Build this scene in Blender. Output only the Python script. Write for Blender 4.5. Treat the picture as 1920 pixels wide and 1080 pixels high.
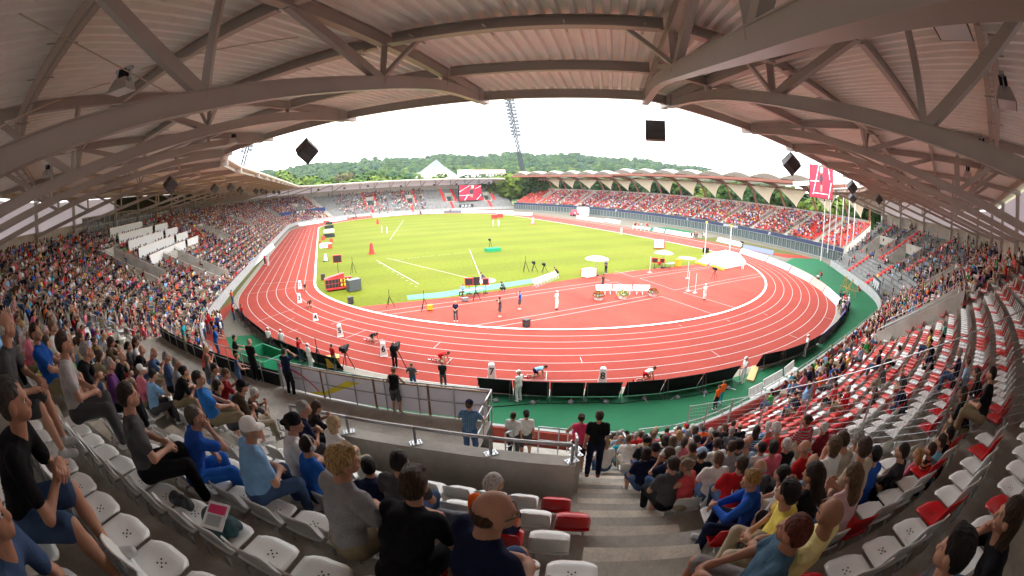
import bpy, math, random
import numpy as np
from mathutils import Vector, Matrix

for _o in list(bpy.data.objects): bpy.data.objects.remove(_o)
SC = bpy.context.scene
COL = SC.collection
R = math.radians
# ------------------------------------------------------------------ camera
CAM = np.array([-32.79, -94.39, 10.91]); YAW, PIT, FPX = -0.4568, -0.2453, 780.67
cd = bpy.data.cameras.new('camera'); cam = bpy.data.objects.new('camera', cd); COL.objects.link(cam)
cam.location = CAM; cam.rotation_euler = (math.pi/2 + PIT, 0, YAW)
cd.type = 'PANO'
for _h in (cd, getattr(cd, 'cycles', None)):
    try:
        _h.panorama_type = 'FISHEYE_EQUISOLID'; _h.fisheye_lens = FPX/1920*36; _h.fisheye_fov = math.pi
    except Exception: pass
cd.sensor_width = 36; cd.sensor_fit = 'HORIZONTAL'; cd.clip_start = .05; cd.clip_end = 6000
SC.camera = cam
# ------------------------------------------------------------------ sky, sun, exposure
W = bpy.data.worlds.new('World'); SC.world = W; W.use_nodes = True
nt = W.node_tree; bg = nt.nodes['Background']
sky = nt.nodes.new('ShaderNodeTexSky'); sky.sky_type = 'NISHITA'; sky.sun_disc = False
SUN_EL, SUN_AZ = R(52), R(200)
sky.sun_elevation = SUN_EL; sky.sun_rotation = SUN_AZ; sky.air_density = 1.0; sky.dust_density = 4; sky.ozone_density = 1
hs = nt.nodes.new('ShaderNodeHueSaturation'); hs.inputs['Saturation'].default_value = .12
hs.inputs['Value'].default_value = 1.0
mx = nt.nodes.new('ShaderNodeMix'); mx.data_type = 'RGBA'; mx.inputs['Factor'].default_value = .75
mx.inputs['B'].default_value = (12.5, 12.6, 12.8, 1)      # the even cloud layer over the clear sky behind it
nt.links.new(sky.outputs[0], hs.inputs['Color']); nt.links.new(hs.outputs[0], mx.inputs['A'])
nt.links.new(mx.outputs['Result'], bg.inputs['Color']); bg.inputs['Strength'].default_value = .12
sl = bpy.data.lights.new('sun', 'SUN'); sl.energy = .7; sl.angle = R(14); sl.color = (1, .96, .9)
so = bpy.data.objects.new('sun', sl); COL.objects.link(so)
_sd = Vector((math.sin(SUN_AZ)*math.cos(SUN_EL), math.cos(SUN_AZ)*math.cos(SUN_EL), math.sin(SUN_EL)))
so.rotation_euler = _sd.to_track_quat('Z', 'Y').to_euler(); so.location = (0, 0, 120)
SC.view_settings.view_transform = 'Standard'; SC.view_settings.look = 'None'
SC.view_settings.gamma = 1; SC.view_settings.exposure = 2.12
SC.cycles.max_bounces = 6; SC.cycles.diffuse_bounces = 4; SC.cycles.glossy_bounces = 2; SC.cycles.transmission_bounces = 4
SC.cycles.caustics_reflective = False; SC.cycles.caustics_refractive = False
try:
    SC.cycles.use_denoising = True; SC.cycles.denoiser = 'OPENIMAGEDENOISE'
except Exception: pass

# ------------------------------------------------------------------ materials
MATS = {}
def _n(m, t, **kw):
    n = m.node_tree.nodes.new(t)
    for k, v in kw.items(): setattr(n, k, v)
    return n
def mat(name, col, rough=.7, metal=0, noise=0, scale=4., bump=0, bscale=None, spec=None, emit=None, alpha=None, stretch=None, grain=0, coat=0):
    if name in MATS: return MATS[name]
    m = bpy.data.materials.new(name); m.use_nodes = True; N = m.node_tree; b = N.nodes['Principled BSDF']
    col = tuple(col) + (1,); b.inputs['Base Color'].default_value = col; b.inputs['Roughness'].default_value = rough
    b.inputs['Metallic'].default_value = metal
    if spec is None and rough>=.65 and not metal: spec=.15
    if spec is not None: b.inputs['Specular IOR Level'].default_value = spec
    if coat: b.inputs['Coat Weight'].default_value = coat; b.inputs['Coat Roughness'].default_value = .15
    if emit: b.inputs['Emission Color'].default_value = tuple(emit[:3]) + (1,); b.inputs['Emission Strength'].default_value = emit[3]
    if alpha is not None: b.inputs['Alpha'].default_value = alpha
    if noise or bump or grain:
        g = _n(m, 'ShaderNodeNewGeometry'); mp = _n(m, 'ShaderNodeMapping')
        N.links.new(g.outputs['Position'], mp.inputs['Vector'])
        if stretch: mp.inputs['Scale'].default_value = stretch
        if noise:
            t = _n(m, 'ShaderNodeTexNoise'); t.inputs['Scale'].default_value = scale; t.inputs['Detail'].default_value = 6; t.inputs['Roughness'].default_value = .62
            N.links.new(mp.outputs[0], t.inputs['Vector'])
            r = _n(m, 'ShaderNodeMapRange'); r.inputs['From Min'].default_value = .3; r.inputs['From Max'].default_value = .7
            r.inputs['To Min'].default_value = 1-noise; r.inputs['To Max'].default_value = 1+noise
            N.links.new(t.outputs['Fac'], r.inputs['Value'])
            x = _n(m, 'ShaderNodeMix', data_type='RGBA', blend_type='MULTIPLY'); x.inputs['Factor'].default_value = 1
            x.inputs['A'].default_value = col; N.links.new(r.outputs[0], x.inputs['B']); last = x.outputs['Result']
            if grain:
                t2 = _n(m, 'ShaderNodeTexNoise'); t2.inputs['Scale'].default_value = scale*14; t2.inputs['Detail'].default_value = 3
                N.links.new(mp.outputs[0], t2.inputs['Vector'])
                r2 = _n(m, 'ShaderNodeMapRange'); r2.inputs['From Min'].default_value = .3; r2.inputs['From Max'].default_value = .7
                r2.inputs['To Min'].default_value = 1-grain; r2.inputs['To Max'].default_value = 1+grain
                N.links.new(t2.outputs['Fac'], r2.inputs['Value'])
                x2 = _n(m, 'ShaderNodeMix', data_type='RGBA', blend_type='MULTIPLY'); x2.inputs['Factor'].default_value = 1
                N.links.new(last, x2.inputs['A']); N.links.new(r2.outputs[0], x2.inputs['B']); last = x2.outputs['Result']
            N.links.new(last, b.inputs['Base Color'])
        if bump:
            t = _n(m, 'ShaderNodeTexNoise'); t.inputs['Scale'].default_value = bscale or scale*8; t.inputs['Detail'].default_value = 5
            N.links.new(mp.outputs[0], t.inputs['Vector'])
            bb = _n(m, 'ShaderNodeBump'); bb.inputs['Strength'].default_value = bump; bb.inputs['Distance'].default_value = .02
            N.links.new(t.outputs['Fac'], bb.inputs['Height']); N.links.new(bb.outputs[0], b.inputs['Normal'])
    MATS[name] = m; return m
def translucent(m,amt,col):
    N=m.node_tree; b=N.nodes['Principled BSDF']; t=_n(m,'ShaderNodeBsdfTranslucent'); t.inputs['Color'].default_value=(*col,1); x=_n(m,'ShaderNodeMixShader'); x.inputs[0].default_value=amt
    N.links.new(b.outputs[0],x.inputs[1]); N.links.new(t.outputs[0],x.inputs[2]); N.links.new(x.outputs[0],N.nodes['Material Output'].inputs['Surface']); return m
def attr_mat(name, prop, rough=.85, bump=.25, kind='OBJECT', noise=.12, spec=.08, pattern=False, strands=False):
    # cloth, skin and hair take their colour from a property of the object that wears them
    if name in MATS: return MATS[name]
    m = bpy.data.materials.new(name); m.use_nodes = True; N = m.node_tree; b = N.nodes['Principled BSDF']
    a = _n(m, 'ShaderNodeAttribute', attribute_type=kind, attribute_name=prop)
    tc = _n(m, 'ShaderNodeTexCoord'); t = _n(m, 'ShaderNodeTexNoise'); t.inputs['Scale'].default_value = 9; t.inputs['Detail'].default_value = 4
    N.links.new(tc.outputs['Object'], t.inputs['Vector'])
    r = _n(m, 'ShaderNodeMapRange'); r.inputs['From Min'].default_value = .3; r.inputs['From Max'].default_value = .7
    r.inputs['To Min'].default_value = 1-noise; r.inputs['To Max'].default_value = 1+noise
    N.links.new(t.outputs['Fac'], r.inputs['Value'])
    x = _n(m, 'ShaderNodeMix', data_type='RGBA', blend_type='MULTIPLY'); x.inputs['Factor'].default_value = 1
    src=a.outputs['Color']
    if pattern:      # stripes or checks woven into some shirts
        sp=_n(m,'ShaderNodeSeparateXYZ'); N.links.new(tc.outputs['Object'],sp.inputs[0]); tot=None
        for ax,pr in (('Z','stripe_z'),('X','stripe_x')):
            q=_n(m,'ShaderNodeMath',operation='MULTIPLY'); q.inputs[1].default_value=130; N.links.new(sp.outputs[ax],q.inputs[0]); w=_n(m,'ShaderNodeMath',operation='SINE'); N.links.new(q.outputs[0],w.inputs[0])
            g=_n(m,'ShaderNodeMath',operation='GREATER_THAN'); g.inputs[1].default_value=.1; N.links.new(w.outputs[0],g.inputs[0]); at=_n(m,'ShaderNodeAttribute',attribute_type='OBJECT',attribute_name=pr); f=_n(m,'ShaderNodeMath',operation='MULTIPLY'); N.links.new(g.outputs[0],f.inputs[0]); N.links.new(at.outputs['Fac'],f.inputs[1])
            if tot is None: tot=f.outputs[0]
            else: ad=_n(m,'ShaderNodeMath',operation='ADD'); N.links.new(tot,ad.inputs[0]); N.links.new(f.outputs[0],ad.inputs[1]); tot=ad.outputs[0]
        c2=_n(m,'ShaderNodeAttribute',attribute_type='OBJECT',attribute_name='second_col'); mm=_n(m,'ShaderNodeMix',data_type='RGBA'); N.links.new(tot,mm.inputs['Factor']); N.links.new(src,mm.inputs['A']); N.links.new(c2.outputs['Color'],mm.inputs['B']); src=mm.outputs['Result']
    N.links.new(src, x.inputs['A']); N.links.new(r.outputs[0], x.inputs['B']); N.links.new(x.outputs['Result'], b.inputs['Base Color'])
    if strands:
        mp=_n(m,'ShaderNodeMapping'); mp.inputs['Scale'].default_value=(1,1,.22); N.links.new(tc.outputs['Object'],mp.inputs['Vector']); N.links.new(mp.outputs[0],t.inputs['Vector']); t.inputs['Scale'].default_value=75; t.inputs['Detail'].default_value=6
    b.inputs['Roughness'].default_value = rough; b.inputs['Specular IOR Level'].default_value = spec
    if bump:
        t2 = _n(m, 'ShaderNodeTexNoise'); t2.inputs['Scale'].default_value = 14; t2.inputs['Detail'].default_value = 3; t2.inputs['Distortion'].default_value = 1.2
        N.links.new(mp.outputs[0] if strands else tc.outputs['Object'], t2.inputs['Vector'])
        if strands: t2.inputs['Scale'].default_value = 110; t2.inputs['Detail'].default_value = 5
        bb = _n(m, 'ShaderNodeBump'); bb.inputs['Strength'].default_value = bump; bb.inputs['Distance'].default_value = .02
        N.links.new(t2.outputs['Fac'], bb.inputs['Height']); N.links.new(bb.outputs[0], b.inputs['Normal'])
    MATS[name] = m; return m

# ------------------------------------------------------------------ object helpers
def tag(o, label=None, cat=None, group=None, kind=None):
    if label: o['label'] = label
    if cat: o['category'] = cat
    if group: o['group'] = group
    if kind: o['kind'] = kind
    return o
def empty(name, loc=(0,0,0), rz=0, parent=None):
    o = bpy.data.objects.new(name, None); COL.objects.link(o); o.location = loc; o.rotation_euler = (0,0,rz); o.empty_display_size = .2
    if parent: o.parent = parent
    return o
def mesh_obj(name, V, F, mats, parent=None, fm=None, smooth=False, loc=None):
    me = bpy.data.meshes.new(name)
    if isinstance(F, np.ndarray):
        nv, nf, w = len(V), len(F), F.shape[1]
        me.vertices.add(nv); me.vertices.foreach_set('co', np.asarray(V, np.float32).ravel())
        me.loops.add(nf*w); me.loops.foreach_set('vertex_index', F.astype(np.int32).ravel())
        me.polygons.add(nf); me.polygons.foreach_set('loop_start', np.arange(0, nf*w, w, dtype=np.int32))
        try: me.polygons.foreach_set('loop_total', np.full(nf, w, np.int32))
        except Exception: pass
    else:
        me.from_pydata([tuple(map(float, v)) for v in V], [], [tuple(f) for f in F])
    if not isinstance(mats, (list, tuple)): mats = [mats]
    for m in mats: me.materials.append(m)
    if fm is not None: me.polygons.foreach_set('material_index', np.asarray(fm, np.int32))
    me.update(calc_edges=True)
    if smooth: me.polygons.foreach_set('use_smooth', np.ones(len(me.polygons), bool))
    o = bpy.data.objects.new(name, me); COL.objects.link(o)
    if parent: o.parent = parent
    if loc is not None: o.location = loc
    return o
class MB:
    """collects simple solids; build() links them as one mesh object"""
    def __init__(s): s.V=[]; s.F=[]; s.M=[]; s.m=0
    def add(s, V, F, m=None):
        n=len(s.V); s.V += [tuple(map(float, v)) for v in V]; s.F += [tuple(i+n for i in f) for f in F]; s.M += [s.m if m is None else m]*len(F)
    def box(s, a, b, m=None):
        (x0,y0,z0),(x1,y1,z1)=a,b
        s.add([(x0,y0,z0),(x1,y0,z0),(x1,y1,z0),(x0,y1,z0),(x0,y0,z1),(x1,y0,z1),(x1,y1,z1),(x0,y1,z1)],
              [(0,3,2,1),(4,5,6,7),(0,1,5,4),(1,2,6,5),(2,3,7,6),(3,0,4,7)], m)
    def obox(s, c, sx, sy, sz, rz=0, m=None):
        ca,sa=math.cos(rz),math.sin(rz); V=[]
        for z in (0,sz):
            for x,y in ((-sx/2,-sy/2),(sx/2,-sy/2),(sx/2,sy/2),(-sx/2,sy/2)): V.append((c[0]+x*ca-y*sa, c[1]+x*sa+y*ca, c[2]+z))
        s.add(V, [(0,3,2,1),(4,5,6,7),(0,1,5,4),(1,2,6,5),(2,3,7,6),(3,0,4,7)], m)
    def beam(s, a, b, w, h, up=(0,0,1), m=None):
        a=np.array(a,float); b=np.array(b,float); d=b-a; L=np.linalg.norm(d)
        if L<1e-6: return
        d/=L; up=np.array(up,float); x=np.cross(d,up)
        if np.linalg.norm(x)<1e-3: x=np.cross(d,(1,0,0))
        x/=np.linalg.norm(x); u=np.cross(x,d); V=[]
        for p in (a,b):
            for i,j in ((-1,-1),(1,-1),(1,1),(-1,1)): V.append(p+x*i*w/2+u*j*h/2)
        s.add(V, [(0,1,2,3),(7,6,5,4),(0,4,5,1),(1,5,6,2),(2,6,7,3),(3,7,4,0)], m)
    def ibeam(s, a, b, w, h, t=.02, m=None):
        a=np.array(a,float); b=np.array(b,float); u=np.array((0,0,1.))
        s.beam(a,b,t,h-2*t,m=m); s.beam(a+u*(h/2-t/2),b+u*(h/2-t/2),w,t,m=m); s.beam(a-u*(h/2-t/2),b-u*(h/2-t/2),w,t,m=m)
    def tube(s, a, b, r, n=8, r2=None, m=None, cap=True):
        a=np.array(a,float); b=np.array(b,float); d=b-a; L=np.linalg.norm(d)
        if L<1e-6: return
        d/=L; x=np.cross(d,(0,0,1.)); 
        if np.linalg.norm(x)<1e-3: x=np.array((1.,0,0))
        x/=np.linalg.norm(x); y=np.cross(d,x); r2=r if r2 is None else r2; V=[]
        for p,q in ((a,r),(b,r2)):
            for i in range(n):
                t=2*math.pi*i/n; V.append(p+(x*math.cos(t)+y*math.sin(t))*q)
        F=[(i,(i+1)%n,n+(i+1)%n,n+i) for i in range(n)]
        if cap: F+= [tuple(range(n-1,-1,-1)), tuple(range(n,2*n))]
        s.add(V,F,m)
    def path(s, pts, r, n=8, m=None):
        for p,q in zip(pts[:-1],pts[1:]): s.tube(p,q,r,n,m=m)
    def lathe(s, c, prof, n=16, m=None):
        V=[]; F=[]; 
        for r,z in prof:
            for i in range(n): t=2*math.pi*i/n; V.append((c[0]+r*math.cos(t),c[1]+r*math.sin(t),c[2]+z))
        for j in range(len(prof)-1):
            for i in range(n): F.append((j*n+i,j*n+(i+1)%n,(j+1)*n+(i+1)%n,(j+1)*n+i))
        s.add(V,F+[tuple(range(n-1,-1,-1)),tuple((len(prof)-1)*n+i for i in range(n))],m)
    def quad(s, a, b, c, d, m=None): s.add([a,b,c,d],[(0,1,2,3)],m)
    def slab(s, P, z0, z1, m=None):
        # closed prism on plan polygon P (counter-clockwise), z0/z1 numbers or per-vertex lists
        n=len(P); A=z0 if hasattr(z0,'__len__') else [z0]*n; B=z1 if hasattr(z1,'__len__') else [z1]*n
        V=[(p[0],p[1],a) for p,a in zip(P,A)]+[(p[0],p[1],b) for p,b in zip(P,B)]
        s.add(V,[tuple(range(n-1,-1,-1)),tuple(range(n,2*n))]+[(i,(i+1)%n,n+(i+1)%n,n+i) for i in range(n)],m)
    def build(s, name, mats, parent=None, smooth=False, loc=None):
        return mesh_obj(name, s.V, s.F, mats, parent, s.M, smooth, loc)
def children(o, L=[]): return [c for c in ALLCH.get(o.name, [])]
def copy_tree(o, parent=None):
    c=o.copy(); COL.objects.link(c); c.parent=parent
    for ch in o.children: copy_tree(ch, c)
    return c
def text_mesh(txt, size, name, m, parent=None, loc=(0,0,0), rot=(0,0,0), depth=.004, bold=False):
    cu=bpy.data.curves.new(name,'FONT'); cu.body=txt; cu.size=size; cu.align_x='CENTER'; cu.align_y='CENTER'; cu.extrude=depth; cu.resolution_u=3
    if bold: cu.offset=size*.02
    tmp=bpy.data.objects.new(name,cu); COL.objects.link(tmp)
    dg=bpy.context.evaluated_depsgraph_get(); me=bpy.data.meshes.new_from_object(tmp.evaluated_get(dg)); bpy.data.objects.remove(tmp)
    me.name=name; me.materials.clear(); me.materials.append(m)
    o=bpy.data.objects.new(name,me); COL.objects.link(o); o.location=loc; o.rotation_euler=rot
    if parent: o.parent=parent
    return o
# ------------------------------------------------------------------ people: bodies grown as one smooth surface from tapered limbs
def surf_nets(fn, lo, hi, h):
    lo=np.array(lo,float); hi=np.array(hi,float); n=np.ceil((hi-lo)/h).astype(int)+1
    ax=[lo[i]+h*np.arange(n[i]) for i in range(3)]
    G=np.stack(np.meshgrid(*ax,indexing='ij'),-1).astype(np.float32)
    D=fn(G.reshape(-1,3)).reshape(n).astype(np.float32)
    ins=D<0; nx,ny,nz=n-1
    c=[D[i:nx+i,j:ny+j,k:nz+k] for i in (0,1) for j in (0,1) for k in (0,1)]
    s=sum((x<0).astype(np.int8) for x in c); act=(s>0)&(s<8)
    I=np.argwhere(act); idx=-np.ones(act.shape,np.int32); idx[act]=np.arange(len(I))
    V=np.zeros((len(I),3)); W_=np.zeros(len(I)); off=[(i,j,k) for i in (0,1) for j in (0,1) for k in (0,1)]
    val=np.stack([x[act] for x in c],1)
    for a in range(8):
        for b in range(a+1,8):
            if sum(x!=y for x,y in zip(off[a],off[b]))!=1: continue
            va,vb=val[:,a],val[:,b]; m=(va<0)!=(vb<0); t=np.where(m,va/np.where(m,va-vb,1),0)
            p=np.array(off[a])[None]*(1-t[:,None])+np.array(off[b])[None]*t[:,None]
            V+=np.where(m[:,None],p,0); W_+=m
    V=lo+(I+V/np.maximum(W_,1)[:,None])*h
    Q=[]
    for ax_ in range(3):
        sl0=[slice(1,-1)]*3; sl0[ax_]=slice(0,-1); sl1=[slice(1,-1)]*3; sl1[ax_]=slice(1,None)
        A=ins[tuple(sl0)]; B=ins[tuple(sl1)]; ch=A!=B; e=np.argwhere(ch); 
        if not len(e): continue
        e=e+1; e[:,ax_]-=1
        u,v=[(1,2),(2,0),(0,1)][ax_]; du=np.zeros(3,int); dv=np.zeros(3,int); du[u]=1; dv[v]=1
        q=np.stack([idx[tuple((e-du-dv).T)],idx[tuple((e-dv).T)],idx[tuple(e.T)],idx[tuple((e-du).T)]],1)
        fl=~A[ch]; q[fl]=q[fl][:,::-1]; Q.append(q)
    return V,np.vstack(Q)
def cone(P,a,b,ra,rb,flat=None):
    a=np.array(a,np.float32); b=np.array(b,np.float32); ab=b-a; w=P-a
    t=np.clip(w@ab/max(float(ab@ab),1e-9),0,1); d=w-t[:,None]*ab
    if flat is not None:      # flattened limb: wider along direction flat[0] by factor flat[1]
        u=np.array(flat[0],np.float32); s=(d@u); d=d-np.outer(s,u)*(1-1/flat[1])
    return np.sqrt((d*d).sum(1))-(ra+(rb-ra)*t)
def ell(P,c,r):
    r=np.array(r,np.float32); q=(P-np.array(c,np.float32))/r; k=np.sqrt((q*q).sum(1)); return (k-1)*r.min()
def smin(a,b,k): h=np.clip(.5+.5*(b-a)/k,0,1); return b+(a-b)*h-k*h*(1-h)
def ik(a,c,l1,l2,pole):
    a=np.array(a,float); c=np.array(c,float); d=c-a; L=np.linalg.norm(d); 
    if L>(l1+l2)*.999: c=a+d/L*(l1+l2)*.999; d=c-a; L=np.linalg.norm(d)
    u=d/L; x=(l1*l1-l2*l2+L*L)/(2*L); h=math.sqrt(max(l1*l1-x*x,0)); p=np.array(pole,float); p=p-u*(p@u); p/=np.linalg.norm(p)+1e-9
    return a+u*x+p*h, c
def field(prims,k):
    def f(P):
        d=None
        for q in prims:
            e=cone(P,*q[1:]) if q[0]=='c' else ell(P,*q[1:])
            d=e if d is None else smin(d,e,k)
        return d
    return f
def bounds(prims):
    L=[];H=[]
    for q in prims:
        if q[0]=='c': r=max(q[3],q[4])*(q[5][1] if len(q)>5 and q[5] else 1)+.02; L+= [np.array(q[1])-r,np.array(q[2])-r]; H+=[np.array(q[1])+r,np.array(q[2])+r]
        else: L.append(np.array(q[1])-np.array(q[2])-.02); H.append(np.array(q[1])+np.array(q[2])+.02)
    return np.min(L,0)-.02,np.max(H,0)+.02
def grow(prims,h,k=.03):
    lo,hi=bounds(prims); return surf_nets(field(prims,k),lo,hi,h)
def rotm(yaw,pitch,roll=0):
    return np.array(Matrix.Rotation(yaw,3,'Z')@Matrix.Rotation(pitch,3,'X')@Matrix.Rotation(roll,3,'Y'))
# head in its own frame: origin at the base of the skull, +Y is the face
def head_mesh(h):
    P=[('e',(0,-.005,.115),(.076,.094,.098)),('e',(0,.035,.055),(.056,.062,.062)),('e',(0,.07,.02),(.03,.03,.026)),
       ('c',(0,.088,.10),(0,.108,.066),.010,.016),('e',(-.078,-.002,.082),(.012,.024,.034)),('e',(.078,-.002,.082),(.012,.024,.034)),
       ('c',(-.03,.084,.108),(.03,.084,.108),.014,.014),('c',(-.018,.092,.036),(.018,.092,.036),.009,.009),('c',(0,-.02,.05),(0,-.035,-.05),.052,.056)]
    lo,hi=bounds(P); f=field(P,.018)
    def g(X):
        d=f(X)
        for s in (-1,1): d=np.maximum(d,-(np.linalg.norm(X-np.array((s*.030,.100,.092),np.float32),axis=1)-.014)*1.0)
        return d
    return surf_nets(g,lo,hi,h)
def hair_prims(style):
    if style=='short': return [('e',(0,-.018,.134),(.085,.098,.092)),('e',(0,-.05,.085),(.076,.064,.07))]
    if style=='mop': return [('e',(0,-.014,.136),(.089,.103,.096)),('e',(0,-.05,.085),(.080,.066,.074)),('c',(-.04,.05,.19),(.04,.055,.19),.025,.025)]
    if style=='fringe': return [('e',(0,-.045,.095),(.083,.062,.058))]
    if style=='long': return [('e',(0,-.015,.132),(.09,.10,.096)),('c',(0,-.06,.09),(0,-.085,-.14),.075,.06,((1,0,0),1.35)),('c',(0,-.07,-.1),(0,-.08,-.26),.055,.02,((1,0,0),1.6))]
    if style=='bob': return [('e',(0,-.015,.132),(.093,.104,.096)),('c',(-.045,-.03,.09),(-.05,-.04,.0),.05,.04),('c',(.045,-.03,.09),(.05,-.04,.0),.05,.04),('c',(0,-.06,.09),(0,-.062,.01),.055,.05)]
    if style=='bun': return [('e',(0,-.018,.132),(.084,.098,.092)),('e',(0,-.05,.085),(.074,.06,.066)),('e',(0,-.115,.15),(.04,.036,.04))]
    if style=='tail': return [('e',(0,-.018,.132),(.084,.098,.092)),('e',(0,-.05,.085),(.074,.06,.066)),('c',(0,-.11,.13),(0,-.15,-.08),.032,.018)]
def hair_mesh(style,h):
    P=hair_prims(style); lo,hi=bounds(P); f=field(P,.03); rs=np.random.RandomState(len(style)); ph=rs.rand(6)*6
    def g(X):
        d=f(X)+.0022*np.sin(X[:,0]*60+ph[0]+4*np.sin(X[:,2]*17+X[:,1]*25))*np.sin(X[:,2]*27+ph[1]+X[:,1]*31)+.0022*np.sin(X[:,0]*210+X[:,1]*60+ph[2]+3*np.sin(X[:,2]*20))
        # open the face and the ears
        face=np.minimum(.055-X[:,1]+np.maximum(X[:,2]-.125,0)*1.9, 1)
        if style in('long','bob'): return np.maximum(d, -face)
        d=np.maximum(d,-face); ear=np.maximum(np.maximum(.015+X[:,1]*-1-.035,0)*0+X[:,2]*-1+.07+np.where(X[:,1]<-.03,-.045,.012),-.2)
        return np.maximum(d, ear)
    return surf_nets(g,lo,hi,h)
def hand_prims(W,E,fold,side,k=.0095):
    # W wrist, E elbow; fingers continue the forearm, bent by 'fold' about the palm
    W=np.array(W,float); u=W-np.array(E,float); u/=np.linalg.norm(u); up=np.array(fold,float); up=up-u*(up@u); up/=np.linalg.norm(up)+1e-9
    x=np.cross(u,up)*side; P=[('c',W,W+u*.035,.026,.027,(x,1.15)),('c',W+u*.035,W+u*.085,.022,.020,(x,1.7))]
    c=[]
    for i,(o,L) in enumerate(((-.030,.068),(-.010,.078),(.010,.072),(.029,.056))):
        b=W+u*.092+x*o; m=b+(u*.8+up*.6)*L*.52; e=m+(u*.15+up*1.)*L*.48
        c+= [('c',b,m,k,k*.92),('c',m,e,k*.92,k*.8)]
    b=W+u*.03-x*.032; m=b+(u*.7-x*.55+up*.3)*.042; e=m+(u*.8+up*.5)*.03
    c+=[('c',b,m,k*1.25,k*1.1),('c',m,e,k*1.1,k*.9)]
    return P,c
def figure(pose, h=.015, hh=.008, sleeves='short', legs='long', hands=True):
    """meshes of one posed person: dict part -> (V,F). pose gives joints in metres, +Y forward"""
    j=pose; HP=np.array(j['pelvis'],float); CH=np.array(j['chest'],float); NK=np.array(j['neck'],float)
    up=CH-HP; up/=np.linalg.norm(up); lat=np.array(j.get('lat',(1,0,0)),float); f=np.cross(up,lat)*-1
    out={}; skin=[]; shirt=[]; pants=[]; shoes=[]; fing=[]
    wid=j.get('w',1.)
    sh={s:NK-up*.055+lat*s*.172*wid for s in (-1,1)}; hp={s:HP+lat*s*.09 for s in (-1,1)}
    shirt+=[('c',HP+up*.02,CH-up*.05,.118*wid,.112*wid,(lat,1.42)),('c',CH-up*.06,CH+up*.07,.118*wid,.105*wid,(lat,1.6)),('c',sh[-1]+lat*.03,sh[1]-lat*.03,.066,.066),('c',CH+up*.08,NK-up*.01,.09,.062,(lat,1.3))]
    if j.get('belly'): shirt.append(('e',HP+up*.16+np.cross(up,lat)*0+np.array(j.get('fwd',(0,1,0)))*.05,(.16*wid,.14,.16)))
    pants+=[('c',HP-up*.03,HP+up*.05,.118*wid,.112*wid,(lat,1.42))]
    skin+=[('c',CH+up*.05,NK,.07,.055),('c',NK-up*.02,np.array(j['head'],float)+(NK-np.array(j['head'],float))*.2,.056,.052)]
    for s in (-1,1):
        w=np.array(j['wrist'][s],float); e,w=ik(sh[s],w,.285,.255,j['epole'][s])
        skin+=[('c',sh[s],e,.048,.038),('c',e,w,.039,.025)]
        if hands:
            p,c=hand_prims(w,e,j.get('fold',{-1:(0,0,-1),1:(0,0,-1)})[s],s); skin+=p; fing+=c
        else: skin.append(('c',w,w+(w-e)/np.linalg.norm(w-e)*.09,.03,.022))
        if sleeves=='short': m=sh[s]+(e-sh[s])*.62; shirt+=[('c',sh[s],m,.066,.060)]
        elif sleeves=='long': shirt+=[('c',sh[s],e,.066,.054),('c',e,w,.053,.037)]
        elif sleeves=='none': pass
        a=np.array(j['ankle'][s],float); k_,a=ik(hp[s],a,.43,.42,j['kpole'][s]); tdir=np.array(j.get('toe',{-1:(0,1,-.15),1:(0,1,-.15)})[s],float); tdir/=np.linalg.norm(tdir)
        skin+=[('c',hp[s],k_,.078,.056),('c',k_,k_+(a-k_)*.35,.056,.058),('c',k_+(a-k_)*.35,a,.058,.036)]
        if legs=='long': pants+=[('c',hp[s],k_,.098,.072),('c',k_,a+(k_-a)*.06,.072,.06)]
        else: m=hp[s]+(k_-hp[s])*(.92 if legs=='short' else .45); pants+=[('c',hp[s],m,.098,.082)]
        sole=np.array((0,0,-.045)); shoes+=[('c',a+sole-tdir*.04,a+sole+tdir*.14,.043,.036,(np.cross(tdir,(0,0,1)),1.15)),('c',a+sole*.2,a+sole+tdir*.02,.042,.042)]
    V,F=grow(skin,h,.028); parts=[(V,F,0)]
    if hands:
        for c in (fing[:len(fing)//2],fing[len(fing)//2:]):
            v,q=grow(c,.0055 if h<.02 else .012,.004); parts.append((v,q,0))
    H=np.array(j['head'],float); M=rotm(*j.get('look',(0,0)))
    hv,hf=HEAD[hh]; parts.append((hv@M.T+H,hf,0))
    for s in (-1,1):
        v,q=EYE; parts.append(((v*.0112+np.array((s*.030,.083,.092)))@M.T+H,q,1))
        parts.append(((v*.006+np.array((s*.030,.0935,.092)))@M.T+H,q,2))
    n=0; VV=[];FF=[];MM=[]
    for v,q,m in parts: VV.append(v); FF.append(q+n); MM+= [m]*len(q); n+=len(v)
    out['body']=(np.vstack(VV),np.vstack(FF),MM)
    ph=random.random()*6
    def wr(prims,k,a):
        lo,hi=bounds(prims); g=field(prims,k)
        return surf_nets(lambda X:g(X)+a*np.sin(X[:,2]*42+5*np.sin(X[:,0]*11+ph)+3*X[:,1]*9)*np.sin(X[:,0]*23+ph),lo,hi,h)
    out['shirt']=wr(shirt,.035,.0035); out['trousers']=wr(pants,.03,.003); out['shoes']=grow(shoes,min(h,.012),.012)
    out['_H']=H; out['_M']=M
    return out
_ico=np.array([(math.sin(a)*math.cos(b),math.sin(a)*math.sin(b),math.cos(a)) for a in np.linspace(0,math.pi,7) for b in np.linspace(0,2*math.pi,9)[:-1]])
EYE=(_ico,np.array([(i*8+j,(i+1)*8+j,(i+1)*8+(j+1)%8,i*8+(j+1)%8) for i in range(6) for j in range(8)]))
HEAD={.007:head_mesh(.007)}; HEAD[.008]=HEAD[.007]; HEAD[.03]=head_mesh(.03)
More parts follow.
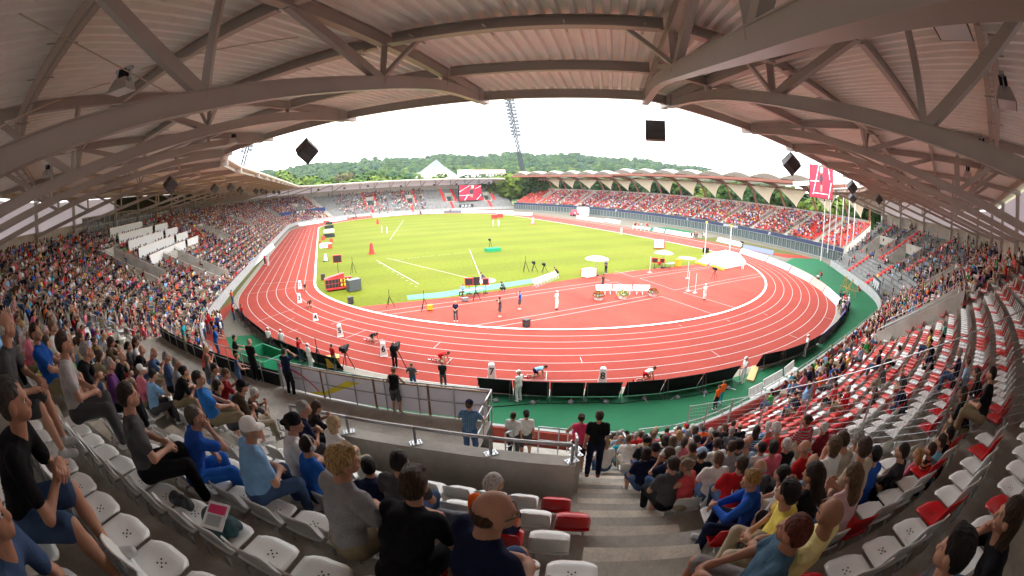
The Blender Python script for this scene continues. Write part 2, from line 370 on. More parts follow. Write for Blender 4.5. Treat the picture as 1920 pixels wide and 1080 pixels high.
def seated(lean=.12, hands='lap', look=(0,0), knees=.0, w=1., feet=(.46,.46), foot_up=0, twist=0, belly=0, spread=.1):
    # hips on a 0.45 m seat, origin on the floor below the hips
    P=np.array((0,0,.55)); C_=np.array((0,math.sin(lean)*.34,.55+math.cos(lean)*.34)); N_=C_+np.array((0,math.sin(lean*1.5)*.17,math.cos(lean*1.5)*.17)); H=N_+np.array((0,.035+math.sin(lean)*.03,.07))
    kn=.44; wr={}; ep={}; fo={}
    for s in (-1,1):
        wr[s]={'lap':(s*.07,.30,.68),'knees':(s*.13,.40,.66),'clasp':(s*.035,.46,.72),'chin':(s*.06,H[1]+.10,H[2]-.05) if s>0 else (-.1,.33,.66),'phone':(s*.05,C_[1]+.33,C_[2]+.02),'side':(s*.28,.02,.62),'cam':(s*.07,H[1]+.16,H[2]+.04),'back':(s*.16,-.02,N_[2]+.16)}[hands]
        ep[s]={'cam':(s*1.,0,-1),'chin':(s*.6,.2,-1),'back':(s,.2,.3)}.get(hands,(s*1.,-.5,-.6)); fo[s]={'lap':(-s*.5,.2,-1),'knees':(0,.3,-1),'clasp':(-s,0,-.4),'phone':(-s*.6,-.3,.7)}.get(hands,(-s*.7,0,-.5))
    return dict(pelvis=P,chest=C_,neck=N_,head=H,look=look,wrist=wr,epole=ep,fold=fo,w=w,belly=belly,
        ankle={s:(s*(spread+.02),feet[0 if s<0 else 1],.09+(foot_up if s>0 else 0)) for s in (-1,1)},kpole={s:(s*.25,.6,1) for s in (-1,1)})
def standing(hands='down', lean=.0, look=(0,0), stride=.0, w=1., bend=0):
    P=np.array((0,0,.93)); C_=P+np.array((0,math.sin(lean)*.34,math.cos(lean)*.34)); N_=C_+np.array((0,math.sin(lean)*.17,math.cos(lean)*.17)); H=N_+np.array((0,.03+math.sin(lean)*.05,.07))
    W_={'down':lambda s:(s*.25,.05,.80+bend),'hips':lambda s:(s*.16,.06,1.02),'rail':lambda s:(s*.24,.42,1.08),'cam':lambda s:(s*.08,.22,H[2]+.05),'front':lambda s:(s*.04,.24,1.02),'cross':lambda s:(-s*.10,.24,1.16),'phone':lambda s:(s*.05,.30,1.25),'point':lambda s:(s*.1,.5,1.4) if s>0 else (s*.25,.03,.82)}[hands]
    E_={'hips':lambda s:(s,-.6,0),'cam':lambda s:(s,0,-1)}.get(hands,lambda s:(s*.8,-1,-.3))
    return dict(pelvis=P,chest=C_,neck=N_,head=H,look=look,wrist={s:W_(s) for s in (-1,1)},epole={s:E_(s) for s in (-1,1)},
        fold={s:{'down':(-s*.4,.6,0),'rail':(0,.4,-1)}.get(hands,(-s,0,-.3)) for s in (-1,1)},w=w,
        ankle={s:(s*.12,s*stride,.09) for s in (-1,1)},kpole={s:(s*.1,1,0) for s in (-1,1)})
def crouch():   # sprinter waiting in the blocks: hands on the line, one knee down
    P=np.array((0,0,.52)); C_=np.array((0,.30,.62)); N_=np.array((0,.46,.66)); H=N_+np.array((0,.08,.02))
    return dict(pelvis=P,chest=C_,neck=N_,head=H,look=(0,-.9),lat=(1,0,0),wrist={s:(s*.2,.52,.12) for s in (-1,1)},epole={s:(s*.4,-1,.2) for s in (-1,1)},
        fold={s:(0,1,0) for s in (-1,1)},ankle={-1:(-.1,-.45,.12),1:(.1,-.12,.14)},kpole={-1:(0,.7,-1),1:(0,1,.1)},toe={s:(0,.3,-1) for s in (-1,1)})
def squat():
    P=np.array((0,0,.34)); C_=np.array((0,.2,.6)); N_=np.array((0,.3,.74)); H=N_+np.array((0,.08,.05))
    return dict(pelvis=P,chest=C_,neck=N_,head=H,look=(0,-.6),wrist={s:(s*.15,.52,.2) for s in (-1,1)},epole={s:(s,-.3,-.3) for s in (-1,1)},
        fold={s:(0,1,-1) for s in (-1,1)},ankle={s:(s*.13,.08,.09) for s in (-1,1)},kpole={s:(s*.3,1,.4) for s in (-1,1)})
SKIN=attr_mat('skin','skin_col',.55,.08,noise=.08,spec=.25); SHIRT=attr_mat('shirt cloth','shirt_col',bump=.55,pattern=True); PANT=attr_mat('trouser cloth','pants_col'); SHOE=attr_mat('shoe leather','shoe_col',.6,.1,spec=.2)
HAIRM=attr_mat('hair','hair_col',.5,1.,noise=.6,spec=.25,strands=True); EYEW=mat('eye white',(.75,.73,.7),.3); EYED=mat('iris',(.03,.02,.015),.2)
PROTO={}
def proto(key, pose, **kw):
    f=figure(pose, **kw); d={}
    d['body']=mesh_only('body',f['body'][0],f['body'][1],[SKIN,EYEW,EYED],f['body'][2])
    d['shirt']=mesh_only('shirt',*f['shirt'],[SHIRT]); d['trousers']=mesh_only('trousers',*f['trousers'],[PANT]); d['shoes']=mesh_only('shoes',*f['shoes'],[SHOE])
    d['H']=f['_H']; d['M']=f['_M']; PROTO[key]=d
def mesh_only(name,V,F,mats,fm=None):
    o=mesh_obj(name,V,F,mats,None,fm,True); me=o.data; bpy.data.objects.remove(o); return me
HAIR={}
def hair(style):
    if style not in HAIR: v,q=hair_mesh(style,.0075); HAIR[style]=mesh_only('hair',v,q,[HAIRM])
    return HAIR[style]
def cap_mesh():
    m=MB(); m.lathe((0,-.008,.125),[(.092,0),(.094,.03),(.086,.07),(.06,.1),(.02,.112),(.001,.114)],20)
    V=[];n=14
    for r,z in ((.088,0),(.088,.008)):
        for i in range(n+1): t=math.pi*(.12+.76*i/n); V.append((math.cos(t)*.088,-.008+math.sin(t)*.09,.127+z))
    for r,z in ((1,-.012),(1,-.006)):
        for i in range(n+1): t=math.pi*(.12+.76*i/n); V.append((math.cos(t)*.082,-.008+.08+math.sin(t)*.09,.127+z))
    N_=n+1; F=[]
    for i in range(n): F+=[(N_+i,N_+i+1,3*N_+i+1,3*N_+i),(i,2*N_+i,2*N_+i+1,i+1),(2*N_+i,3*N_+i,3*N_+i+1,2*N_+i+1)]
    m.add(V,F); return m
CAPM=attr_mat('cap cloth','cap_col')
_cm=cap_mesh(); CAPME=mesh_only('cap',_cm.V,_cm.F,[CAPM])
_g=MB(); 
for _s in (-1,1):
    _p=[(_s*.03+.024*math.cos(t),.108,.094+.017*math.sin(t)) for t in np.linspace(0,2*math.pi,13)]; _g.path(_p,.0028,5); _g.tube((_s*.054,.106,.098),(_s*.08,-.005,.096),.0028,5)
_g.tube((-.008,.11,.098),(.008,.11,.098),.0026,5); GLASSME=mesh_only('glasses',_g.V,_g.F,[mat('spectacle frame',(.02,.02,.02),.3)])
_g=MB(); _p=[(.098*math.cos(t),-.005,.10+.125*math.sin(t)) for t in np.linspace(0,math.pi,15)]; _g.path(_p,.011,7)
for _s in (-1,1): _g.tube((_s*.07,-.005,.085),(_s*.10,-.005,.085),.037,14)
PHONESME=mesh_only('headphones',_g.V,_g.F,[mat('headphone plastic',(.6,.6,.62),.35)])
def col4(c): return [float(c[0]),float(c[1]),float(c[2])]
PN=0
def person(key, loc, face, shirt, pants, skin=(.45,.24,.16), hairc=(.05,.03,.02), style='short', shoe=(.5,.5,.5), scale=1., label=None, group=None, cap=None, glasses=False, phones=False, lean=0, cap_back=False, stripe=(0,0), second=(.6,.6,.6)):
    """one standing or seated person with its own clothes; face = heading (radians, 0 looks along +Y)"""
    d=PROTO[key]; b=bpy.data.objects.new('person',d['body']); COL.objects.link(b)
    b.location=loc; b.rotation_euler=(lean,0,face); b.scale=(scale,)*3; b['skin_col']=col4(skin)
    for nm,prop,c in (('shirt','shirt_col',shirt),('trousers','pants_col',pants),('shoes','shoe_col',shoe)):
        o=bpy.data.objects.new(nm,d[nm]); COL.objects.link(o); o.parent=b; o[prop]=col4(c)
        if nm=='shirt': o['stripe_z']=float(stripe[0]); o['stripe_x']=float(stripe[1]); o['second_col']=col4(second)
    E=Matrix(d['M'].tolist()).to_4x4(); E.translation=Vector(d['H'].tolist())
    if style: 
        o=bpy.data.objects.new('hair',hair(style)); COL.objects.link(o); o.parent=b; o.matrix_local=E; o['hair_col']=col4(hairc)
    if cap is not None: o=bpy.data.objects.new('cap',CAPME); COL.objects.link(o); o.parent=b; o.matrix_local=E@(Matrix.Rotation(math.pi if cap_back else 0,4,'Z')@Matrix.Translation((0,0,-.004))); o['cap_col']=col4(cap)
    if glasses: o=bpy.data.objects.new('glasses',GLASSME); COL.objects.link(o); o.parent=b; o.matrix_local=E
    if phones: o=bpy.data.objects.new('headphones',PHONESME); COL.objects.link(o); o.parent=b; o.matrix_local=E
    tag(b,label,'person',group); return b
# ------------------------------------------------------------------ plan of the bowl: a rounded ring of 20 rows between front wall and back wall
# stations: field-side front F, back wall B, roof tip T   (x, y), from the far right end round the left to the near right end
STN=[((57,86),(57,100.3),(57,86.5)),((40,86.2),(40,100.3),(40,86.5)),((20,86.3),(20,100.3),(20,86.6)),((0,86.3),(0,100.3),(0,86.6)),
((-16,86.0),(-18,100.2),(-15,86.5)),((-26,83.5),(-36,97.5),(-25,84.5)),((-35,79),(-50,90),(-33.5,80.5)),((-42,72),(-60,79),(-39.5,73)),((-45.5,62),(-66,65),(-42.3,63)),
((-46,48),(-66.6,48),(-42.5,48)),((-46,24),(-66.6,24),(-42.5,24)),((-46,0),(-66.6,0),(-42.5,0)),((-46,-24),(-66.6,-24),(-42.5,-24)),((-46,-48),(-66.3,-49),(-42.5,-50)),
((-45.3,-59),(-64,-60.5),(-41.6,-61)),((-42,-67),(-58,-74.5),(-39.6,-67.3)),((-36.5,-73),(-51,-83.5),(-35.8,-71.8)),((-31,-77.6),(-43.5,-90),(-31.5,-76.2)),((-26.4,-80.9),(-37,-94.4),(-27.1,-80.2)),
((-21.2,-84.7),(-29.5,-98.6),(-22.3,-83.8)),((-15,-85.6),(-18,-100.3),(-15.2,-84)),((-4,-85.8),(-5,-100.4),(-4.5,-83.3)),((8,-85.8),(9,-100.4),(7.5,-82.5)),((17,-85.6),(19.5,-100.3),(16,-82.2)),
((25,-83.6),(29,-98.5),(23.5,-80.9)),((32,-79.6),(38.5,-92.8),(31,-77.2)),((41,-73.3),(47.5,-85.3),(40,-70.9)),((50,-66.8),(55,-76.5),(49,-64.6))]
def _cr(P,per=24):
    P=np.array(P,float); Q=np.vstack([2*P[0]-P[1],P,2*P[-1]-P[-2]]); out=[]
    for i in range(1,len(Q)-2):
        for j in range(per):
            t=j/per; a,b,c,d=Q[i-1],Q[i],Q[i+1],Q[i+2]
            out.append(.5*((2*b)+(c-a)*t+(2*a-5*b+4*c-d)*t*t+(3*b-a-3*c+d)*t**3))
    out.append(P[-1]); return np.array(out)
_S=np.array([[*f,*b,*t] for f,b,t in STN],float); DEN=_cr(_S)
_mid=(DEN[:,0:2]+DEN[:,2:4])/2; SA=np.r_[0,np.cumsum(np.linalg.norm(np.diff(_mid,axis=0),axis=1))]; SMAX=SA[-1]
NR=20; Z0=.33; RH=.507
def fbt(s): 
    r=[np.interp(s,SA,DEN[:,i]) for i in range(6)]; return np.array(r[0:2]),np.array(r[2:4]),np.array(r[4:6])
def bp(s,k,z=None):
    f,b,_=fbt(s); p=f+(b-f)*(k/NR); return np.array([p[0],p[1],Z0+RH*np.floor(k) if z is None else z])
def inv(x,y):
    # (s,k) of a plan point: nearest via search on dense stations
    f=DEN[:,0:2]; b=DEN[:,2:4]; d=b-f; L=np.linalg.norm(d,axis=1); n=d/L[:,None]
    w=np.array([x,y])-f; al=(w*n).sum(1); pe=w[:,0]*n[:,1]-w[:,1]*n[:,0]
    ok=(al>-8)&(al<L+8); pe2=np.where(ok,np.abs(pe),1e9); i=int(np.argmin(pe2))
    # refine sign change with neighbour
    best=(SA[i],al[i]/L[i]*NR)
    for j in (i-1,i+1):
        if 0<=j<len(SA) and pe[j]*pe[i]<0 and abs(pe[j])<5:
            q=abs(pe[i])/(abs(pe[i])+abs(pe[j])); best=(SA[i]+(SA[j]-SA[i])*q,(al[i]/L[i]+(al[j]/L[j]-al[i]/L[i])*q)*NR)
    return best
# camera ray helpers: turn a point of the photograph into the real point on the ground it shows
_fw=np.array([-math.sin(YAW)*math.cos(PIT), math.cos(YAW)*math.cos(PIT), math.sin(PIT)]); _rt=np.array([math.cos(YAW),math.sin(YAW),0]); _up=np.cross(_rt,_fw)
def ray(u,v):
    a,b=u-960,540-v; r=math.hypot(a,b)+1e-9; th=2*math.asin(min(1,r/(2*FPX))); return (_rt*a+_up*b)/r*math.sin(th)+_fw*math.cos(th)
def gp(u,v,z=0.): d=ray(u,v); return CAM+(z-CAM[2])/d[2]*d
M_CONC=mat('concrete terrace',(.36,.34,.30),.85,noise=.24,scale=.9,bump=.25,bscale=30,grain=.08)
M_WALL=mat('concrete wall',(.42,.40,.36),.8,noise=.2,scale=.7,bump=.2,bscale=20,grain=.05)
M_STEEL=mat('galvanised steel',(.42,.43,.44),.38,metal=.8,noise=.08,scale=6)
M_PAINT=mat('beige painted steel',(.42,.37,.325),.45,noise=.05,scale=1.5)
M_ROOF=mat('ribbed roof sheet',(.90,.86,.80),.45,noise=.06,scale=.8)
M_CLAD=mat('glowing cladding',(.70,.66,.72),.4,emit=(.9,.86,.92,.05))  # faint emission on the panels stands in for daylight passing through them
M_WHITE=mat('white paint',(.78,.78,.76),.5,noise=.04,scale=2)
M_BLACK=mat('black fabric',(.012,.012,.013),.75,noise=.3,scale=3)
M_RED=mat('red paint',(.52,.03,.03),.45,noise=.06,scale=3)
M_REDWALL=mat('red wall panel',(.36,.07,.05),.7,noise=.15,scale=1.2)
M_DARK=mat('dark opening',(.03,.035,.035),.8)
def srange(a,b,d): n=max(1,int(round((b-a)/d))); return [a+(b-a)*i/n for i in range(n+1)]
CUTS=[ # s0,s1,k0,k1,floor z : stairwells and the walkway
 (264.6,287.7,4.6,10,3.9),(287.7,290.5,7,10,3.9),(238.6,242.2,7,14,3.3),(227,231.6,2,9,1.0),(199,203.4,7,13,3.4),(168,171.5,7,13,3.4),(314.6,317.8,6,13,2.6),(356.6,362.6,8,13,4.2),(367.5,373.2,8,13,4.2),(336.5,340,8,13,4.2),
 (66.0,69.5,8,13,4.2),(47.6,51,8,13,4.2),(28.6,32,8,13,4.2),(9.5,13,8,13,4.2),(118,121.5,7,12,3.6),(100,103.5,8,13,4.2)]
def incut(s,k):
    for a,b,c,d,z in CUTS:
        if a-.01<=s<=b+.01 and c-.01<=k<d: return True
    return False
_ss=sorted(set([round(x,3) for x in srange(0,238,2.)+srange(238,284,1.)+srange(284,300,.5)+srange(300,SMAX,1.)]+[round(c[i],3) for c in CUTS for i in (0,1)]))
stand=tag(empty('grandstand',(-33,-94,0)),'long grey concrete grandstand ring whose rows of seats curve round three sides of the track','grandstand'); _so=np.array((-33,-94,0.))
def T(m,name,mats,smooth=False,parent=None):
    m.V=[(x+33,y+94,z) for x,y,z in m.V] if parent is None else m.V
    return m.build(name,mats,parent or stand,smooth)
m=MB()
for s0,s1 in zip(_ss[:-1],_ss[1:]):
    sm=(s0+s1)/2
    for k in range(NR):
        if incut(sm,k): continue
        z=Z0+RH*k; zb=z-RH if k else -.02
        a,b=bp(s0,k),bp(s1,k); c,d=bp(s0,k+1),bp(s1,k+1)
        m.add([(a[0],a[1],zb),(b[0],b[1],zb),(b[0],b[1],z),(a[0],a[1],z),(c[0],c[1],z),(d[0],d[1],z)],[(1,0,3,2),(2,3,4,5)],1 if s1<90.1 or s0>343 else 0)
T(m,'terrace',[M_CONC,mat('grey standing terrace',(.21,.213,.208),.85,noise=.22,scale=.8,bump=.2,bscale=26,grain=.08)])
m=MB()
for a,b,c,d,z in CUTS:
    n=srange(a,b,1.)
    for s0,s1 in zip(n[:-1],n[1:]):
        p=[bp(s0,c,z),bp(s1,c,z),bp(s1,d,z),bp(s0,d,z)]; m.add(p,[(0,1,2,3)])
        q=Z0+RH*d
        m.add([(p[3][0],p[3][1],z),(p[2][0],p[2][1],z),(p[2][0],p[2][1],q),(p[3][0],p[3][1],q)],[(1,0,3,2)])
        if z<Z0+RH*c-RH: m.add([(p[0][0],p[0][1],z),(p[1][0],p[1][1],z),(p[1][0],p[1][1],Z0+RH*(c-1)),(p[0][0],p[0][1],Z0+RH*(c-1))],[(0,1,2,3)])
        else:
            m.add([(p[0][0],p[0][1],0),(p[1][0],p[1][1],0),(p[1][0],p[1][1],z),(p[0][0],p[0][1],z)],[(0,1,2,3)])
    T(m,'walkway_floor',[M_CONC]); m=MB()
def wall_line(m,pts,th,z0s,z1s,mi=0):
    P=np.array([p[:2] for p in pts],float)
    for i in range(len(P)-1):
        d=P[i+1]-P[i]; L=np.linalg.norm(d)
        if L<1e-6: continue
        n=np.array([-d[1],d[0]])/L*th/2; m.slab([P[i]-n,P[i+1]-n,P[i+1]+n,P[i]+n],[z0s[i],z0s[i+1]]*1+[z0s[i+1],z0s[i]],[z1s[i],z1s[i+1]]+[z1s[i+1],z1s[i]],mi)
def vom(a,b,c,d,z,first=False):
    m=MB()
    for s in ((a,b) if not first else (a,)):
        ks=[c-.6+ (d-c+1.2)*i/6 for i in range(7)]; P=[bp(s,k) for k in ks]
        wall_line(m,P,.2,[z-.3]*7,[Z0+RH*k+.95 for k in ks])
    if not first:
        P=[bp(s,d+.12) for s in srange(a,b,1.)]; wall_line(m,P,.2,[z-.1]*len(P),[Z0+RH*d+1.0]*len(P))
    w=T(m,'stairwell_wall',[M_WALL])
    if not first:
        m=MB(); P=[bp(s,d-.12) for s in srange(a+.35,b-.35,1.)]; wall_line(m,P,.06,[z]*len(P),[z+2.15]*len(P)); T(m,'doorway',[mat('dark green doorway',(.02,.05,.045),.5)])
for c in CUTS[2:]: vom(*c)
# wall between the walkway and the upper rows, with its end beside the stairs
m=MB(); S_=srange(284.3,290.42,.6); P=[bp(s,10.14) for s in S_]
wall_line(m,P,.30,[3.7]*len(P),[6.28]*len(P)); e=[bp(290.42,k) for k in (5.2,6.5,8,9.95)]
wall_line(m,e,.2,[1.5]*4,[Z0+RH*k+.9 for k in (5.2,6.5,8)]+[6.277]); T(m,'parapet',[M_WALL])
# front wall, back wall, clerestory, posts
m=MB(); F_=[bp(s,-.06) for s in srange(0,SMAX,1.5)]; wall_line(m,F_,.18,[-.05]*len(F_),[1.15]*len(F_)); T(m,'front_wall',[mat('pale front wall',(.33,.33,.325),.7,noise=.15,scale=1.2)])
m=MB(); F_=[bp(s,.08) for s in srange(285,337,1.5)]; wall_line(m,F_,.1,[.2]*len(F_),[1.12]*len(F_)); T(m,'front_wall_lining',[M_REDWALL])
m=MB(); ZB=Z0+RH*19; ZT=11.95; ZE=14.7
for s0,s1 in zip(srange(0,SMAX,1.5)[:-1],srange(0,SMAX,1.5)[1:]):
    wall_line(m,[bp(s0,20.1),bp(s1,20.1)],.25,[-.05]*2,[ZT]*2)
T(m,'back_wall',[M_WALL])
# truss roots on the back wall (s) and their tips
TR=[]
for x in (52,44.5,37,29.5,22,14.5,7,-.5,-8,-15): TR.append((x,86.5,x,100.3))
TR+=[(-22,85.3,-28,99.2),(-28,83.2,-38,96.5),(-33.5,80.4,-48.5,91.3),(-38.5,74.8,-57.5,82.3),(-41.3,68,-64,72)]
y=61
while y>-45: TR.append((-42.5,y,-66.6,y)); y-=8.9
TR+=[(-42.5,-50,-66.1,-50.3),(-41.7,-60,-63.6,-61.6),(-39.7,-66.9,-58.5,-73.6),(-36.2,-71.4,-52.3,-82.1),(-31.8,-76,-46,-87.8),(-27.1,-80.2,-39,-92.6),
     (-22.4,-83.9,-32.9,-97.1),(-21.3,-84,-26.8,-99.2),(-15.2,-84,-14.4,-100.4),(-9.1,-83.6,-7.8,-100.4),(-.6,-82.9,-1.1,-100.4),(7,-82.5,9.4,-100.4),(15,-82.2,20,-100.2),(22.5,-81.1,28.5,-98.6),(30,-77.8,36.8,-94),(36,-73.8,44.2,-88),(42,-69.6,49.8,-82.2),(48,-65.4,54.1,-77.4)]
m=MB(); posts=MB(); dark=MB()
for i in range(len(TR)-1):
    a=np.array(TR[i][2:]);b=np.array(TR[i+1][2:])
    if np.linalg.norm(b-a)>16: continue
    d=(b-a)/np.linalg.norm(b-a); n=np.array([-d[1],d[0]]); mm=m
    far=-68<a[0]<-40 and 60<a[1]<90
    if far or (-67<a[0]<-66 and -34<a[1]<62): mm=dark if (i%2==0 or a[0]<-66) else m
    sa,ka=inv(*a); sb,kb=inv(*b); SS=srange(sa,sb,1.2)
    cnt=int(np.linalg.norm(b-a)/.3)
    P=[bp(s,20.0) for s in SS]; wall_line(mm,P,.05,[ZT]*len(P),[ZE]*len(P))
    if mm is m:
        for j in range(1,cnt):   # ribs of the cladding
            s=sa+(sb-sa)*j/cnt; p=bp(s,19.93); m.obox((p[0],p[1],ZT),.03,.03,ZE-ZT,0)
    T(mm,'cladding_panel' if mm is m else 'dark_panel',[M_CLAD if mm is m else M_DARK]); m=MB(); dark=MB()
for t in TR:
    p=np.array(t[2:]); q=np.array(t[:2]); d=(q-p)/np.linalg.norm(q-p); c=p+d*.3
    rz=math.atan2(d[1],d[0]); posts.obox((c[0],c[1],9.6),.34,.3,ZE-9.6,rz); T(posts,'column',[M_WALL]); posts=MB()
STAIRS=[(291.2,0,20,.68),(283.3,10,20,.7),(263.2,0,20,.6),(313.6,0,20,.6),(318.9,0,20,.6),(327.5,0,20,.5),(301.8,0,0,.5),(250,0,20,.5),(237.6,0,20,.5),(243.3,0,20,.5),(226,0,20,.5),(232.7,0,20,.5),(215,0,20,.5),(204.4,0,20,.5),(198,0,20,.5),(185,0,20,.5),(172.4,0,20,.5),(167,0,20,.5),(155,0,20,.5),(143,0,20,.5),(131,0,20,.5),(122.5,0,20,.5),(117,0,20,.5),(108,0,20,.5),(95,0,20,.5)]
REDST=[(354.9,8,20),(359.8,0,8),(364.2,8,20),(366.2,8,20),(370.4,0,8),(374.8,8,20),(343.5,0,20),(69.9,8,20),(67.7,0,8),(65.4,8,20),(52,8,20),(49.3,0,8),(46.8,8,20),(33,8,20),(30.2,0,8),(27.5,8,20),(14,8,20),(11.2,0,8),(7.6,8,20)]
m=MB()
def steps(m,s,k0,k1,hw,lift=0.,mi=0):
    for k in range(int(k0),int(k1)):
        if incut(s,k): continue
        z=Z0+RH*k; a=bp(s,k+.5); f,b,_=fbt(s); d=(b-f)/np.linalg.norm(b-f); rz=math.atan2(d[1],d[0]); dep=np.linalg.norm(b-f)/NR
        c=bp(s,k+.76); m.obox((c[0],c[1],z-.01),dep*.5,hw*2,RH/2+.01+lift,rz,mi)
        if lift: c=bp(s,k+.25); m.obox((c[0],c[1],z-.01),dep*.5,hw*2,.02,rz,mi); c=bp(s,k-.012); m.obox((c[0],c[1],z-RH/2),.03,hw*2,RH/2+.012,rz,mi)
for s,k0,k1,hw in STAIRS:
    if k1>k0: m=MB(); steps(m,s,k0,k1,hw); T(m,'stair_flight',[mat('stair concrete',(.56,.50,.42),.85,noise=.26,scale=1.6,bump=.2,bscale=26,grain=.1)])
m=MB()
for s,k0,k1 in REDST: m=MB(); steps(m,s,k0,k1,.6,.012); T(m,'red_stair',[mat('red stair paint',(.66,.035,.03),.6,noise=.08,scale=2)])
# crush barriers on the grey standing terraces
m=MB()
def rail(m,P,z,h,post=1.6,mid=(.5,),r=.024,pr=.02):
    P=[np.array((p[0],p[1],(z if not hasattr(z,'__len__') else z[i])+0.)) for i,p in enumerate(P)]
    U=np.array((0,0,1.)); m.path([p+U*h for p in P],r,7)
    for q in mid: m.path([p+U*h*q for p in P],r*.7,6)
    for p in P: m.tube(p,p+U*h,pr,6)
for s0,s1 in ((344.5,353.6),(365,366),(375.4,379),(71.5,84),(53.6,64),(34.6,45.5),(15.6,26.2),(1,6.5),(355.8,358.8),(360.8,363.3)):
    for k in (2,5,8,11,14,17):
        n=srange(s0,s1,2.4)
        for a,b in zip(n[:-1],n[1:]): 
            if (int(a)+k)%3: rail(m,[bp(a+.15,k+.1),bp(b-.15,k+.1)],Z0+RH*k,1.05,mid=(),r=.03,pr=.025)
o_=T(m,'crush_barriers',[M_STEEL]); o_['kind']='stuff'
for c in CUTS[2:9]:     # hand rails round the stairwells
    m=MB()
    for s in c[:2]:
        ks=[c[2]-.6,c[2]+1.6,(c[2]+c[3])/2,c[3]-1,c[3]+.5]; rail(m,[bp(s,k) for k in ks],[Z0+RH*k+.95 for k in ks],.22,mid=())
    T(m,'hand_rail',[M_STEEL])
# ------------------------------------------------------------------ ground and track
S0,W0,r20,R10=42.2,34.65,22.56,35.58
_k=R10-r20; _cx=W0-r20; PHI=math.asin(_cx/_k); CY2=_k*math.cos(PHI)
def track_curve(off,n=24,ends=(0,1)):
    """closed outline of the running track, 'off' metres outside the inner kerb"""
    q=[]; 
    for i in range(n+1): a=math.pi/2-(math.pi/2-PHI)*i/n; q.append((_cx+(r20+off)*math.sin(a), S0+(r20+off)*math.cos(a)))
    for i in range(1,2*n+1): a=PHI-2*PHI*i/(2*n); q.append(((R10+off)*math.sin(a), S0-CY2+(R10+off)*math.cos(a)))
    for i in range(1,n+1): a=-PHI-(math.pi/2-PHI)*i/n; q.append((-_cx+(r20+off)*math.sin(a), S0+(r20+off)*math.cos(a)))
    return q+[(-x,-y) for x,y in q]
def ring(m,o0,o1,z,mi=0):
    A,B=track_curve(o0),track_curve(o1); n=len(A)
    m.add([(x,y,z) for x,y in A]+[(x,y,z) for x,y in B],[(i,(i+1)%n,n+(i+1)%n,n+i) for i in range(n)],mi)
def fill(m,P,z,mi=0): m.add([(x,y,z) for x,y in P],[tuple(range(len(P)))],mi)
def struct(m,name,mats,smooth=False): o=m.build(name,mats,None,smooth); o['kind']='structure'; return o
M_TRACK=mat('red running surface',(.245,.036,.024),.85,noise=.11,scale=.22,bump=.3,bscale=60,grain=.05)
M_DZONE=mat('red infield surface',(.26,.040,.027),.8,noise=.22,scale=.3,bump=.3,bscale=60,grain=.06,stretch=(1,.35,1))
M_LINE=mat('white line paint',(.42,.42,.41),.7)
def grass_mat():
    m=mat('mown grass',(.105,.126,.0055),.9,noise=.2,scale=2.5,bump=.6,bscale=60,grain=.15); N=m.node_tree; b=N.nodes['Principled BSDF']
    g=_n(m,'ShaderNodeNewGeometry'); sx=_n(m,'ShaderNodeSeparateXYZ'); N.links.new(g.outputs['Position'],sx.inputs[0])
    w=_n(m,'ShaderNodeMath',operation='SINE'); s=_n(m,'ShaderNodeMath',operation='MULTIPLY'); s.inputs[1].default_value=math.pi/5.2; N.links.new(sx.outputs['Y'],s.inputs[0]); N.links.new(s.outputs[0],w.inputs[0])
    c=_n(m,'ShaderNodeMapRange'); c.inputs['From Min'].default_value=-.3; c.inputs['From Max'].default_value=.3; c.inputs['To Min'].default_value=.93; c.inputs['To Max'].default_value=1.05; N.links.new(w.outputs[0],c.inputs['Value'])
    l=b.inputs['Base Color'].links[0].from_socket; x=_n(m,'ShaderNodeMix',data_type='RGBA',blend_type='MULTIPLY'); x.inputs['Factor'].default_value=1; N.links.new(l,x.inputs['A']); N.links.new(c.outputs[0],x.inputs['B'])
    t=_n(m,'ShaderNodeTexNoise'); t.inputs['Scale'].default_value=.06; t.inputs['Detail'].default_value=5; N.links.new(g.outputs['Position'],t.inputs['Vector'])
    rr=_n(m,'ShaderNodeMapRange'); rr.inputs['From Min'].default_value=.45; rr.inputs['From Max'].default_value=.7; rr.inputs['To Max'].default_value=.5; N.links.new(t.outputs['Fac'],rr.inputs['Value'])
    y=_n(m,'ShaderNodeMix',data_type='RGBA'); N.links.new(rr.outputs[0],y.inputs['Factor']); N.links.new(x.outputs['Result'],y.inputs['A']); y.inputs['B'].default_value=(.15,.155,.014,1); N.links.new(y.outputs['Result'],b.inputs['Base Color']); return m
M_GRASS=grass_mat()
m=MB(); m.add([(-3000,-3000,-.08),(3000,-3000,-.08),(3000,3000,-.08),(-3000,3000,-.08)],[(0,1,2,3)]); struct(m,'ground',[mat('rough ground',(.10,.12,.04),.95,noise=.3,scale=.05)])
m=MB(); fill(m,[(-70,-104),(76,-104),(76,104),(-70,104)],-.03); struct(m,'apron',[mat('grey green paving',(.14,.13,.105),.9,noise=.15,scale=.4,grain=.08)])
m=MB(); fill(m,[(-47,-60),(-36,-72),(-24,-83),(0,-87),(20,-86.5),(33,-80),(56,-62),(56,-57.2),(46,-58.5),(34,-62),(0,-60),(-30,-62),(-41,-60)],-.012)
fill(m,[(45.2,-20),(62,-20),(62,-8),(45.2,-8)],-.012); struct(m,'green_apron',[mat('green apron surface',(.015,.112,.050),.8,noise=.1,scale=.5,grain=.06)])
m=MB(); fill(m,[(-46,-12),(-44.8,-12),(-44.8,-55),(-46,-62)],-.012); fill(m,[(47.5,-57),(57,-57),(60,-30),(47.5,-30)],-.012); struct(m,'dry_grass',[mat('dry grass',(.085,.085,.025),.95,noise=.25,scale=1.5)])
m=MB(); ring(m,-.02,9.76,0); fill(m,[(44.3,-40),(47.2,-57),(55,-60.5),(56.5,-57.5),(47.4,-50),(46.4,60),(44.3,60)],-.004)
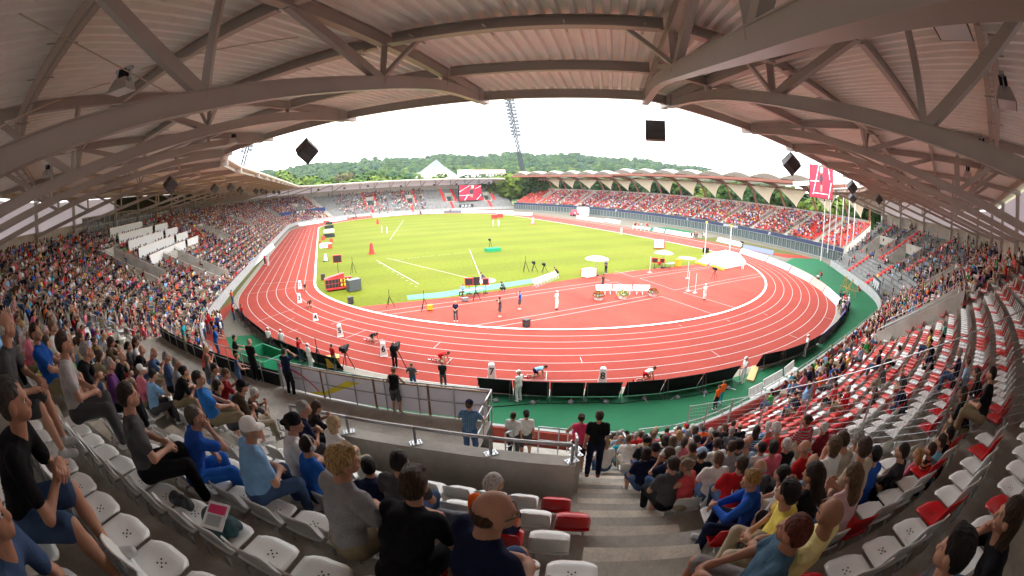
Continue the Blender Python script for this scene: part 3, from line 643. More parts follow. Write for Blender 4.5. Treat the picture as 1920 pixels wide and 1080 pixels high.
fill(m,[(-44.3,-44),(-44.2,-56),(-41,-65),(-38.5,-69),(-41.5,-70),(-44.5,-66),(-46,-60),(-45.6,-50)],-.002)
fill(m,[(-44,62),(-44,84),(44,84),(44,60),(0,82)],-.006); struct(m,'running_track',[M_TRACK])
m=MB(); ring(m,-.30,-.02,.05); ring(m,-.05,-.045,.03); struct(m,'kerb',[M_WHITE])
m=MB(); ring(m,9.76,10.45,.004); struct(m,'track_edge',[mat('pale kerb stone',(.24,.22,.18),.9,noise=.12,scale=1.5)])
m=MB()
for i in range(1,8): ring(m,1.22*i-.025,1.22*i+.03,.005)
ring(m,9.70,9.76,.005)
def seg(m,a,b,w=.05,z=.005,mi=0):
    a=np.array(a[:2],float);b=np.array(b[:2],float);d=b-a;L=np.linalg.norm(d)
    if L<1e-6:return
    n=np.array([-d[1],d[0]])/L*w/2; m.add([(*(a-n),z),(*(b-n),z),(*(b+n),z),(*(a+n),z)],[(0,1,2,3)],mi)
def lines_px(m,pts,w=.05,z=.005):
    P=[gp(u,v) for u,v in pts]
    for a,b in zip(P[:-1],P[1:]): seg(m,a,b,w,z)
for a,b in (((471,534),(591,525)),((460,552),(560,538)),((482,603),(551,579)),((620,608),(657,597)),((648,634),(688,618)),((702,645),(718,636)),((813,653),(826,641)),((836,684),(848,671)),((1024,712),(1025,697)),((1088,670),(1092,681)),((1334,658),(1351,669)),
            ((1480,628),(1498,635)),((1545,594),(1560,599)),((536,603),(552,596)),((541,623),(559,617)),((1273,609),(1279,612)),((1363,600),(1369,603)),((1432,588),(1439,591))): lines_px(m,(a,b),.05)
struct(m,'track_lines',[M_LINE])
# inside the kerb: grass, and the red half-moon for the jumps at the near end
IN=track_curve(-.3)
m=MB(); fill(m,IN,.0); struct(m,'infield_grass',[M_GRASS])
ed=[gp(665,576),gp(860,556),gp(960,541),gp(1140,513),gp(1330,493),gp(1405,482)]
m=MB(); low=[p for p in IN if p[1]<-30]; a0=ed[0][:2]; a1=ed[-1][:2]
_L=[p for p in low if p[1]<min(a0[1],-44) and not (p[0]>0 and p[1]>a1[1])]
_L.sort(key=lambda p:math.atan2(p[0],-(p[1]+37)))
D=[tuple(e[:2]) for e in ed[::-1]]+[(-_cx-r20+.9,a0[1]+.5)]*0+_L
fill(m,D,.004); struct(m,'jumps_area',[M_DZONE])
m=MB(); g=[gp(763,554),gp(826,548),gp(870,541),gp(1010,521),gp(1013,528),gp(880,550),gp(826,558),gp(765,562)]
fill(m,[p[:2] for p in g],.009); struct(m,'green_matting',[mat('green matting',(.10,.33,.2),.85,noise=.12,scale=2)])
m=MB()
for pts in (((706,585),(960,551),(1143,526),(1120,519)),((720,591),(960,558),(1153,529),(1188,540)),((878,612),(1222,553)),((912,616),(1240,556),(1345,592)),((1153,508),(1187,519),(1255,508),(1340,499)),((1200,522),(1265,544),(1330,531),(1425,513)),((1200,522),(1330,502)),
    ((1282,549),(1345,533),(1432,517)),((1282,549),(1385,579)),((1150,514),(1190,507))): lines_px(m,pts,.06,.012)
struct(m,'jump_lines',[M_LINE])
m=MB()
for pts in (((706,488),(786,533)),((726,484),(890,524)),((880,467),(902,522)),((731,450),(757,412)),): lines_px(m,pts,.085,.006)
for i in range(9): u=713+i*8.5; lines_px(m,((u-4,492.5+i*5.4+1),(u+2,493+i*5.4+1)),.08,.006)
for i in range(24):
    t0,t1=i/24,(i+.6)/24
    if i%5!=3: lines_px(m,((742+138*t0,487-14*t0),(742+138*t1,487-14*t1)),.08,.006); lines_px(m,((745+225*t0,440-13*t0),(745+225*t1,440-13*t1)),.08,.006)
for i in range(10): lines_px(m,((745+6*i,432-.5*i),(748.5+6*i,431.8-.5*i)),.07,.006)
struct(m,'field_lines',[M_LINE])
m=MB()
for (u,v,r,mi) in ((908,526,1.35,0),(1289,484,1.6,1)):
    p=gp(u,v); m.lathe((p[0],p[1],.0),[(r,0),(r,.014)],28,mi)
struct(m,'throwing_circle',[M_WHITE,mat('pale sand',(.62,.55,.42),.95,noise=.1,scale=4)])
# ------------------------------------------------------------------ roof over the bowl: ribbed sheet on purlins on curved trusses
roof=tag(empty('stadium_roof',(-33,-94,14)),'beige steel roof of ribbed sheet on curved trusses that overhangs the curved grandstand','roof'); 
def TR_(m,name,mats,smooth=False,par=None):
    m.V=[(x+33,y+94,z-14) for x,y,z in m.V]; return m.build(name,mats,par or roof,smooth)
BOT=[(0,14.2),(.1,14.2),(.24,13.93),(.36,13.5),(.5,13.02),(.65,12.5),(.83,11.97),(1,11.55)]; TOP=[(0,14.42),(.12,14.5),(.35,14.62),(.7,14.72),(1,14.72)]
zb_=lambda u:float(np.interp(u,[a for a,_ in BOT],[b for _,b in BOT])); zt_=lambda u:float(np.interp(u,[a for a,_ in TOP],[b for _,b in TOP]))
def bz(u):  # smooth lower chord
    return (zb_(max(0,u-.06))+zb_(u)+zb_(min(1,u+.06)))/3
for i,t in enumerate(TR):
    tip=np.array(t[:2]); root=np.array(t[2:]); P=lambda u,z:np.array((*(tip+(root-tip)*u),z)); m=MB(); dist=np.linalg.norm(tip-CAM[:2])
    lat=np.array([-(root-tip)[1],(root-tip)[0],0])/np.linalg.norm(root-tip); n=22 if dist<70 else 9
    us=[j/n for j in range(n+1)]
    w=.19; hb=.32; ht=.27
    def chord(us,zf,w,h):
        V=[];F=[]
        for u in us:
            for a,b in ((-1,-1),(1,-1),(1,1),(-1,1)): V.append(P(u,zf(u)+b*h/2)+lat*a*w/2)
        for j in range(len(us)-1):
            for q in range(4): F.append((j*4+q,j*4+(q+1)%4,j*4+4+(q+1)%4,j*4+4+q))
        F+=[(3,2,1,0),tuple((len(us)-1)*4+q for q in range(4))]; m.add(V,F)
        if dist<45: # flanges stand 2 cm proud of the web plates
            for s in (-1,1):
                for j in range(len(us)-1): m.beam(P(us[j],zf(us[j])+s*(h/2-.001)),P(us[j+1],zf(us[j+1])+s*(h/2-.001)),w+.05,.022)
    chord(us,bz,w,hb); chord(us,lambda u:zt_(u)-.02,w-.02,ht)
    m.box((0,0,0),(0,0,0)) if 0 else None
    tipE=P(-.035,14.30); m.beam(P(.02,14.30),tipE,.26,.42)
    if dist<110:
        for u in (.17,.36,.64): m.beam(P(u,bz(u)),P(u,zt_(u)),.16,.14)
        m.beam(P(.36,13.55),P(.55,zt_(.55)-.1),.17,.2); m.beam(P(.64,12.6),P(.82,zt_(.82)-.1),.17,.2); m.beam(P(.37,13.6),P(.2,zt_(.2)-.1),.12,.12) if i%3==0 else None
        for s in (-1,1): m.beam(P(.362,13.62),P(.36,14.55)+lat*s*1.1,.10,.10)
    TR_(m,'truss',[M_PAINT])
m=MB(); sh=MB(); fas=MB(); top=MB(); lamps=[]; PUR=[]
for i in range(len(TR)-1):
    A=TR[i];B=TR[i+1]; ta,ra,tb,rb=[np.array(x) for x in (A[:2],A[2:],B[:2],B[2:])]; dist=min(np.linalg.norm(ta-CAM[:2]),np.linalg.norm(ra-CAM[:2]))
    Q=lambda u,v,z:np.array((*((ta+(ra-ta)*u)*(1-v)+(tb+(rb-tb)*u)*v),z))
    for u in (.17,.36,.55,.75,.94):
        a,b=Q(u,.03,zt_(u)+.0),Q(u,.97,zt_(u)+.0); 
        q_=MB(); (q_.ibeam(a,b,.17,.32) if dist<70 else q_.beam(a,b,.15,.3)); PUR.append((dist,q_))
    if dist<40:   # cable tray and small brackets along the purlins
        for u in (.36,.75): 
            a,b=Q(u+.018,.05,zt_(u)-.24),Q(u+.018,.95,zt_(u)-.24); m.beam(a,b,.2,.05)
            for q in (.15,.4,.65,.9): m.beam(Q(u-.01,q,zt_(u)-.2),Q(u+.035,q,zt_(u)-.2),.03,.03)
    # edge beam and gutter
    a,b=Q(-.005,0,14.34),Q(-.005,1,14.34); m.ibeam(a,b,.16,.34); fas.beam(Q(-.03,0,14.72),Q(-.03,1,14.72),.12,.2); 
    near=dist<55; wdt=(np.linalg.norm(tb-ta)+np.linalg.norm(rb-ra))/2; nc=max(3,int(wdt/(.37 if near else 1.1))); prof=[(0,0),(.28,0),(.42,1),(.86,1)] ; hgt=.12
    vs=[((j+p)/nc,h) for j in range(nc) for p,h in prof]+[(1,0)]; us=[-.035,.1,.3,.5,.7,.9,1.02]
    V=[Q(u,v,zt_(min(1,max(u,0)))+.17+h*hgt) for u in us for v,h in vs]; L=len(vs)
    sh.add(V,[(r*L+j,r*L+j+1,(r+1)*L+j+1,(r+1)*L+j) for r in range(len(us)-1) for j in range(L-1)])
    TR_(sh,'ribbed_sheet',[M_ROOF]); sh=MB()
    top.add([Q(-.035,0,14.84),Q(-.035,1,14.84),Q(1.03,1,15.08),Q(1.03,0,15.08)],[(0,1,2,3)])
    if dist<60: lamps.append((i,Q))
TR_(m,'edge_beam',[M_PAINT]); PUR.sort(key=lambda t:t[0])
for _,q_ in PUR[:100]: TR_(q_,'purlin',[M_PAINT])
q2=MB()
for _,q_ in PUR[100:]: q2.add(q_.V,q_.F)
TR_(q2,'far_purlins',[M_PAINT])['kind']='stuff'
TR_(fas,'gutter',[M_WHITE]); TR_(top,'roof_skin',[mat('pale roof skin',(.62,.6,.56),.7,noise=.05)])
# end gable panels
for t,nm in ((TR[-1],'end_gable'),(TR[0],'end_gable')):
    m=MB(); p=np.array(t[:2]);q=np.array(t[2:]); m.slab([p,q,q+np.array((.05,.05)),p+np.array((.05,.05))],[14.3,12,12,14.3],[14.8,14.9,14.9,14.8]); TR_(m,nm,[M_WHITE])
# floodlights, hanging loudspeakers and small fittings under the roof are things of their own
M_GLASS=mat('lamp glass',(.75,.78,.8),.12,spec=.8,coat=.6); M_ALU=mat('alu reflector',(.6,.6,.62),.25,metal=.9); M_SPK=mat('loudspeaker grille',(.035,.03,.03),.6,noise=.15,scale=30)
def floodlight(p,rz,label,s=1.):
    o=tag(empty('floodlight',p,rz),label,'floodlight','floodlights under the roof'); o.scale=(s,)*3
    m=MB(); m.box((-.24,-.06,-.05),(.24,.06,.02)); m.beam((-.2,0,0),(-.2,0,-.3),.03,.05); m.beam((.2,0,0),(.2,0,-.3),.03,.05); m.build('bracket',[M_STEEL],o)
    m=MB(); V=[(-.16,-.14,-.22),(.16,-.14,-.22),(.16,.14,-.22),(-.16,.14,-.22),(-.3,-.24,-.5),(.3,-.24,-.5),(.3,.24,-.5),(-.3,.24,-.5)]; m.add(V,[(0,1,2,3),(0,4,5,1),(1,5,6,2),(2,6,7,3),(3,7,4,0)]); m.build('housing',[M_ALU],o)
    m=MB(); m.box((-.28,-.22,-.505),(.28,.22,-.49)); m.tube((-.15,0,-.44),(.15,0,-.44),.05,10); m.build('lamp_glass',[M_GLASS],o)
    m=MB(); m.box((-.1,-.1,-.22),(.1,.1,-.02)); m.build('ballast',[M_BLACK],o)
def onr(i,v,u,dz):
    a,b=TR[i],TR[i+1]; p=(np.array(a[:2])*(1-u)+np.array(a[2:])*u)*(1-v)+(np.array(b[:2])*(1-u)+np.array(b[2:])*u)*v; return (p[0],p[1],zt_(u)+dz)
iA=[k for k,t in enumerate(TR) if t[0]==-27.1][0]
fl=[((1775,20),5.6,1.15,'large silver floodlight at the top right corner of the roof'),((1885,175),8.5,1,'silver floodlight under the roof, second from the top right corner'),((1842,278),14,1,'silver floodlight third along the cable tray on the right of the roof'),((1815,325),20,1,'small floodlight fourth along the cable tray on the right of the roof'),
    ((230,155),8.6,.9,'dark floodlight by the cross of bracing rods at the upper left'),((130,270),13,.9,'floodlight between the first two trusses at the left edge'),((90,322),18,.9,'small floodlight at the far left under the roof'),((438,262),22,1,'floodlight cluster hung at the left roof edge above the left corner')]
for (u,v),t,s,lb in fl:
    p=CAM+ray(u,v)*t; floodlight((p[0],p[1],min(p[2]+.3*s,14.45)),YAW+.3,lb,s)
def speaker(p,a,rz,tilt,label):
    o=tag(empty('hanging_loudspeaker',p),label,'loudspeaker','loudspeakers hung along the roof edge')
    b=MB(); h=a/2; b.add([(-h,-h,-h),(h,-h,-h),(h,h,-h),(-h,h,-h),(-h,-h*.55,h),(h,-h*.55,h),(h,h,h),(-h,h,h)],[(0,3,2,1),(4,5,6,7),(0,1,5,4),(1,2,6,5),(2,3,7,6),(3,0,4,7)])
    c=b.build('cabinet',[M_SPK],o); fz=math.atan2(CAM[1]-p[1],CAM[0]-p[0])+math.pi/2
    c.rotation_euler=(Matrix.Rotation(fz,3,'Z')@Matrix.Rotation(.72 if rz-YAW>.3 else 0,3,'Y')@Matrix.Rotation(.45 if rz-YAW>.3 else 0,3,'Z')@Matrix.Rotation(.25 if rz-YAW>.3 else 0,3,'X')).to_euler() if rz<2 else (0,0,rz)
    g=MB(); g.box((-h*.9,-h*.93,-h*.85),(h*.9,-h*.99,-h*.2)); g.box((-h*.1,-h*1.03,-h*.9),(h*.1,-h*1.0,-h*.8)); gg=g.build('grille',[mat('dark mesh',(.06,.055,.055),.5)],c)
    w=MB(); zt=max(14.2-p[2],h+.3)
    for x in (-h*.7,0,h*.7): w.tube((x*.9,0,h*.8),(x*.15,0,zt),.013,5)
    w.build('cable',[M_STEEL],o)
spk=[(576,283,19,.74,.7,'black loudspeaker box hung in the gap of sky left of the mast'),(1229,245,16.2,.76,.05,'large black loudspeaker hung from the roof beam at the middle'),(1484,307,23.5,.8,.8,'black loudspeaker hung left of the right video screen'),(320,347,33,.86,.8,'nearest of the dark loudspeakers over the left stand'),
 (403,354,50,.8,.8,'second nearest loudspeaker over the left stand'),(433,352,56,.8,.8,'third loudspeaker over the left stand'),(451,357,66,.8,.8,'fourth loudspeaker over the left stand'),(480,359,88,.85,.8,'fifth loudspeaker over the left stand'),(492,358.5,96,.85,.8,'sixth loudspeaker over the left stand'),(499,360,103,.8,.8,'seventh loudspeaker over the left stand'),(514,360.5,118,.8,.8,'eighth loudspeaker over the left stand'),(523,360.5,128,.8,.8,'farthest loudspeaker over the left stand'),
 (1598,351,42,.85,.8,'black loudspeaker just right of the video screen, upper of two'),(1599,371,52,.8,.8,'black loudspeaker right of the video screen, lower of two'),(1648,373,46,.7,.8,'small black loudspeaker in front of the right end of the clerestory')]
for u,v,t,a,rz,lb in spk: speaker(tuple(CAM+ray(u,v)*t),a,YAW+rz,0,lb)
for k,(u,v) in enumerate(((597,355.5),(646,353),(690,349),(752,349),(814,346.5),(856,345),(917,343))):
    r=ray(u,v); t=(90-CAM[1])/r[1]; speaker(tuple(CAM+r*t),.8,2.2,0,['first','second','third','fourth','fifth','sixth','seventh'][k]+' small loudspeaker from the left under the far stand roof')
# thin bracing rods crossing under the sheet
m=MB()
for a,b in (((0,238),(205,155)),((35,25),(335,185)),((265,130),(560,70))):
    p=CAM+ray(*a)*7.5; q=CAM+ray(*b)*9; p[2]=min(p[2],14.5); q[2]=min(q[2],14.5); m.tube(p,q,.014,6)
TR_(m,'bracing_rod',[mat('pale rod',(.55,.47,.36),.5)])
# ------------------------------------------------------------------ the older stand on the right, with its cable-and-timber roof
RP=np.array([(54,80),(59,62),(65,46),(69,21),(70,1),(69.5,-15),(67.5,-30),(65,-44),(61,-59),(58,-68)],float)[::-1]
def rx(y,o=0.): 
    y0=np.interp(y,RP[:,1],RP[:,0]); e=1.5; g=(np.interp(y+e,RP[:,1],RP[:,0])-np.interp(y-e,RP[:,1],RP[:,0]))/(2*e); n=np.array((1,-g))/math.hypot(1,g); return np.array((y0+n[0]*o,y+n[1]*o))
old=tag(empty('timber_roofed_stand',(70,0,0)),'older red seated stand on the right under a scalloped white canopy on brown timber beams','grandstand')
def TO(m,name,mats,smooth=False): m.V=[(x-70,y,z) for x,y,z in m.V]; return m.build(name,mats,old,smooth)
ys=srange(-67,80,3.); OR,OD,OZ,OH=15,.86,3.15,.385
m=MB()
for a,b in zip(ys[:-1],ys[1:]):
    for k in range(OR):
        z=OZ+OH*k; p,q,r_,s_=rx(a,k*OD),rx(b,k*OD),rx(b,k*OD+OD),rx(a,k*OD+OD); zb=z-OH if k else z-.5
        m.add([(*p,zb),(*q,zb),(*q,z),(*p,z),(*s_,z),(*r_,z)],[(0,1,2,3),(3,2,5,4)])
    m.add([(*rx(a,OR*OD),0),(*rx(b,OR*OD),0),(*rx(b,OR*OD),OZ+OH*OR+1),(*rx(a,OR*OD),OZ+OH*OR+1)],[(0,1,2,3)])
for y in (-67,80): m.add([(*rx(y,0),0),(*rx(y,OR*OD),0),(*rx(y,OR*OD),OZ+OH*OR),(*rx(y,0),OZ)],[(0,1,2,3)])
TO(m,'terrace',[M_CONC])
m=MB(); gl=MB(); n=0
for a,b in zip(ys[:-1],ys[1:]):
    for j in range(2):
        y0=a+(b-a)*j/2; y1=a+(b-a)*(j+1)/2
        p,q=rx(y0,-.05),rx(y1,-.05); m.beam((*p,.0),(*p,2.3),.14,.14)
        gl.add([(*rx(y0,.12),.1),(*rx(y1,.12),.1),(*rx(y1,.12),2.3),(*rx(y0,.12),2.3)],[(0,1,2,3)])
        mdl=(p+q)/2; m.beam((*mdl,.1),(*mdl,2.3),.05,.05)
    m.beam((*rx(a,-.05),2.28),(*rx(b,-.05),2.28),.16,.1); m.beam((*rx(a,0),.1),(*rx(b,0),.1),.1,.2)
TO(m,'facade_frame',[mat('grey facade frame',(.24,.26,.26),.5)]); TO(gl,'facade_glass',[mat('grey green glazing',(.075,.105,.105),.2,spec=.7)])
m=MB()
for a,b in zip(ys[:-1],ys[1:]): m.slab([rx(a,-.12),rx(a,-.05),rx(b,-.05),rx(b,-.12)],2.35,3.2)
bn=TO(m,'blue_banner',[mat('navy banner',(.018,.03,.08),.6,noise=.1)])
m=MB()
for y in (66,55,46,37.5,29,20,10,0,-12,-24,-36,-48,-58): 
    for k in range(0,OR):
        c=rx(y,k*OD+.6); m.obox((*c,OZ+OH*k),.4,1.3,OH/2)
    if int(y)%2==0:
        for s in (-1.2,1.2): wall_line(m,[rx(y+s,k) for k in (5,11)],.15,[OZ+2.2-.2,OZ+4.9-.2],[OZ+2.2+1,OZ+4.9+1])
TO(m,'stair',[M_WALL])
YB=[79,69.8,60.6,52.2,43.4,34.2,25.1,14.9,5.0,-5.2,-15.4,-26,-36.6,-47.3,-58,-67]
M_TIM=mat('brown laminated timber',(.20,.065,.04),.5,noise=.15,scale=3,stretch=(1,.2,1)); M_MEM=translucent(mat('pale membrane',(.46,.39,.29),.8,noise=.05,scale=.6,bump=.2,bscale=3),.4,(.46,.39,.29)); M_MEMW=translucent(mat('white membrane',(.42,.41,.385),.7),.12,(.5,.46,.4))
for y in YB:
    m=MB(); zf=16.4 if y<20 else 15.6; P=[(-1.5,zf),(3,zf+.1),(7,zf-.2),(10.5,zf-1.0),(12.5,zf-2.0)]
    for (a,za),(b,zb) in zip(P[:-1],P[1:]): m.beam((*rx(y,a),za-.15),(*rx(y,b),zb-.15),.45,1.05)
    m.beam((*rx(y,11.5),zf-1.4),(*rx(y-1.8,13.6),OZ+OH*OR-.5),.45,.55); TO(m,'timber_beam',[M_TIM])
    if y>-60:
        m=MB(); m.beam((*rx(y,11.3),zf-1.6),(*rx(y-4.6,14.2),10),.1,.1); m.tube((*rx(y,2),zf),(*rx(y,2),zf+3.6),.05,6); m.tube((*rx(y-1.1,2),zf),(*rx(y-1.1,2),zf+3.6),.05,6); m.beam((*rx(y,2),zf+1.8),(*rx(y-1.1,2),zf+1.8),.06,.06); TO(m,'strut',[mat('dark strut',(.06,.05,.045),.5)])
for y1,y0 in zip(YB[:-1],YB[1:]):
    zf=16.5 if y0<20 else 15.8; nu,nv=8,8
    V=[]; 
    for i in range(nu+1):
        u=i/nu
        for j in range(nv+1):
            v=j/nv; y=y0+(y1-y0)*v; x=-2.2+14.5*u; s=math.sin(math.pi*v); V.append((*rx(y,x),zf+.35+1.9*s*(1-.75*u)*(.55+.45*min(1,u*6))-1.3*max(0,u-.55)/.45))
    F=[(i*(nv+1)+j,i*(nv+1)+j+1,(i+1)*(nv+1)+j+1,(i+1)*(nv+1)+j) for i in range(nu) for j in range(nv)]
    m=MB(); m.add(V,F); TO(m,'canopy',[M_MEMW],True)
    m=MB(); V=[]; n=8      # hanging sail behind the seats, narrowing to a point
    for i in range(n+1):
        t=i/n; w=(1-t)**1.25
        for j in range(7):
            v=.5+(j/6-.5)*w*.96; V.append((*rx(y0+(y1-y0)*v,10.6+3.4*t**1.3-.9*(1-abs(j/3-1))*(1-t)),zf-1.2-(zf-1.2-10.1)*t))
    m.add(V,[(i*7+j,i*7+j+1,i*7+8+j,i*7+7+j) for i in range(n) for j in range(6)]); TO(m,'sail',[M_MEM],True)
m=MB()
for a,b in zip(YB[:-1],YB[1:]):
    zf=16.0 if b<20 else 15.3; m.beam((*rx(a,-2.3),zf+.1),(*rx(b,-2.3),zf+.1),.3,.7); m.beam((*rx(a,5),zf+.1),(*rx(b,5),zf+.1),.25,.4); m.beam((*rx(a,10.5),zf-.9),(*rx(b,10.5),zf-.9),.3,.4)
TO(m,'timber_purlin',[M_TIM])
# screens
def screen(name,c,w,h,rz,label,img,depth=1.0):
    o=tag(empty(name,c,rz),label,'video screen'); m=MB(); m.box((-w/2-.12,.0,-h/2-.12),(w/2+.12,depth,h/2+.12)); m.build('cabinet',[M_BLACK],o)
    E=lambda n,c,s=1.0:mat(n,c,.6,emit=(*c,s)); m=MB(); m.m=0; m.add([(-w/2,-.02,-h/2),(w/2,-.02,-h/2),(w/2,-.02,h/2),(-w/2,-.02,h/2)],[(0,1,2,3)])
    for k,(mi,pts) in enumerate(img):
        m.add([(x*w,-.03-.004*k,z*h) for x,z in pts],[tuple(range(len(pts)))],mi)
    m.build('display',[E('screen pink red',(.60,.012,.035),.22),E('screen white',(.85,.8,.85),.2),E('screen dark',(.03,.02,.03),.3),E('screen skin',(.5,.2,.15),.14)],o); return o
ln=lambda a,b,w=.012:[(a[0]-w,a[1]),(a[0]+w,a[1]),(b[0]+w,b[1]),(b[0]-w,b[1])]
ath=lambda x,s=1.:[(2,[(x-.03*s,-.12),(x+.03*s,-.12),(x+.075*s,.1),(x+.05*s,.24),(x-.05*s,.24),(x-.075*s,.1)]),(3,[(x-.03*s,-.3),(x-.005*s,-.3),(x+.0*s,-.1),(x-.035*s,-.1)]),(3,[(x+.005*s,-.33),(x+.035*s,-.33),(x+.045*s,-.1),(x+.0*s,-.1)]),(3,[(x-.028*s,.25),(x+.028*s,.25),(x+.032*s,.34),(x,.39),(x-.032*s,.34)])]
r_=ray(882,361.3); t_=(90-CAM[1])/r_[1]; sc=CAM+r_*t_
screen('video_screen',(float(sc[0]),90.,float(sc[2])),11.5,6.9,.12,'large video screen above the empty far terrace showing a runner on a pink track',
    [(1,[(-.5,.05),(-.5,.09),(.0,.5),(-.05,.5)]),(1,[(.2,.25),(.22,.28),(.5,.47),(.5,.43)]),(1,[(-.5,-.17),(.0,-.15),(.0,-.17),(-.5,-.19)]),(1,[(-.28,-.5),(-.24,-.5),(-.1,-.12),(-.12,-.12)]),(1,[(.27,-.5),(.31,-.5),(.5,-.1),(.5,-.16)]),(1,[(.04,.3),(.14,.3),(.16,.5),(.04,.5)])]+ath(.05,1.6))
r1=ray(1540,341)*75+CAM
o=screen('portrait_video_screen',tuple(r1),4.3,5.4,-1.15,'upright video screen under the right roof showing a walking athlete on a pink track',
    [(1,ln((-.36,-.42),(-.12,.5),.011)),(1,ln((.34,-.5),(.44,.0),.013)),(1,ln((.3,.5),(.38,.1),.01)),(1,[(-.3,-.36),(.3,-.36),(.3,-.38),(-.3,-.38)]),(1,[(-.5,.0),(-.1,.02),(-.1,.0),(-.5,-.02)])]+ath(0,1.1)+[(1,[(-.06,.3),(.06,.3),(.06,.46),(-.06,.46)])],.25)
m=MB()
for x in (-2.2,-.8,.8,2.2):
    for y in (.4,1.9): m.tube((x,y,-3.2),(x,y,4.0),.05,6)
for z in (-3,-1.6,-.2,1.2,2.6,4.0):
    m.beam((-2.2,1.9,z),(2.2,1.9,z),.07,.07)
    for x in (-2.2,2.2): m.beam((x,.4,z),(x,1.9,z),.07,.07); m.beam((x,.4,z),(x,1.9,min(z+1.4,4)),.05,.05)
m.build('support_frame',[M_BLACK],o)
p=CAM+ray(1487,345)*92; q=CAM+ray(1692,338)*82; m=MB(); m.ibeam(p,q,.5,.9,.08); g=m.build('white_girder',[M_WHITE]); tag(g,'long white steel girder running behind the upright video screen','girder')
# net poles and net at the right end
poles=[((1546.7,375),(1540.7,470)),((1556,380),(1553,455)),((1567,382),(1565,450)),((1579,378),(1577,445)),((1590,382),(1589,440)),((1601,388),(1600,436))]
for k,(a,b) in enumerate(poles):
    d=ray(*b); t=84+k*1.7; P=CAM+d*t; zt=P[2]+ (b[1]-a[1])/FPX*t*1.04; m=MB(); m.tube((0,0,0),(0,0,zt-max(P[2]-2,0)),.09,8); o=m.build('net_pole',[M_WHITE],None,loc=(P[0],P[1],max(P[2]-2,0)))
    tag(o,['first','second','third','fourth','fifth','sixth'][k]+' white net pole from the left beside the right end terrace','pole','white net poles at the end of the old stand')
# floodlight masts
def mast(base,top,label,w0=2.5,w1=1.8,heads=True,rz=0.):
    base=np.array(base,float);top=np.array(top,float); o=tag(empty('floodlight_mast',tuple(base)),label,'light mast','lattice floodlight masts'); m=MB(); ax=top-base; n=26; C4=[]
    for i in range(n+1):
        t=i/n; w=(w0+(w1-w0)*t)/2; c=ax*t; C4.append([c+np.array((math.cos(a+rz)*w,math.sin(a+rz)*w,0)) for a in (.78,2.36,3.93,5.5)])
    for i in range(n):
        for q in range(4):
            m.tube(C4[i][q],C4[i+1][q],.27,5,cap=False); m.tube(C4[i][q],C4[i+1][(q+1)%4],.13,4,cap=False); m.tube(C4[i+1][q],C4[i+1][(q+1)%4],.13,4,cap=False)
    m.build('lattice_shaft',[mat('blue grey mast steel',(.03,.04,.055),.5)],o)
    if heads:
        for i in range(14):
            t=.62+.38*i/13; c=ax*t; m=MB()
            for s in (-1,1):
                m.box((c[0]+s*2.1-.75,c[1]-.8,c[2]-.8),(c[0]+s*2.1+.75,c[1]-.2,c[2]+.6)); m.beam((c[0],c[1],c[2]),(c[0]+s*2.1,c[1]-.3,c[2]),.2,.2)
            m.build('lamp_pair',[mat('lamp housing',(.05,.065,.09),.4)],o)
    if base[2]<20:
        m=MB()
        for a in (.78,2.36,3.93,5.5): m.tube((math.cos(a+rz)*1.1,math.sin(a+rz)*1.1,6.5),(math.cos(a+rz)*5.5,math.sin(a+rz)*5.5,0),.22,6)
        m.build('splayed_leg',[M_STEEL],o)
mast((76.5,107,0),(58.3,97,62),'tall leaning lattice floodlight mast behind the gap between far stand and canopied stand')
mast((-80,101,0),(-63,101,56),'lattice floodlight mast leaning right beyond the left stand, cut off by the roof')
# far building with the big grey hipped roof, and the long pale house
def loc_px(u,v,t): return CAM+ray(u,v)*t
def farb(pts,t,name,label,cat,depth,parts):
    o=None
c=loc_px(812,330,330); rz=math.atan2(_rt[1],_rt[0]); o=tag(empty('hall',(c[0],c[1],0),rz),'big hall with a steep grey hipped roof and white gable before the wooded hill','hall')
W_=lambda u,v,y:((u-812)*.37,y,c[2]+(331-v)*.37)
m=MB(); F_=[(786,345),(858,345),(854,329),(831,310),(805,310),(786,324)]; m.add([W_(u,v,0) for u,v in F_]+[W_(u,v,.4) for u,v in F_],[(0,1,2,3,4,5),(11,10,9,8,7,6)]); m.add([(-14,.5,0),(17,.5,0),(17,30,0),(-14,30,0),(-14,.5,c[2]),(17,.5,c[2]),(17,30,c[2]),(-14,30,c[2])],[(0,1,5,4),(1,2,6,5),(2,3,7,6),(3,0,4,7)]); m.build('white_gable',[M_WHITE],o)
m=MB(); m.add([W_(804,311,-.5),W_(832,311,-.5),W_(816,294,7)],[(0,1,2)]); m.add([W_(804,311,-.5),W_(816,294,7),W_(808,294,20),W_(768,319,24),W_(772,322,3),W_(785,327,-.5)],[(0,1,2,3,4,5)]); m.add([W_(832,311,-.5),W_(857,331,-.5),W_(857,331,30),W_(808,294,20),W_(816,294,7)],[(0,1,2,3,4)]); m.build('hipped_roof',[mat('grey slate roof',(.13,.145,.15),.7,noise=.1)],o)
p0=loc_px(858,322,300);p1=loc_px(948,322,300); c=(p0+p1)/2; L=np.linalg.norm((p1-p0)[:2]); rz=math.atan2((p1-p0)[1],(p1-p0)[0]); zt=loc_px(900,319,300)[2]
o=tag(empty('apartment_house',(c[0],c[1],0),rz),'long pale house with a salmon tiled roof behind the far stand','house'); m=MB(); m.slab([(-L/2,0),(L/2,0),(L/2,11),(-L/2,11)],0,zt-2.5); m.slab([(-L/2,-.2),(-L*.22,-.2),(-L*.22,6),(-L/2,6)],zt-4,zt+.4); m.build('wall',[M_WHITE],o)
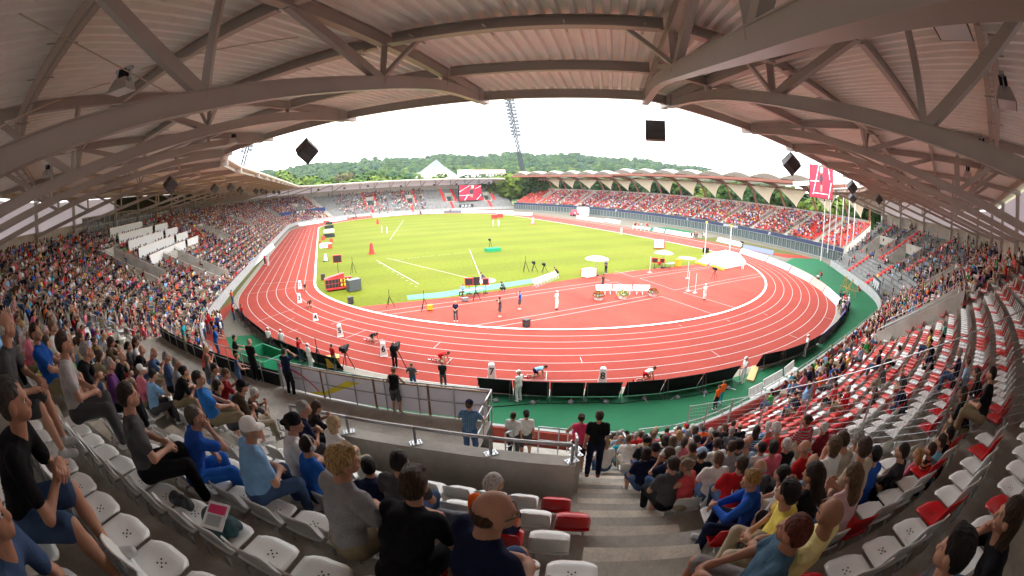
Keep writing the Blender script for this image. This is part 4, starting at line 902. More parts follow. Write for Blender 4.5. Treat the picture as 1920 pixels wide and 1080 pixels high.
m=MB(); m.add([(-L*.22,-.6,zt-2.6),(L/2,-.6,zt-2.6),(L/2,5.5,zt+.6),(-L*.22,5.5,zt+.6),(L/2,11.6,zt-2.6),(-L*.22,11.6,zt-2.6)],[(0,1,2,3),(3,2,4,5)]); m.build('roof',[mat('salmon tiles',(.42,.2,.15),.8,noise=.1)],o)
m=MB()
for i in range(16): x=-L/2+L*(i+.6)/16.5; m.box((x-.5,-.26,zt-1.2 if i<5 else zt-4.2),(x+.5,-.21,zt-.2 if i<5 else zt-3.0))
m.build('window',[mat('dark window',(.06,.07,.08),.3)],o)
# wooded hill: a terrain sheet, and the forest on it as one mass of crowns
rng=np.random.RandomState(5)
def hill_el(az):   # height of the skyline (degrees above the eye) by compass bearing
    return float(np.interp(az,[-40,-12,-9,-2,4,12,22,30,40,48,56,62,75,100],[2,3.2,4.1,4.3,4.5,4.6,4.7,4.85,4.6,4.1,3.3,2.6,1.6,1]))
def hz(az,r):
    top=CAM[2]+r*0+900*math.tan(R(hill_el(az)-.35)); t=min(1,max(0,(r-300)/600)); return top*(t**1.15)*(.96+.04*math.sin(az*.7+r*.01))
V=[];az=list(np.linspace(-60,115,90)); rs=list(np.linspace(240,980,26))
for r in rs:
    for a in az: V.append((CAM[0]+r*math.sin(R(a)),CAM[1]+r*math.cos(R(a)),hz(a,r)-.1 if r<930 else hz(a,930)*.8))
n=len(az); m=MB(); m.add(V,[(i*n+j,i*n+j+1,(i+1)*n+j+1,(i+1)*n+j) for i in range(len(rs)-1) for j in range(n-1)]); struct(m,'hill',[mat('forest floor',(.035,.06,.02),.95,noise=.3,scale=.05)],True)
def foliage(name,c1,c2,scale):
    m=mat(name,c1,.85,noise=.45,scale=scale,bump=.8,bscale=scale*5,grain=.3); return m
LEAF=[foliage('leaf dark',(.019,.046,.012),0,.25),foliage('leaf mid',(.036,.074,.014),0,.25),foliage('leaf light',(.078,.118,.016),0,.25),foliage('leaf blue green',(.018,.050,.024),0,.25),foliage('leaf brownish',(.075,.07,.03),0,.25)]
def crown_tmpl(seed,nc=10,leaf=420):
    """a crown: many small leaf clumps spread over and inside an uneven lobed volume"""
    rs=np.random.RandomState(seed); L=[]; 
    for i in range(nc):
        th=rs.rand()*6.28; ph=rs.rand()*2-1; rr=.55*(rs.rand()**.5); L.append((rr*math.cos(th),rr*math.sin(th),ph*.42,.38+.2*rs.rand()))
    V=[];F=[]
    for i in range(leaf):
        x,y,z,r=L[rs.randint(nc)]; d=rs.randn(3); d/=np.linalg.norm(d); q=r*(.75+.3*rs.rand()); p=np.array((x,y,z))+d*q
        a=rs.randn(3); a=np.cross(d,a); a/=np.linalg.norm(a)+1e-9; b=np.cross(d,a); s=.045+.06*rs.rand(); tl=d*.04*rs.randn(); n=len(V)
        V+=[p-a*s-b*s*.7,p+a*s-b*s*.6+tl,p+a*s*.6+b*s,p-a*s*.7+b*s*.8-tl]; F.append((n,n+1,n+2,n+3))
    return np.array(V),np.array(F)
CT=[crown_tmpl(i,10,260) for i in range(4)]; CTN=[crown_tmpl(20+i,14,1500) for i in range(3)]
_cores=[surf_nets(lambda X,s=s:np.sqrt((X*X).sum(1))-(.62+.09*np.sin(X[:,0]*7+s)*np.sin(X[:,1]*6+s*2)+.07*np.sin(X[:,2]*9+s)),(-.9,-.9,-.9),(.9,.9,.9),.16) for s in range(4)]
VV=[];FF=[];MM=[];n=0
for _ in range(3300):
    a=rng.uniform(-14,66); r=rng.uniform(300,900)**1.0; r=300+600*rng.rand()**.8; x,y=CAM[0]+r*math.sin(R(a)),CAM[1]+r*math.cos(R(a)); z=hz(a,r); s=rng.uniform(5.5,9.5); k=rng.randint(4); mi=rng.choice([2,1,3,2,2] if r<430 else [1,1,3,2,0] if r<600 else [0,1,3,1,0])
    c=np.cos(k*2+a);sn=np.sin(k*2+a)
    for (v,q) in (CT[k],_cores[k]):
        w=np.stack([(v[:,0]*c-v[:,1]*sn)*s,(v[:,0]*sn+v[:,1]*c)*s,v[:,2]*s*.85],1)+(x,y,z+s*.35); VV.append(w); FF.append(q+n); MM.append(np.full(len(q),mi)); n+=len(v)
o=mesh_obj('hill_forest',np.vstack(VV),np.vstack(FF),LEAF,None,np.concatenate(MM)); o['kind']='stuff'; o['label']='mixed green forest covering the long hill behind the stadium'; o['category']='forest'
# single trees beyond the far stand, each with trunk and crown
M_BARK=mat('bark',(.08,.06,.04),.9,noise=.2,scale=6)
def tree(x,y,h,w,mi,label,z0=0.):
    o=tag(empty('broadleaf_tree',(x,y,z0),rng.rand()*6),label,'tree','trees behind the stands'); m=MB(); m.tube((0,0,0),(.2,.1,h*.35),.32,8,.24); m.tube((.2,.1,h*.35),(0,.2,h*.75),.24,8,.07)
    for i in range(6): a=i*1.05; m.tube((.15,.1,h*(.3+.05*i)),(math.cos(a)*w*.5,math.sin(a)*w*.5,h*(.52+.05*i)),.13,6,.04)
    m.build('trunk',[M_BARK],o); k=rng.randint(3); v,q=CTN[k]; c,cq=_cores[k]; c=c*.82
    V=np.vstack([v,c])*np.array((w,w,h*.55))*.5/.62+(0,0,h*.62); mesh_obj('crown',V,np.vstack([q,cq+len(v)]),[LEAF[mi]],o)
def tree_px(u,vt,t,w,mi,label):
    P=CAM+ray(u,vt)*t; tree(P[0],P[1],max(P[2],4),w,mi,label)
kinds=['dark green','mid green','light yellow green','bluish green','brownish green']; left=0
TL=[(528,322,250,15,2),(556,333,240,13,2),(585,327,255,15,2),(612,330,240,13,1),(640,322,250,14,4),(668,330,240,14,1),(690,318,262,15,1),(716,326,250,14,2),(738,322,262,13,3),(757,327,255,12,1),(778,331,262,12,1),(812,328,250,13,2),(838,332,246,12,1),(858,331,250,10,3),(876,329,246,10,0),(893,333,250,10,4),(918,326,240,13,1),(940,328,235,12,2),(958,330,225,13,1),(975,322,215,17,2),(700,334,225,14,2),(728,334,225,13,2),(750,336,222,14,1),(790,334,225,13,2),(820,336,220,12,2),(650,336,228,14,2),(600,338,228,14,2),(575,340,230,14,2),(880,337,215,11,2),(905,337,215,11,1),(930,336,215,12,2),(955,336,212,13,2),(1010,318,205,14,1),(1035,325,215,13,0)]
for i,(u,v,t,w,mi) in enumerate(TL): tree_px(u,v,t,w,mi,f'{kinds[mi]} round tree behind the far stand, number {i+1} counted from the left')
_y=74
for i in range(15):
    P=rx(_y,30+rng.rand()*14); mi=[1,0,2,1,0][i%5]; tree(P[0],P[1],rng.uniform(15,20),rng.uniform(13,16),mi,f'{kinds[mi]} tree behind the canopied stand, number {i+1} from its far end'); _y-=9.6
# ------------------------------------------------------------------ seats and spectators
def proj(P):
    d=np.array(P,float)-CAM; L=np.linalg.norm(d); d/=L; th=math.acos(max(-1,min(1,d@_fw))); a,b=d@_rt,d@_up; h=math.hypot(a,b)+1e-12; r=2*FPX*math.sin(th/2); return 960+r*a/h,540-r*b/h,L
def inview(P,mg=30):
    u,v,L=proj(P); return -mg<u<1920+mg and -mg<v<1080+mg
def inward(s): f,b,_=fbt(s); d=(f-b)/np.linalg.norm(f-b); return d, math.atan2(d[1],d[0])-math.pi/2
AIS=[(291.95-1.5,291.95),(282.5,284.1),(262.5,263.9),(312.9,314.3),(318.2,319.6),(327,328),(249.5,250.5),(237.1,238.1),(242.7,243.9),(225.5,226.5),(232.2,233.2),(214.5,215.5),(203.9,204.9),(197.5,198.5),(184.5,185.5),(171.9,172.9),(166.5,167.5),(154.5,155.5),(142.5,143.5),(130.5,131.5),(122,123),(116.5,117.5),(107.5,108.5),(94.5,95.5),(296.2,296.9)]
AISK={0:(-1,20),1:(10,20)}
DESK=[(213,219.5,9,19),(220,236,9,19)]
def seat_ok(s,k):
    if s<90 or s>343: return False
    for i,(a,b) in enumerate(AIS):
        k0,k1=AISK.get(i,(-1,20))
        if a<s<b and k0<=k<k1: return False
    if incut(s,k): return False
    if 283.9<s<290.6 and k<11: return False
    if 213<s<236.5 and k>=9: return False
    if 84<s<93: return False
    return True
def slots():
    out=[]
    for k in range(NR):
        ss=np.arange(90,343.5,.25); P=np.array([bp(s,k+.62) for s in ss]); L=np.r_[0,np.cumsum(np.linalg.norm(np.diff(P[:,:2],axis=0),axis=1))]
        for q in np.arange(0,L[-1],.5):
            s=float(np.interp(q,L,ss))
            if seat_ok(s,k): out.append((s,k))
    return out
rs=np.random.RandomState(11); SL=[]
for s,k in slots():
    p=bp(s,k+.62)
    if inview(p+np.array((0,0,.6))): SL.append((float(np.linalg.norm(p-CAM)),s,k,p))
SL.sort(key=lambda t:t[0])
def seat_col(s,k):
    if s>284.2: 
        if s<290.6 and (k>14 or s<289.2): return M_SW
        if s>296.9: return M_SR if rs.rand()<(.62 if k<10 else .42) else M_SW
        return M_SR if rs.rand()<.28 else M_SW
    if s>262: return M_SR if rs.rand()<.06 else M_SW
    if s>236: return M_SR if rs.rand()<(.4 if k<7 else .12) else M_SW
    return M_SR if rs.rand()<.75 else M_SW
M_SW=mat('white seat plastic',(.76,.76,.74),.3,noise=.05,scale=2,spec=.4); M_SR=mat('red seat plastic',(.55,.010,.016),.3,noise=.08,scale=2,spec=.3); M_SRB=mat('bright red seat plastic',(.62,.03,.02),.3,spec=.5)
def seat_parts():
    def shell(rows,th):
        V=[];n=len(rows[0])
        for sgn in (0,1):
            for r in rows:
                for (x,y,z) in r: V.append((x,y,z))
        m=len(rows); nv=m*n; V=np.array(V,float); g=V[:nv].reshape(m,n,3); du=np.gradient(g,axis=0); dv=np.gradient(g,axis=1); nn=np.cross(du.reshape(-1,3),dv.reshape(-1,3)); nn/=np.linalg.norm(nn,axis=1)[:,None]+1e-9
        V[nv:]=V[:nv]-nn*th; F=[]
        for i in range(m-1):
            for j in range(n-1):
                a=i*n+j; F.append((a,a+1,a+n+1,a+n)); F.append((nv+a+n,nv+a+n+1,nv+a+1,nv+a))
        B=[(0,j) for j in range(n)]+[(i,n-1) for i in range(1,m)]+[(m-1,j) for j in range(n-2,-1,-1)]+[(i,0) for i in range(m-2,0,-1)]
        B=[i*n+j for i,j in B]
        for a,b in zip(B,B[1:]+B[:1]): F.append((a,nv+a,nv+b,b))
        return V,F
    rows=[]
    for i in range(9):
        t=i/8; y=.215-.40*t; r=[]
        for j in range(9):
            u=j/8*2-1; w=.215*(1-.10*(1-t)**6-.5*max(0,.12-t)); cor=.03*max(0,abs(u)-.6)/.4
            z=.425+.022*abs(u)**3-.018*(1-u*u)*math.sin(math.pi*min(1,t*1.1))-.035*max(0,.16-t)/.16*(1)+.012*t
            r.append((u*w,y-cor*(t<.2)*1.4,z))
        rows.append(r)
    pan=shell(rows,.014)
    rows=[]
    for i in range(9):
        t=i/8; r=[]
        for j in range(9):
            u=j/8*2-1; w=.215*(1-.10*t**4); y=-.185-.09*t-.015*t*t+.045*abs(u)**2.5*(.4+.6*t)+(.03*(1-t)**6); z=.437+.36*t-.045*max(0,abs(u)-.55)/.45*t**4
            r.append((-u*w,y,z))
        rows.append(r)
    back=shell(rows,.014); return pan,back
_pan,_back=seat_parts(); SP={}
for c,mm in (('w',M_SW),('r',M_SR)):
    SP[c]=(mesh_only('seat_pan',np.array(_pan[0]),_pan[1],[mm,M_DARK]),mesh_only('backrest',np.array(_back[0]),_back[1],[mm]))
_m=MB(); _m.beam((0,-.2,.40),(0,.12,.40),.03,.03); _m.beam((0,-.2,.41),(0,-.24,.12),.03,.03); _m.beam((0,-.24,.02),(0,-.24,.22),.05,.02); BRK=mesh_only('bracket',_m.V,_m.F,[M_STEEL])
_m=MB(); 
for _x,_y in ((-.03,-.02),(.03,-.02),(-.03,.03),(.03,.03),(0,.005)): _m.lathe((_x,_y,.4255),[(.009,0),(.009,.0015)],10)
HOLES=mesh_only('drain_holes',_m.V,_m.F,[M_DARK])
ORD=['','first','second','third','fourth','fifth','sixth','seventh','eighth','ninth','tenth','eleventh','twelfth','thirteenth','fourteenth','fifteenth','sixteenth','seventeenth','eighteenth','nineteenth','twentieth']
WUSE={}
def where(s,k):
    P_=[bp(x,k) for x in srange(min(s,291.2),max(s,291.2)+.01,1.)]; n=max(1,int(round((sum(np.linalg.norm(b-a) for a,b in zip(P_[:-1],P_[1:]))-.3)/.5)))
    while (k,n,s>291.2) in WUSE and WUSE[(k,n,s>291.2)]!=s: n+=1
    WUSE[(k,n,s>291.2)]=s
    return f"row {20-k} from back wall, place {n} {'right' if s>291.2 else 'left'} of stairs"
NSEAT=300
def scl(L): return 1.12 if L<9 else max(1.,1.12-.12*(L-9)/9)
seen_lbl=set()
for L,s,k,p in SL[:NSEAT]:
    c=seat_col(s,k); key='r' if c is M_SR else 'w'; _,rz=inward(s); o=empty('stadium_seat',tuple(p),rz); o.scale=(1.02,)*3
    lb=('red' if key=='r' else 'white')+' plastic seat, '+where(s,k); 
    tag(o,lb,'seat','white and red plastic seats in rows')
    for nm,me in (('seat_pan',SP[key][0]),('backrest',SP[key][1])): q=bpy.data.objects.new(nm,me); COL.objects.link(q); q.parent=o
    for x in (-.14,.14): q=bpy.data.objects.new('bracket',BRK); COL.objects.link(q); q.parent=o; q.location=(x,0,0)
    if L<5.5: q=bpy.data.objects.new('drain_holes',HOLES); COL.objects.link(q); q.parent=o; q.location=(0,.02,-.006)
# the rest of the seats as one mass
_v=np.array([(-.21,.2,.40),(.21,.2,.40),(.215,-.18,.43),(-.215,-.18,.43),(-.2,-.27,.79),(.2,-.27,.79),(-.2,.19,.36),(.2,.19,.36),(-.2,-.2,.40),(.2,-.2,.40),(-.2,-.30,.77),(.2,-.30,.77)])
_q=np.array([(0,3,2,1),(3,4,5,2),(6,7,9,8),(8,9,11,10),(0,1,7,6),(4,10,11,5),(0,6,8,3),(1,2,9,7),(3,8,10,4),(2,5,11,9)])
rest=SL[NSEAT:]; VV=[];FF=[];MM=[]
for i,(L,s,k,p) in enumerate(rest):
    _,rz=inward(s); c,sn=math.cos(rz),math.sin(rz); g=1.0; VV.append(np.stack([(_v[:,0]*c-_v[:,1]*sn)*g,(_v[:,0]*sn+_v[:,1]*c)*g,_v[:,2]*g],1)+p); FF.append(_q+12*i); cc=seat_col(s,k); MM.append(np.full(10,(1 if cc is M_SR else 0)))
# seats of the older stand
i=len(rest)
for k in range(OR):
    y=-66
    while y<79:
        p2=rx(y,k*OD+.5); g=rx(y,k*OD); d=p2-g; rz=math.atan2(-d[1],-d[0])-math.pi/2; c,sn=math.cos(rz),math.sin(rz); ok=all(abs(y-a)>.8 for a in (66,55,46,37.5,29,20,10,0,-12,-24,-36,-48,-58))
        if ok: VV.append(np.stack([_v[:,0]*c-_v[:,1]*sn,_v[:,0]*sn+_v[:,1]*c,_v[:,2]],1)+(p2[0],p2[1],OZ+OH*k)); FF.append(_q+12*i); MM.append(np.full(10,2)); i+=1
        y+=.52
o=mesh_obj('distant_seats',np.vstack(VV),np.vstack(FF),[M_SW,M_SRB,M_SRB],None,np.concatenate(MM)); tag(o,'thousands of small red and white seats in all the farther rows','seats',kind='stuff')
# ---- prototypes
random.seed(3)
proto('sit_lap',seated(.10,'lap',(.1,-.05)),legs='long'); proto('sit_lap_s',seated(.16,'lap',(-.35,-.08)),legs='short'); proto('sit_clasp',seated(.55,'clasp',(.15,-.05)),legs='short'); proto('sit_clasp_l',seated(.5,'clasp',(-.5,-.1)),legs='long')
proto('sit_knees',seated(.3,'knees',(.5,0)),legs='short'); proto('sit_phone',seated(.25,'phone',(0,-.45)),legs='long'); proto('sit_chin',seated(.38,'chin',(-.2,.02)),legs='long'); proto('sit_back',seated(-.18,'lap',(-.4,.02),feet=(.5,.42)),legs='short')
proto('sit_cam',seated(.12,'cam',(0,-.05)),legs='short'); proto('sit_tank',seated(.1,'phone',(.3,-.25)),sleeves='none',legs='short'); proto('sit_long',seated(.22,'clasp',(.5,-.1)),sleeves='long',legs='long'); proto('sit_big',seated(.2,'lap',(-.5,0),w=1.12,belly=1),legs='long')
proto('st_down',standing('down'),legs='long'); proto('st_rail',standing('rail',.14),legs='long'); proto('st_rail_s',standing('rail',.2,(.2,-.1)),sleeves='none',legs='short'); proto('st_cam',standing('cam',.05),legs='long'); proto('st_cam_s',standing('cam',.05),legs='short'); proto('st_hips',standing('hips',0,(.4,-.1)),legs='long'); proto('st_front',standing('front',.03,(-.4,-.1)),legs='long'); proto('st_cross',standing('cross',0),legs='long'); proto('st_short',standing('down',0,(.2,0),.12),legs='short'); proto('st_phone',standing('phone',.06,(0,-.4)),legs='long')
proto('crouch',crouch(),sleeves='none',legs='tight'); proto('squat',squat(),legs='long')
CLR=dict(white=(.68,.68,.66),grey=(.26,.26,.27),dgrey=(.07,.07,.075),black=(.012,.012,.014),navy=(.012,.016,.045),blue=(.02,.11,.42),lblue=(.22,.42,.68),sky=(.30,.45,.60),teal=(.02,.30,.38),red=(.45,.015,.02),dred=(.18,.01,.015),pink=(.60,.16,.22),coral=(.60,.08,.09),yellow=(.72,.58,.12),pyellow=(.75,.66,.30),orange=(.75,.13,.015),green=(.05,.30,.07),khaki=(.22,.18,.11),brown=(.07,.045,.025),beige=(.42,.36,.27),purple=(.12,.04,.16),denim=(.05,.09,.18),jade=(.15,.5,.4))
SKN=[(.50,.28,.19),(.42,.22,.14),(.56,.34,.25),(.36,.18,.11)]
HRC=dict(black=(.012,.009,.008),brown=(.05,.027,.015),dbrown=(.025,.014,.009),lbrown=(.12,.07,.035),blond=(.42,.27,.11),grey=(.28,.26,.24),white=(.55,.53,.50),red=(.12,.025,.015))
NPERS=0; NEAR=[]; USED=[]
def at_px(u,v,z): return gp(u,v,z)
def head_off(key): H=PROTO[key]['H']; return H
LK={(22,748):17,(66,622):16,(160,655):15,(10,610):17,(118,642):16,(205,682):14,(228,668):13,(238,740):15,(468,803):14,(365,778):14,(453,724):12,(474,737):11,(372,708):13,(548,792):13,(568,764):12,(626,792):12,(590,762):11,(577,832):13,(285,660):12,(312,668):12,(330,680):12,(345,695):12,(408,722):12,(420,700):11,(402,690):11,(265,655):12,(240,648):12,(254,640):12,(205,640):13,(150,632):14,(132,668):14}
def place_seated(u,v,k,key,face,label,scale=1.12,**kw):
    k=LK.get((u,v),k)
    """seat a spectator in row k so that the head is where the photograph's row sits"""
    H=PROTO[key]['H']; zf=Z0+RH*k; z=zf+(H[2]+.11)*scale; P=gp(u,v,z); s,kk=inv(P[0],P[1]); _,rz=inward(s); a=rz+face; off=np.array((-math.sin(a),math.cos(a)))*H[1]*scale
    kk=min(kk,k+.95); person(key,(P[0]-off[0],P[1]-off[1],zf),a,scale=scale,label=label,group='spectators in the stands',**kw); USED.append((s,k,P[0]-off[0],P[1]-off[1]))
S=place_seated; C_=CLR; Hc=HRC
S(640,862,15,'sit_lap_s',-.3,'person with short blond hair in a grey t-shirt in the middle of the front edge',shirt=C_['grey'],pants=C_['khaki'],hairc=Hc['blond'],style='mop',scale=1.06)
S(775,905,15,'sit_clasp',-.12,'person with thick brown hair in plain black between the blond and the bald one',shirt=C_['black'],pants=C_['black'],hairc=Hc['brown'],style='mop',scale=1.06)
S(922,957,15,'sit_lap_s',-.75,'balding person with dark rimmed glasses in a navy t-shirt beside the stairs',shirt=C_['navy'],pants=C_['denim'],hairc=Hc['brown'],style='fringe',glasses=True,scale=1.16)
S(925,905,13,'sit_clasp_l',-.2,'white haired person in a bright orange jacket with a foot up on the wall',shirt=C_['orange'],pants=C_['navy'],hairc=Hc['white'],style='short',scale=1.05)
S(748,862,13,'sit_lap',.1,'person with black hair in a dark grey t-shirt in front of the wall',shirt=C_['dgrey'],pants=C_['denim'],hairc=Hc['black'],style='short')
S(690,872,13,'sit_clasp',.5,'person in navy leaning forward on bare knees beside the wall',shirt=C_['navy'],pants=C_['dgrey'],hairc=Hc['black'],style='short',scale=1.)
S(468,803,13,'sit_big',-.35,'heavy person in a light blue polo shirt and white cap',shirt=C_['lblue'],pants=C_['denim'],hairc=Hc['grey'],style='fringe',cap=(.75,.74,.72),scale=1.08)
S(548,792,12,'sit_lap_s',-.7,'person in a white t-shirt and black cap turned backwards',shirt=C_['white'],pants=C_['dgrey'],hairc=Hc['dbrown'],style='short',cap=C_['black'],cap_back=True)
S(577,832,13,'sit_lap',-.35,'young person in a blue t-shirt wearing light grey headphones',shirt=C_['blue'],pants=C_['denim'],hairc=Hc['dbrown'],style='short',phones=True,scale=1.02)
S(568,764,11,'sit_clasp_l',-.5,'person with greying hair in a black t-shirt behind the white shirt',shirt=C_['navy'],pants=C_['dgrey'],hairc=Hc['grey'],style='short')
S(626,792,11,'sit_lap',-.4,'blond person with a bob haircut and white top by the low wall',shirt=C_['white'],pants=C_['beige'],hairc=(.5,.36,.2),style='bob',scale=1.05)
S(590,762,9,'sit_phone',-.6,'long haired person in black in the lowest row above the walkway',shirt=C_['black'],pants=C_['black'],hairc=Hc['brown'],style='long',scale=1.)
S(365,778,13,'sit_chin',-.35,'person in a royal blue sports vest with white side panels',shirt=(.02,.09,.42),pants=C_['blue'],hairc=(.10,.08,.065),style='short')
S(238,740,14,'sit_lap',-.35,'person in a charcoal polo shirt and black trousers',shirt=C_['dgrey'],pants=C_['black'],hairc=Hc['dbrown'],style='short',scale=1.16)
S(453,724,11,'sit_clasp',-.5,'person in a dark olive t-shirt and black cap looking left',shirt=(.055,.04,.025),pants=C_['dgrey'],hairc=Hc['dbrown'],style='short',cap=C_['black'])
S(474,737,10,'sit_phone',-.4,'white haired person in shorts bent over a phone by the rail',shirt=C_['dgrey'],pants=C_['beige'],hairc=Hc['white'],style='short',scale=1.)
S(372,708,11,'sit_back',-.4,'person in a mid blue shirt with a knee drawn up',shirt=(.02,.13,.40),pants=C_['khaki'],hairc=Hc['dbrown'],style='short')
S(22,748,16,'sit_clasp',-.45,'close-cropped person in a black t-shirt at the left edge with clasped hands',shirt=C_['black'],pants=C_['denim'],hairc=(.07,.06,.055),style='short',scale=1.12)
S(-30,955,17,'sit_clasp',-.5,'person in a dark blue top and khaki shorts in the bottom left corner',shirt=C_['denim'],pants=C_['khaki'],hairc=Hc['brown'],style='short',scale=1.1)
S(66,622,15,'sit_back',-.4,'person in a deep blue polo shirt in the upper left rows',shirt=(.01,.07,.30),pants=C_['khaki'],hairc=Hc['dbrown'],style='short')
S(160,655,14,'sit_clasp',-.4,'person in a black t-shirt and blue shorts left of the grey stairs',shirt=C_['black'],pants=C_['denim'],hairc=Hc['grey'],style='short')
S(10,610,16,'sit_knees',-.4,'person in grey shorts with arms and knees up at the left edge',shirt=C_['dgrey'],pants=C_['dgrey'],hairc=Hc['white'],style='fringe')
S(118,642,15,'sit_lap',-.3,'person in a pale grey shirt behind the deep blue polo',shirt=(.4,.38,.38),pants=C_['dgrey'],hairc=Hc['brown'],style='short')
S(205,682,13,'sit_lap',-.4,'grey haired person in purple black next to the black t-shirt',shirt=C_['purple'],pants=C_['black'],hairc=Hc['grey'],style='short',scale=1.05)
S(228,668,12,'sit_clasp',-.5,'bald person in a black shirt with bare knees',shirt=C_['black'],pants=C_['beige'],hairc=Hc['grey'],style='fringe',scale=1.05)
for i,(u,v,k,c,h,st) in enumerate(sorted(((285,660,11,'denim','white','fringe'),(312,668,11,'denim','grey','short'),(330,680,11,'grey','grey','short'),(345,695,11,'black','black','bun'),(408,722,11,'navy','dbrown','short'),(420,700,10,'dred','lbrown','short'),(402,690,10,'grey','dbrown','short'),(388,672,9,'dgrey','lbrown','bob'),(385,655,8,'coral','blond','short'),(265,655,11,'black','grey','fringe'),
    (240,648,11,'dgrey','dbrown','tail'),(254,640,11,'white','brown','long'),(205,640,12,'brown','brown','bob'),(150,632,13,'beige','brown','long'),(98,612,15,'white','lbrown','short'),(132,668,14,'green','dbrown','tail')))):
    S(u,v,k,['sit_lap','sit_lap_s','sit_clasp','sit_phone'][i%4],-.4,f'person with {h} hair in {c}, {ORD[i+1]} from left near the walkway rail'.replace('lbrown','light brown').replace('dbrown','dark brown').replace('dgrey','dark grey').replace('dred','dark red'),shirt=C_[c],pants=[C_['denim'],C_['khaki'],C_['black']][i%3],hairc=Hc[h],style=st,scale=1.08)
def R_(u,v,k,*a,**kw): kw['scale']=min(kw.get('scale',1.02),1.04); S(u,v,RK.get((u,v),k),*a,**kw)
RK={(1290,872):11,(1258,850):10,(1316,850):10,(1347,858):11,(1391,867):12,(1428,838):10,(1411,897):13,(1426,875):12,(1468,888):13,(1478,922):14,(1530,888):14,(1603,890):14,(1558,962):15,(1490,992):15,(1641,850):13,(1693,845):13,(1722,850):13,(1746,842):13,(1765,826):13,(1780,812):13,(1525,868):13,(1510,838):12,(1475,832):11,(1545,800):10,(1795,1032):16,(1893,965):16}
R_(1290,872,12,'sit_tank',.75,'person in a coral red sleeveless top writing beside the stairs',shirt=C_['coral'],pants=C_['beige'],hairc=(.2,.14,.09),style='bun')
R_(1258,850,11,'sit_phone',.4,'person with a dark bob in a navy top at the stairs',shirt=C_['navy'],pants=C_['denim'],hairc=Hc['brown'],style='bob')
R_(1316,850,12,'sit_lap',-.1,'person in a black t-shirt and pale blue cap',shirt=C_['black'],pants=C_['black'],hairc=Hc['dbrown'],style='short',cap=C_['sky'])
R_(1347,858,12,'sit_lap',0,'light haired person in a white vest right of the blue cap',shirt=C_['white'],pants=C_['denim'],hairc=Hc['lbrown'],style='tail',scale=1.)
R_(1391,867,12,'sit_lap',-.2,'person with a ponytail in a red printed t-shirt',shirt=C_['red'],pants=C_['denim'],hairc=Hc['brown'],style='tail')
R_(1428,838,11,'sit_lap',.1,'person with short black hair in a white printed t-shirt',shirt=C_['white'],pants=C_['dgrey'],hairc=Hc['black'],style='short')
R_(1411,897,13,'sit_long',1.0,'blond person in a royal blue track jacket holding a phone',shirt=(.02,.09,.42),pants=C_['navy'],hairc=(.36,.2,.07),style='mop')
R_(1426,875,13,'sit_lap',.2,'balding person in grey behind the blue track jacket',shirt=C_['dgrey'],pants=C_['beige'],hairc=Hc['grey'],style='fringe')
R_(1468,888,13,'sit_clasp_l',.9,'person with black hair in a white shirt leaning towards the stairs',shirt=C_['white'],pants=C_['beige'],hairc=Hc['black'],style='short')
R_(1478,922,14,'sit_big',1.1,'person with black hair in a bright yellow shirt leaning left',shirt=C_['yellow'],pants=C_['beige'],hairc=Hc['black'],style='mop',scale=1.16,lean=0)
R_(1530,888,15,'sit_tank',.2,'person with long straight dark hair and bare shoulders',shirt=C_['black'],pants=C_['black'],hairc=Hc['dbrown'],style='long')
R_(1603,890,15,'sit_tank',0,'person with long curly light brown hair in a pale pink top',shirt=(.55,.36,.36),pants=C_['denim'],hairc=Hc['lbrown'],style='long')
R_(1558,962,16,'sit_back',.5,'bald person with glasses in a pale yellow shirt',shirt=C_['pyellow'],pants=C_['khaki'],hairc=Hc['grey'],style=None,glasses=True,scale=1.15,skin=(.34,.17,.10))
R_(1490,992,16,'sit_back',1.0,'person with dark red short hair in a blue grey top and grey shorts',shirt=(.06,.12,.18),pants=(.22,.20,.2),hairc=Hc['red'],style='short',scale=1.15,skin=(.40,.19,.12))
R_(1641,850,14,'sit_lap',.1,'person with dark hair in a blue t-shirt with a bag strap',shirt=(.02,.08,.36),pants=C_['black'],hairc=Hc['black'],style='short')
R_(1693,845,14,'sit_lap',.35,'broad person in a black t-shirt turned left',shirt=(.03,.025,.03),pants=C_['black'],hairc=Hc['dbrown'],style='short',scale=1.2)
R_(1722,850,14,'sit_lap',.1,'child with long blond hair in pink between the black t-shirt and the striped one',shirt=C_['pink'],pants=C_['denim'],hairc=Hc['blond'],style='long',scale=.85)
R_(1746,842,14,'sit_lap',.2,'person in a striped orange and black top',stripe=(1,0),second=(.02,.015,.015),shirt=(.5,.22,.14),pants=C_['denim'],hairc=Hc['brown'],style='short',scale=.95)
R_(1765,826,14,'sit_lap',.3,'person in a light blue t-shirt right of the striped top',shirt=(.14,.32,.42),pants=C_['dgrey'],hairc=Hc['dbrown'],style='short',scale=1.)
R_(1780,812,14,'sit_lap',.2,'person in sunglasses and a black shirt at the right end of the group',shirt=C_['black'],pants=C_['black'],hairc=Hc['black'],style='short',glasses=True,scale=1.05)
R_(1525,868,13,'sit_clasp_l',.3,'balding person in a blue plaid shirt',shirt=(.04,.08,.2),pants=C_['beige'],hairc=Hc['dbrown'],style='fringe',stripe=(.4,.4),second=(.35,.38,.4))
R_(1510,838,12,'sit_lap',.5,'balding person in a red shirt leaning right',shirt=C_['red'],pants=C_['dgrey'],hairc=Hc['grey'],style='fringe')
R_(1475,832,12,'sit_lap',.1,'white haired person in a black shirt',shirt=C_['black'],pants=C_['dgrey'],hairc=Hc['white'],style='short',scale=1.)
R_(1545,800,11,'sit_big',.4,'white haired person in a dark red patterned shirt behind the fence',shirt=(.20,.015,.02),pants=C_['black'],hairc=Hc['white'],style='short',scale=1.15,stripe=(.5,.3),second=(.05,.01,.02))
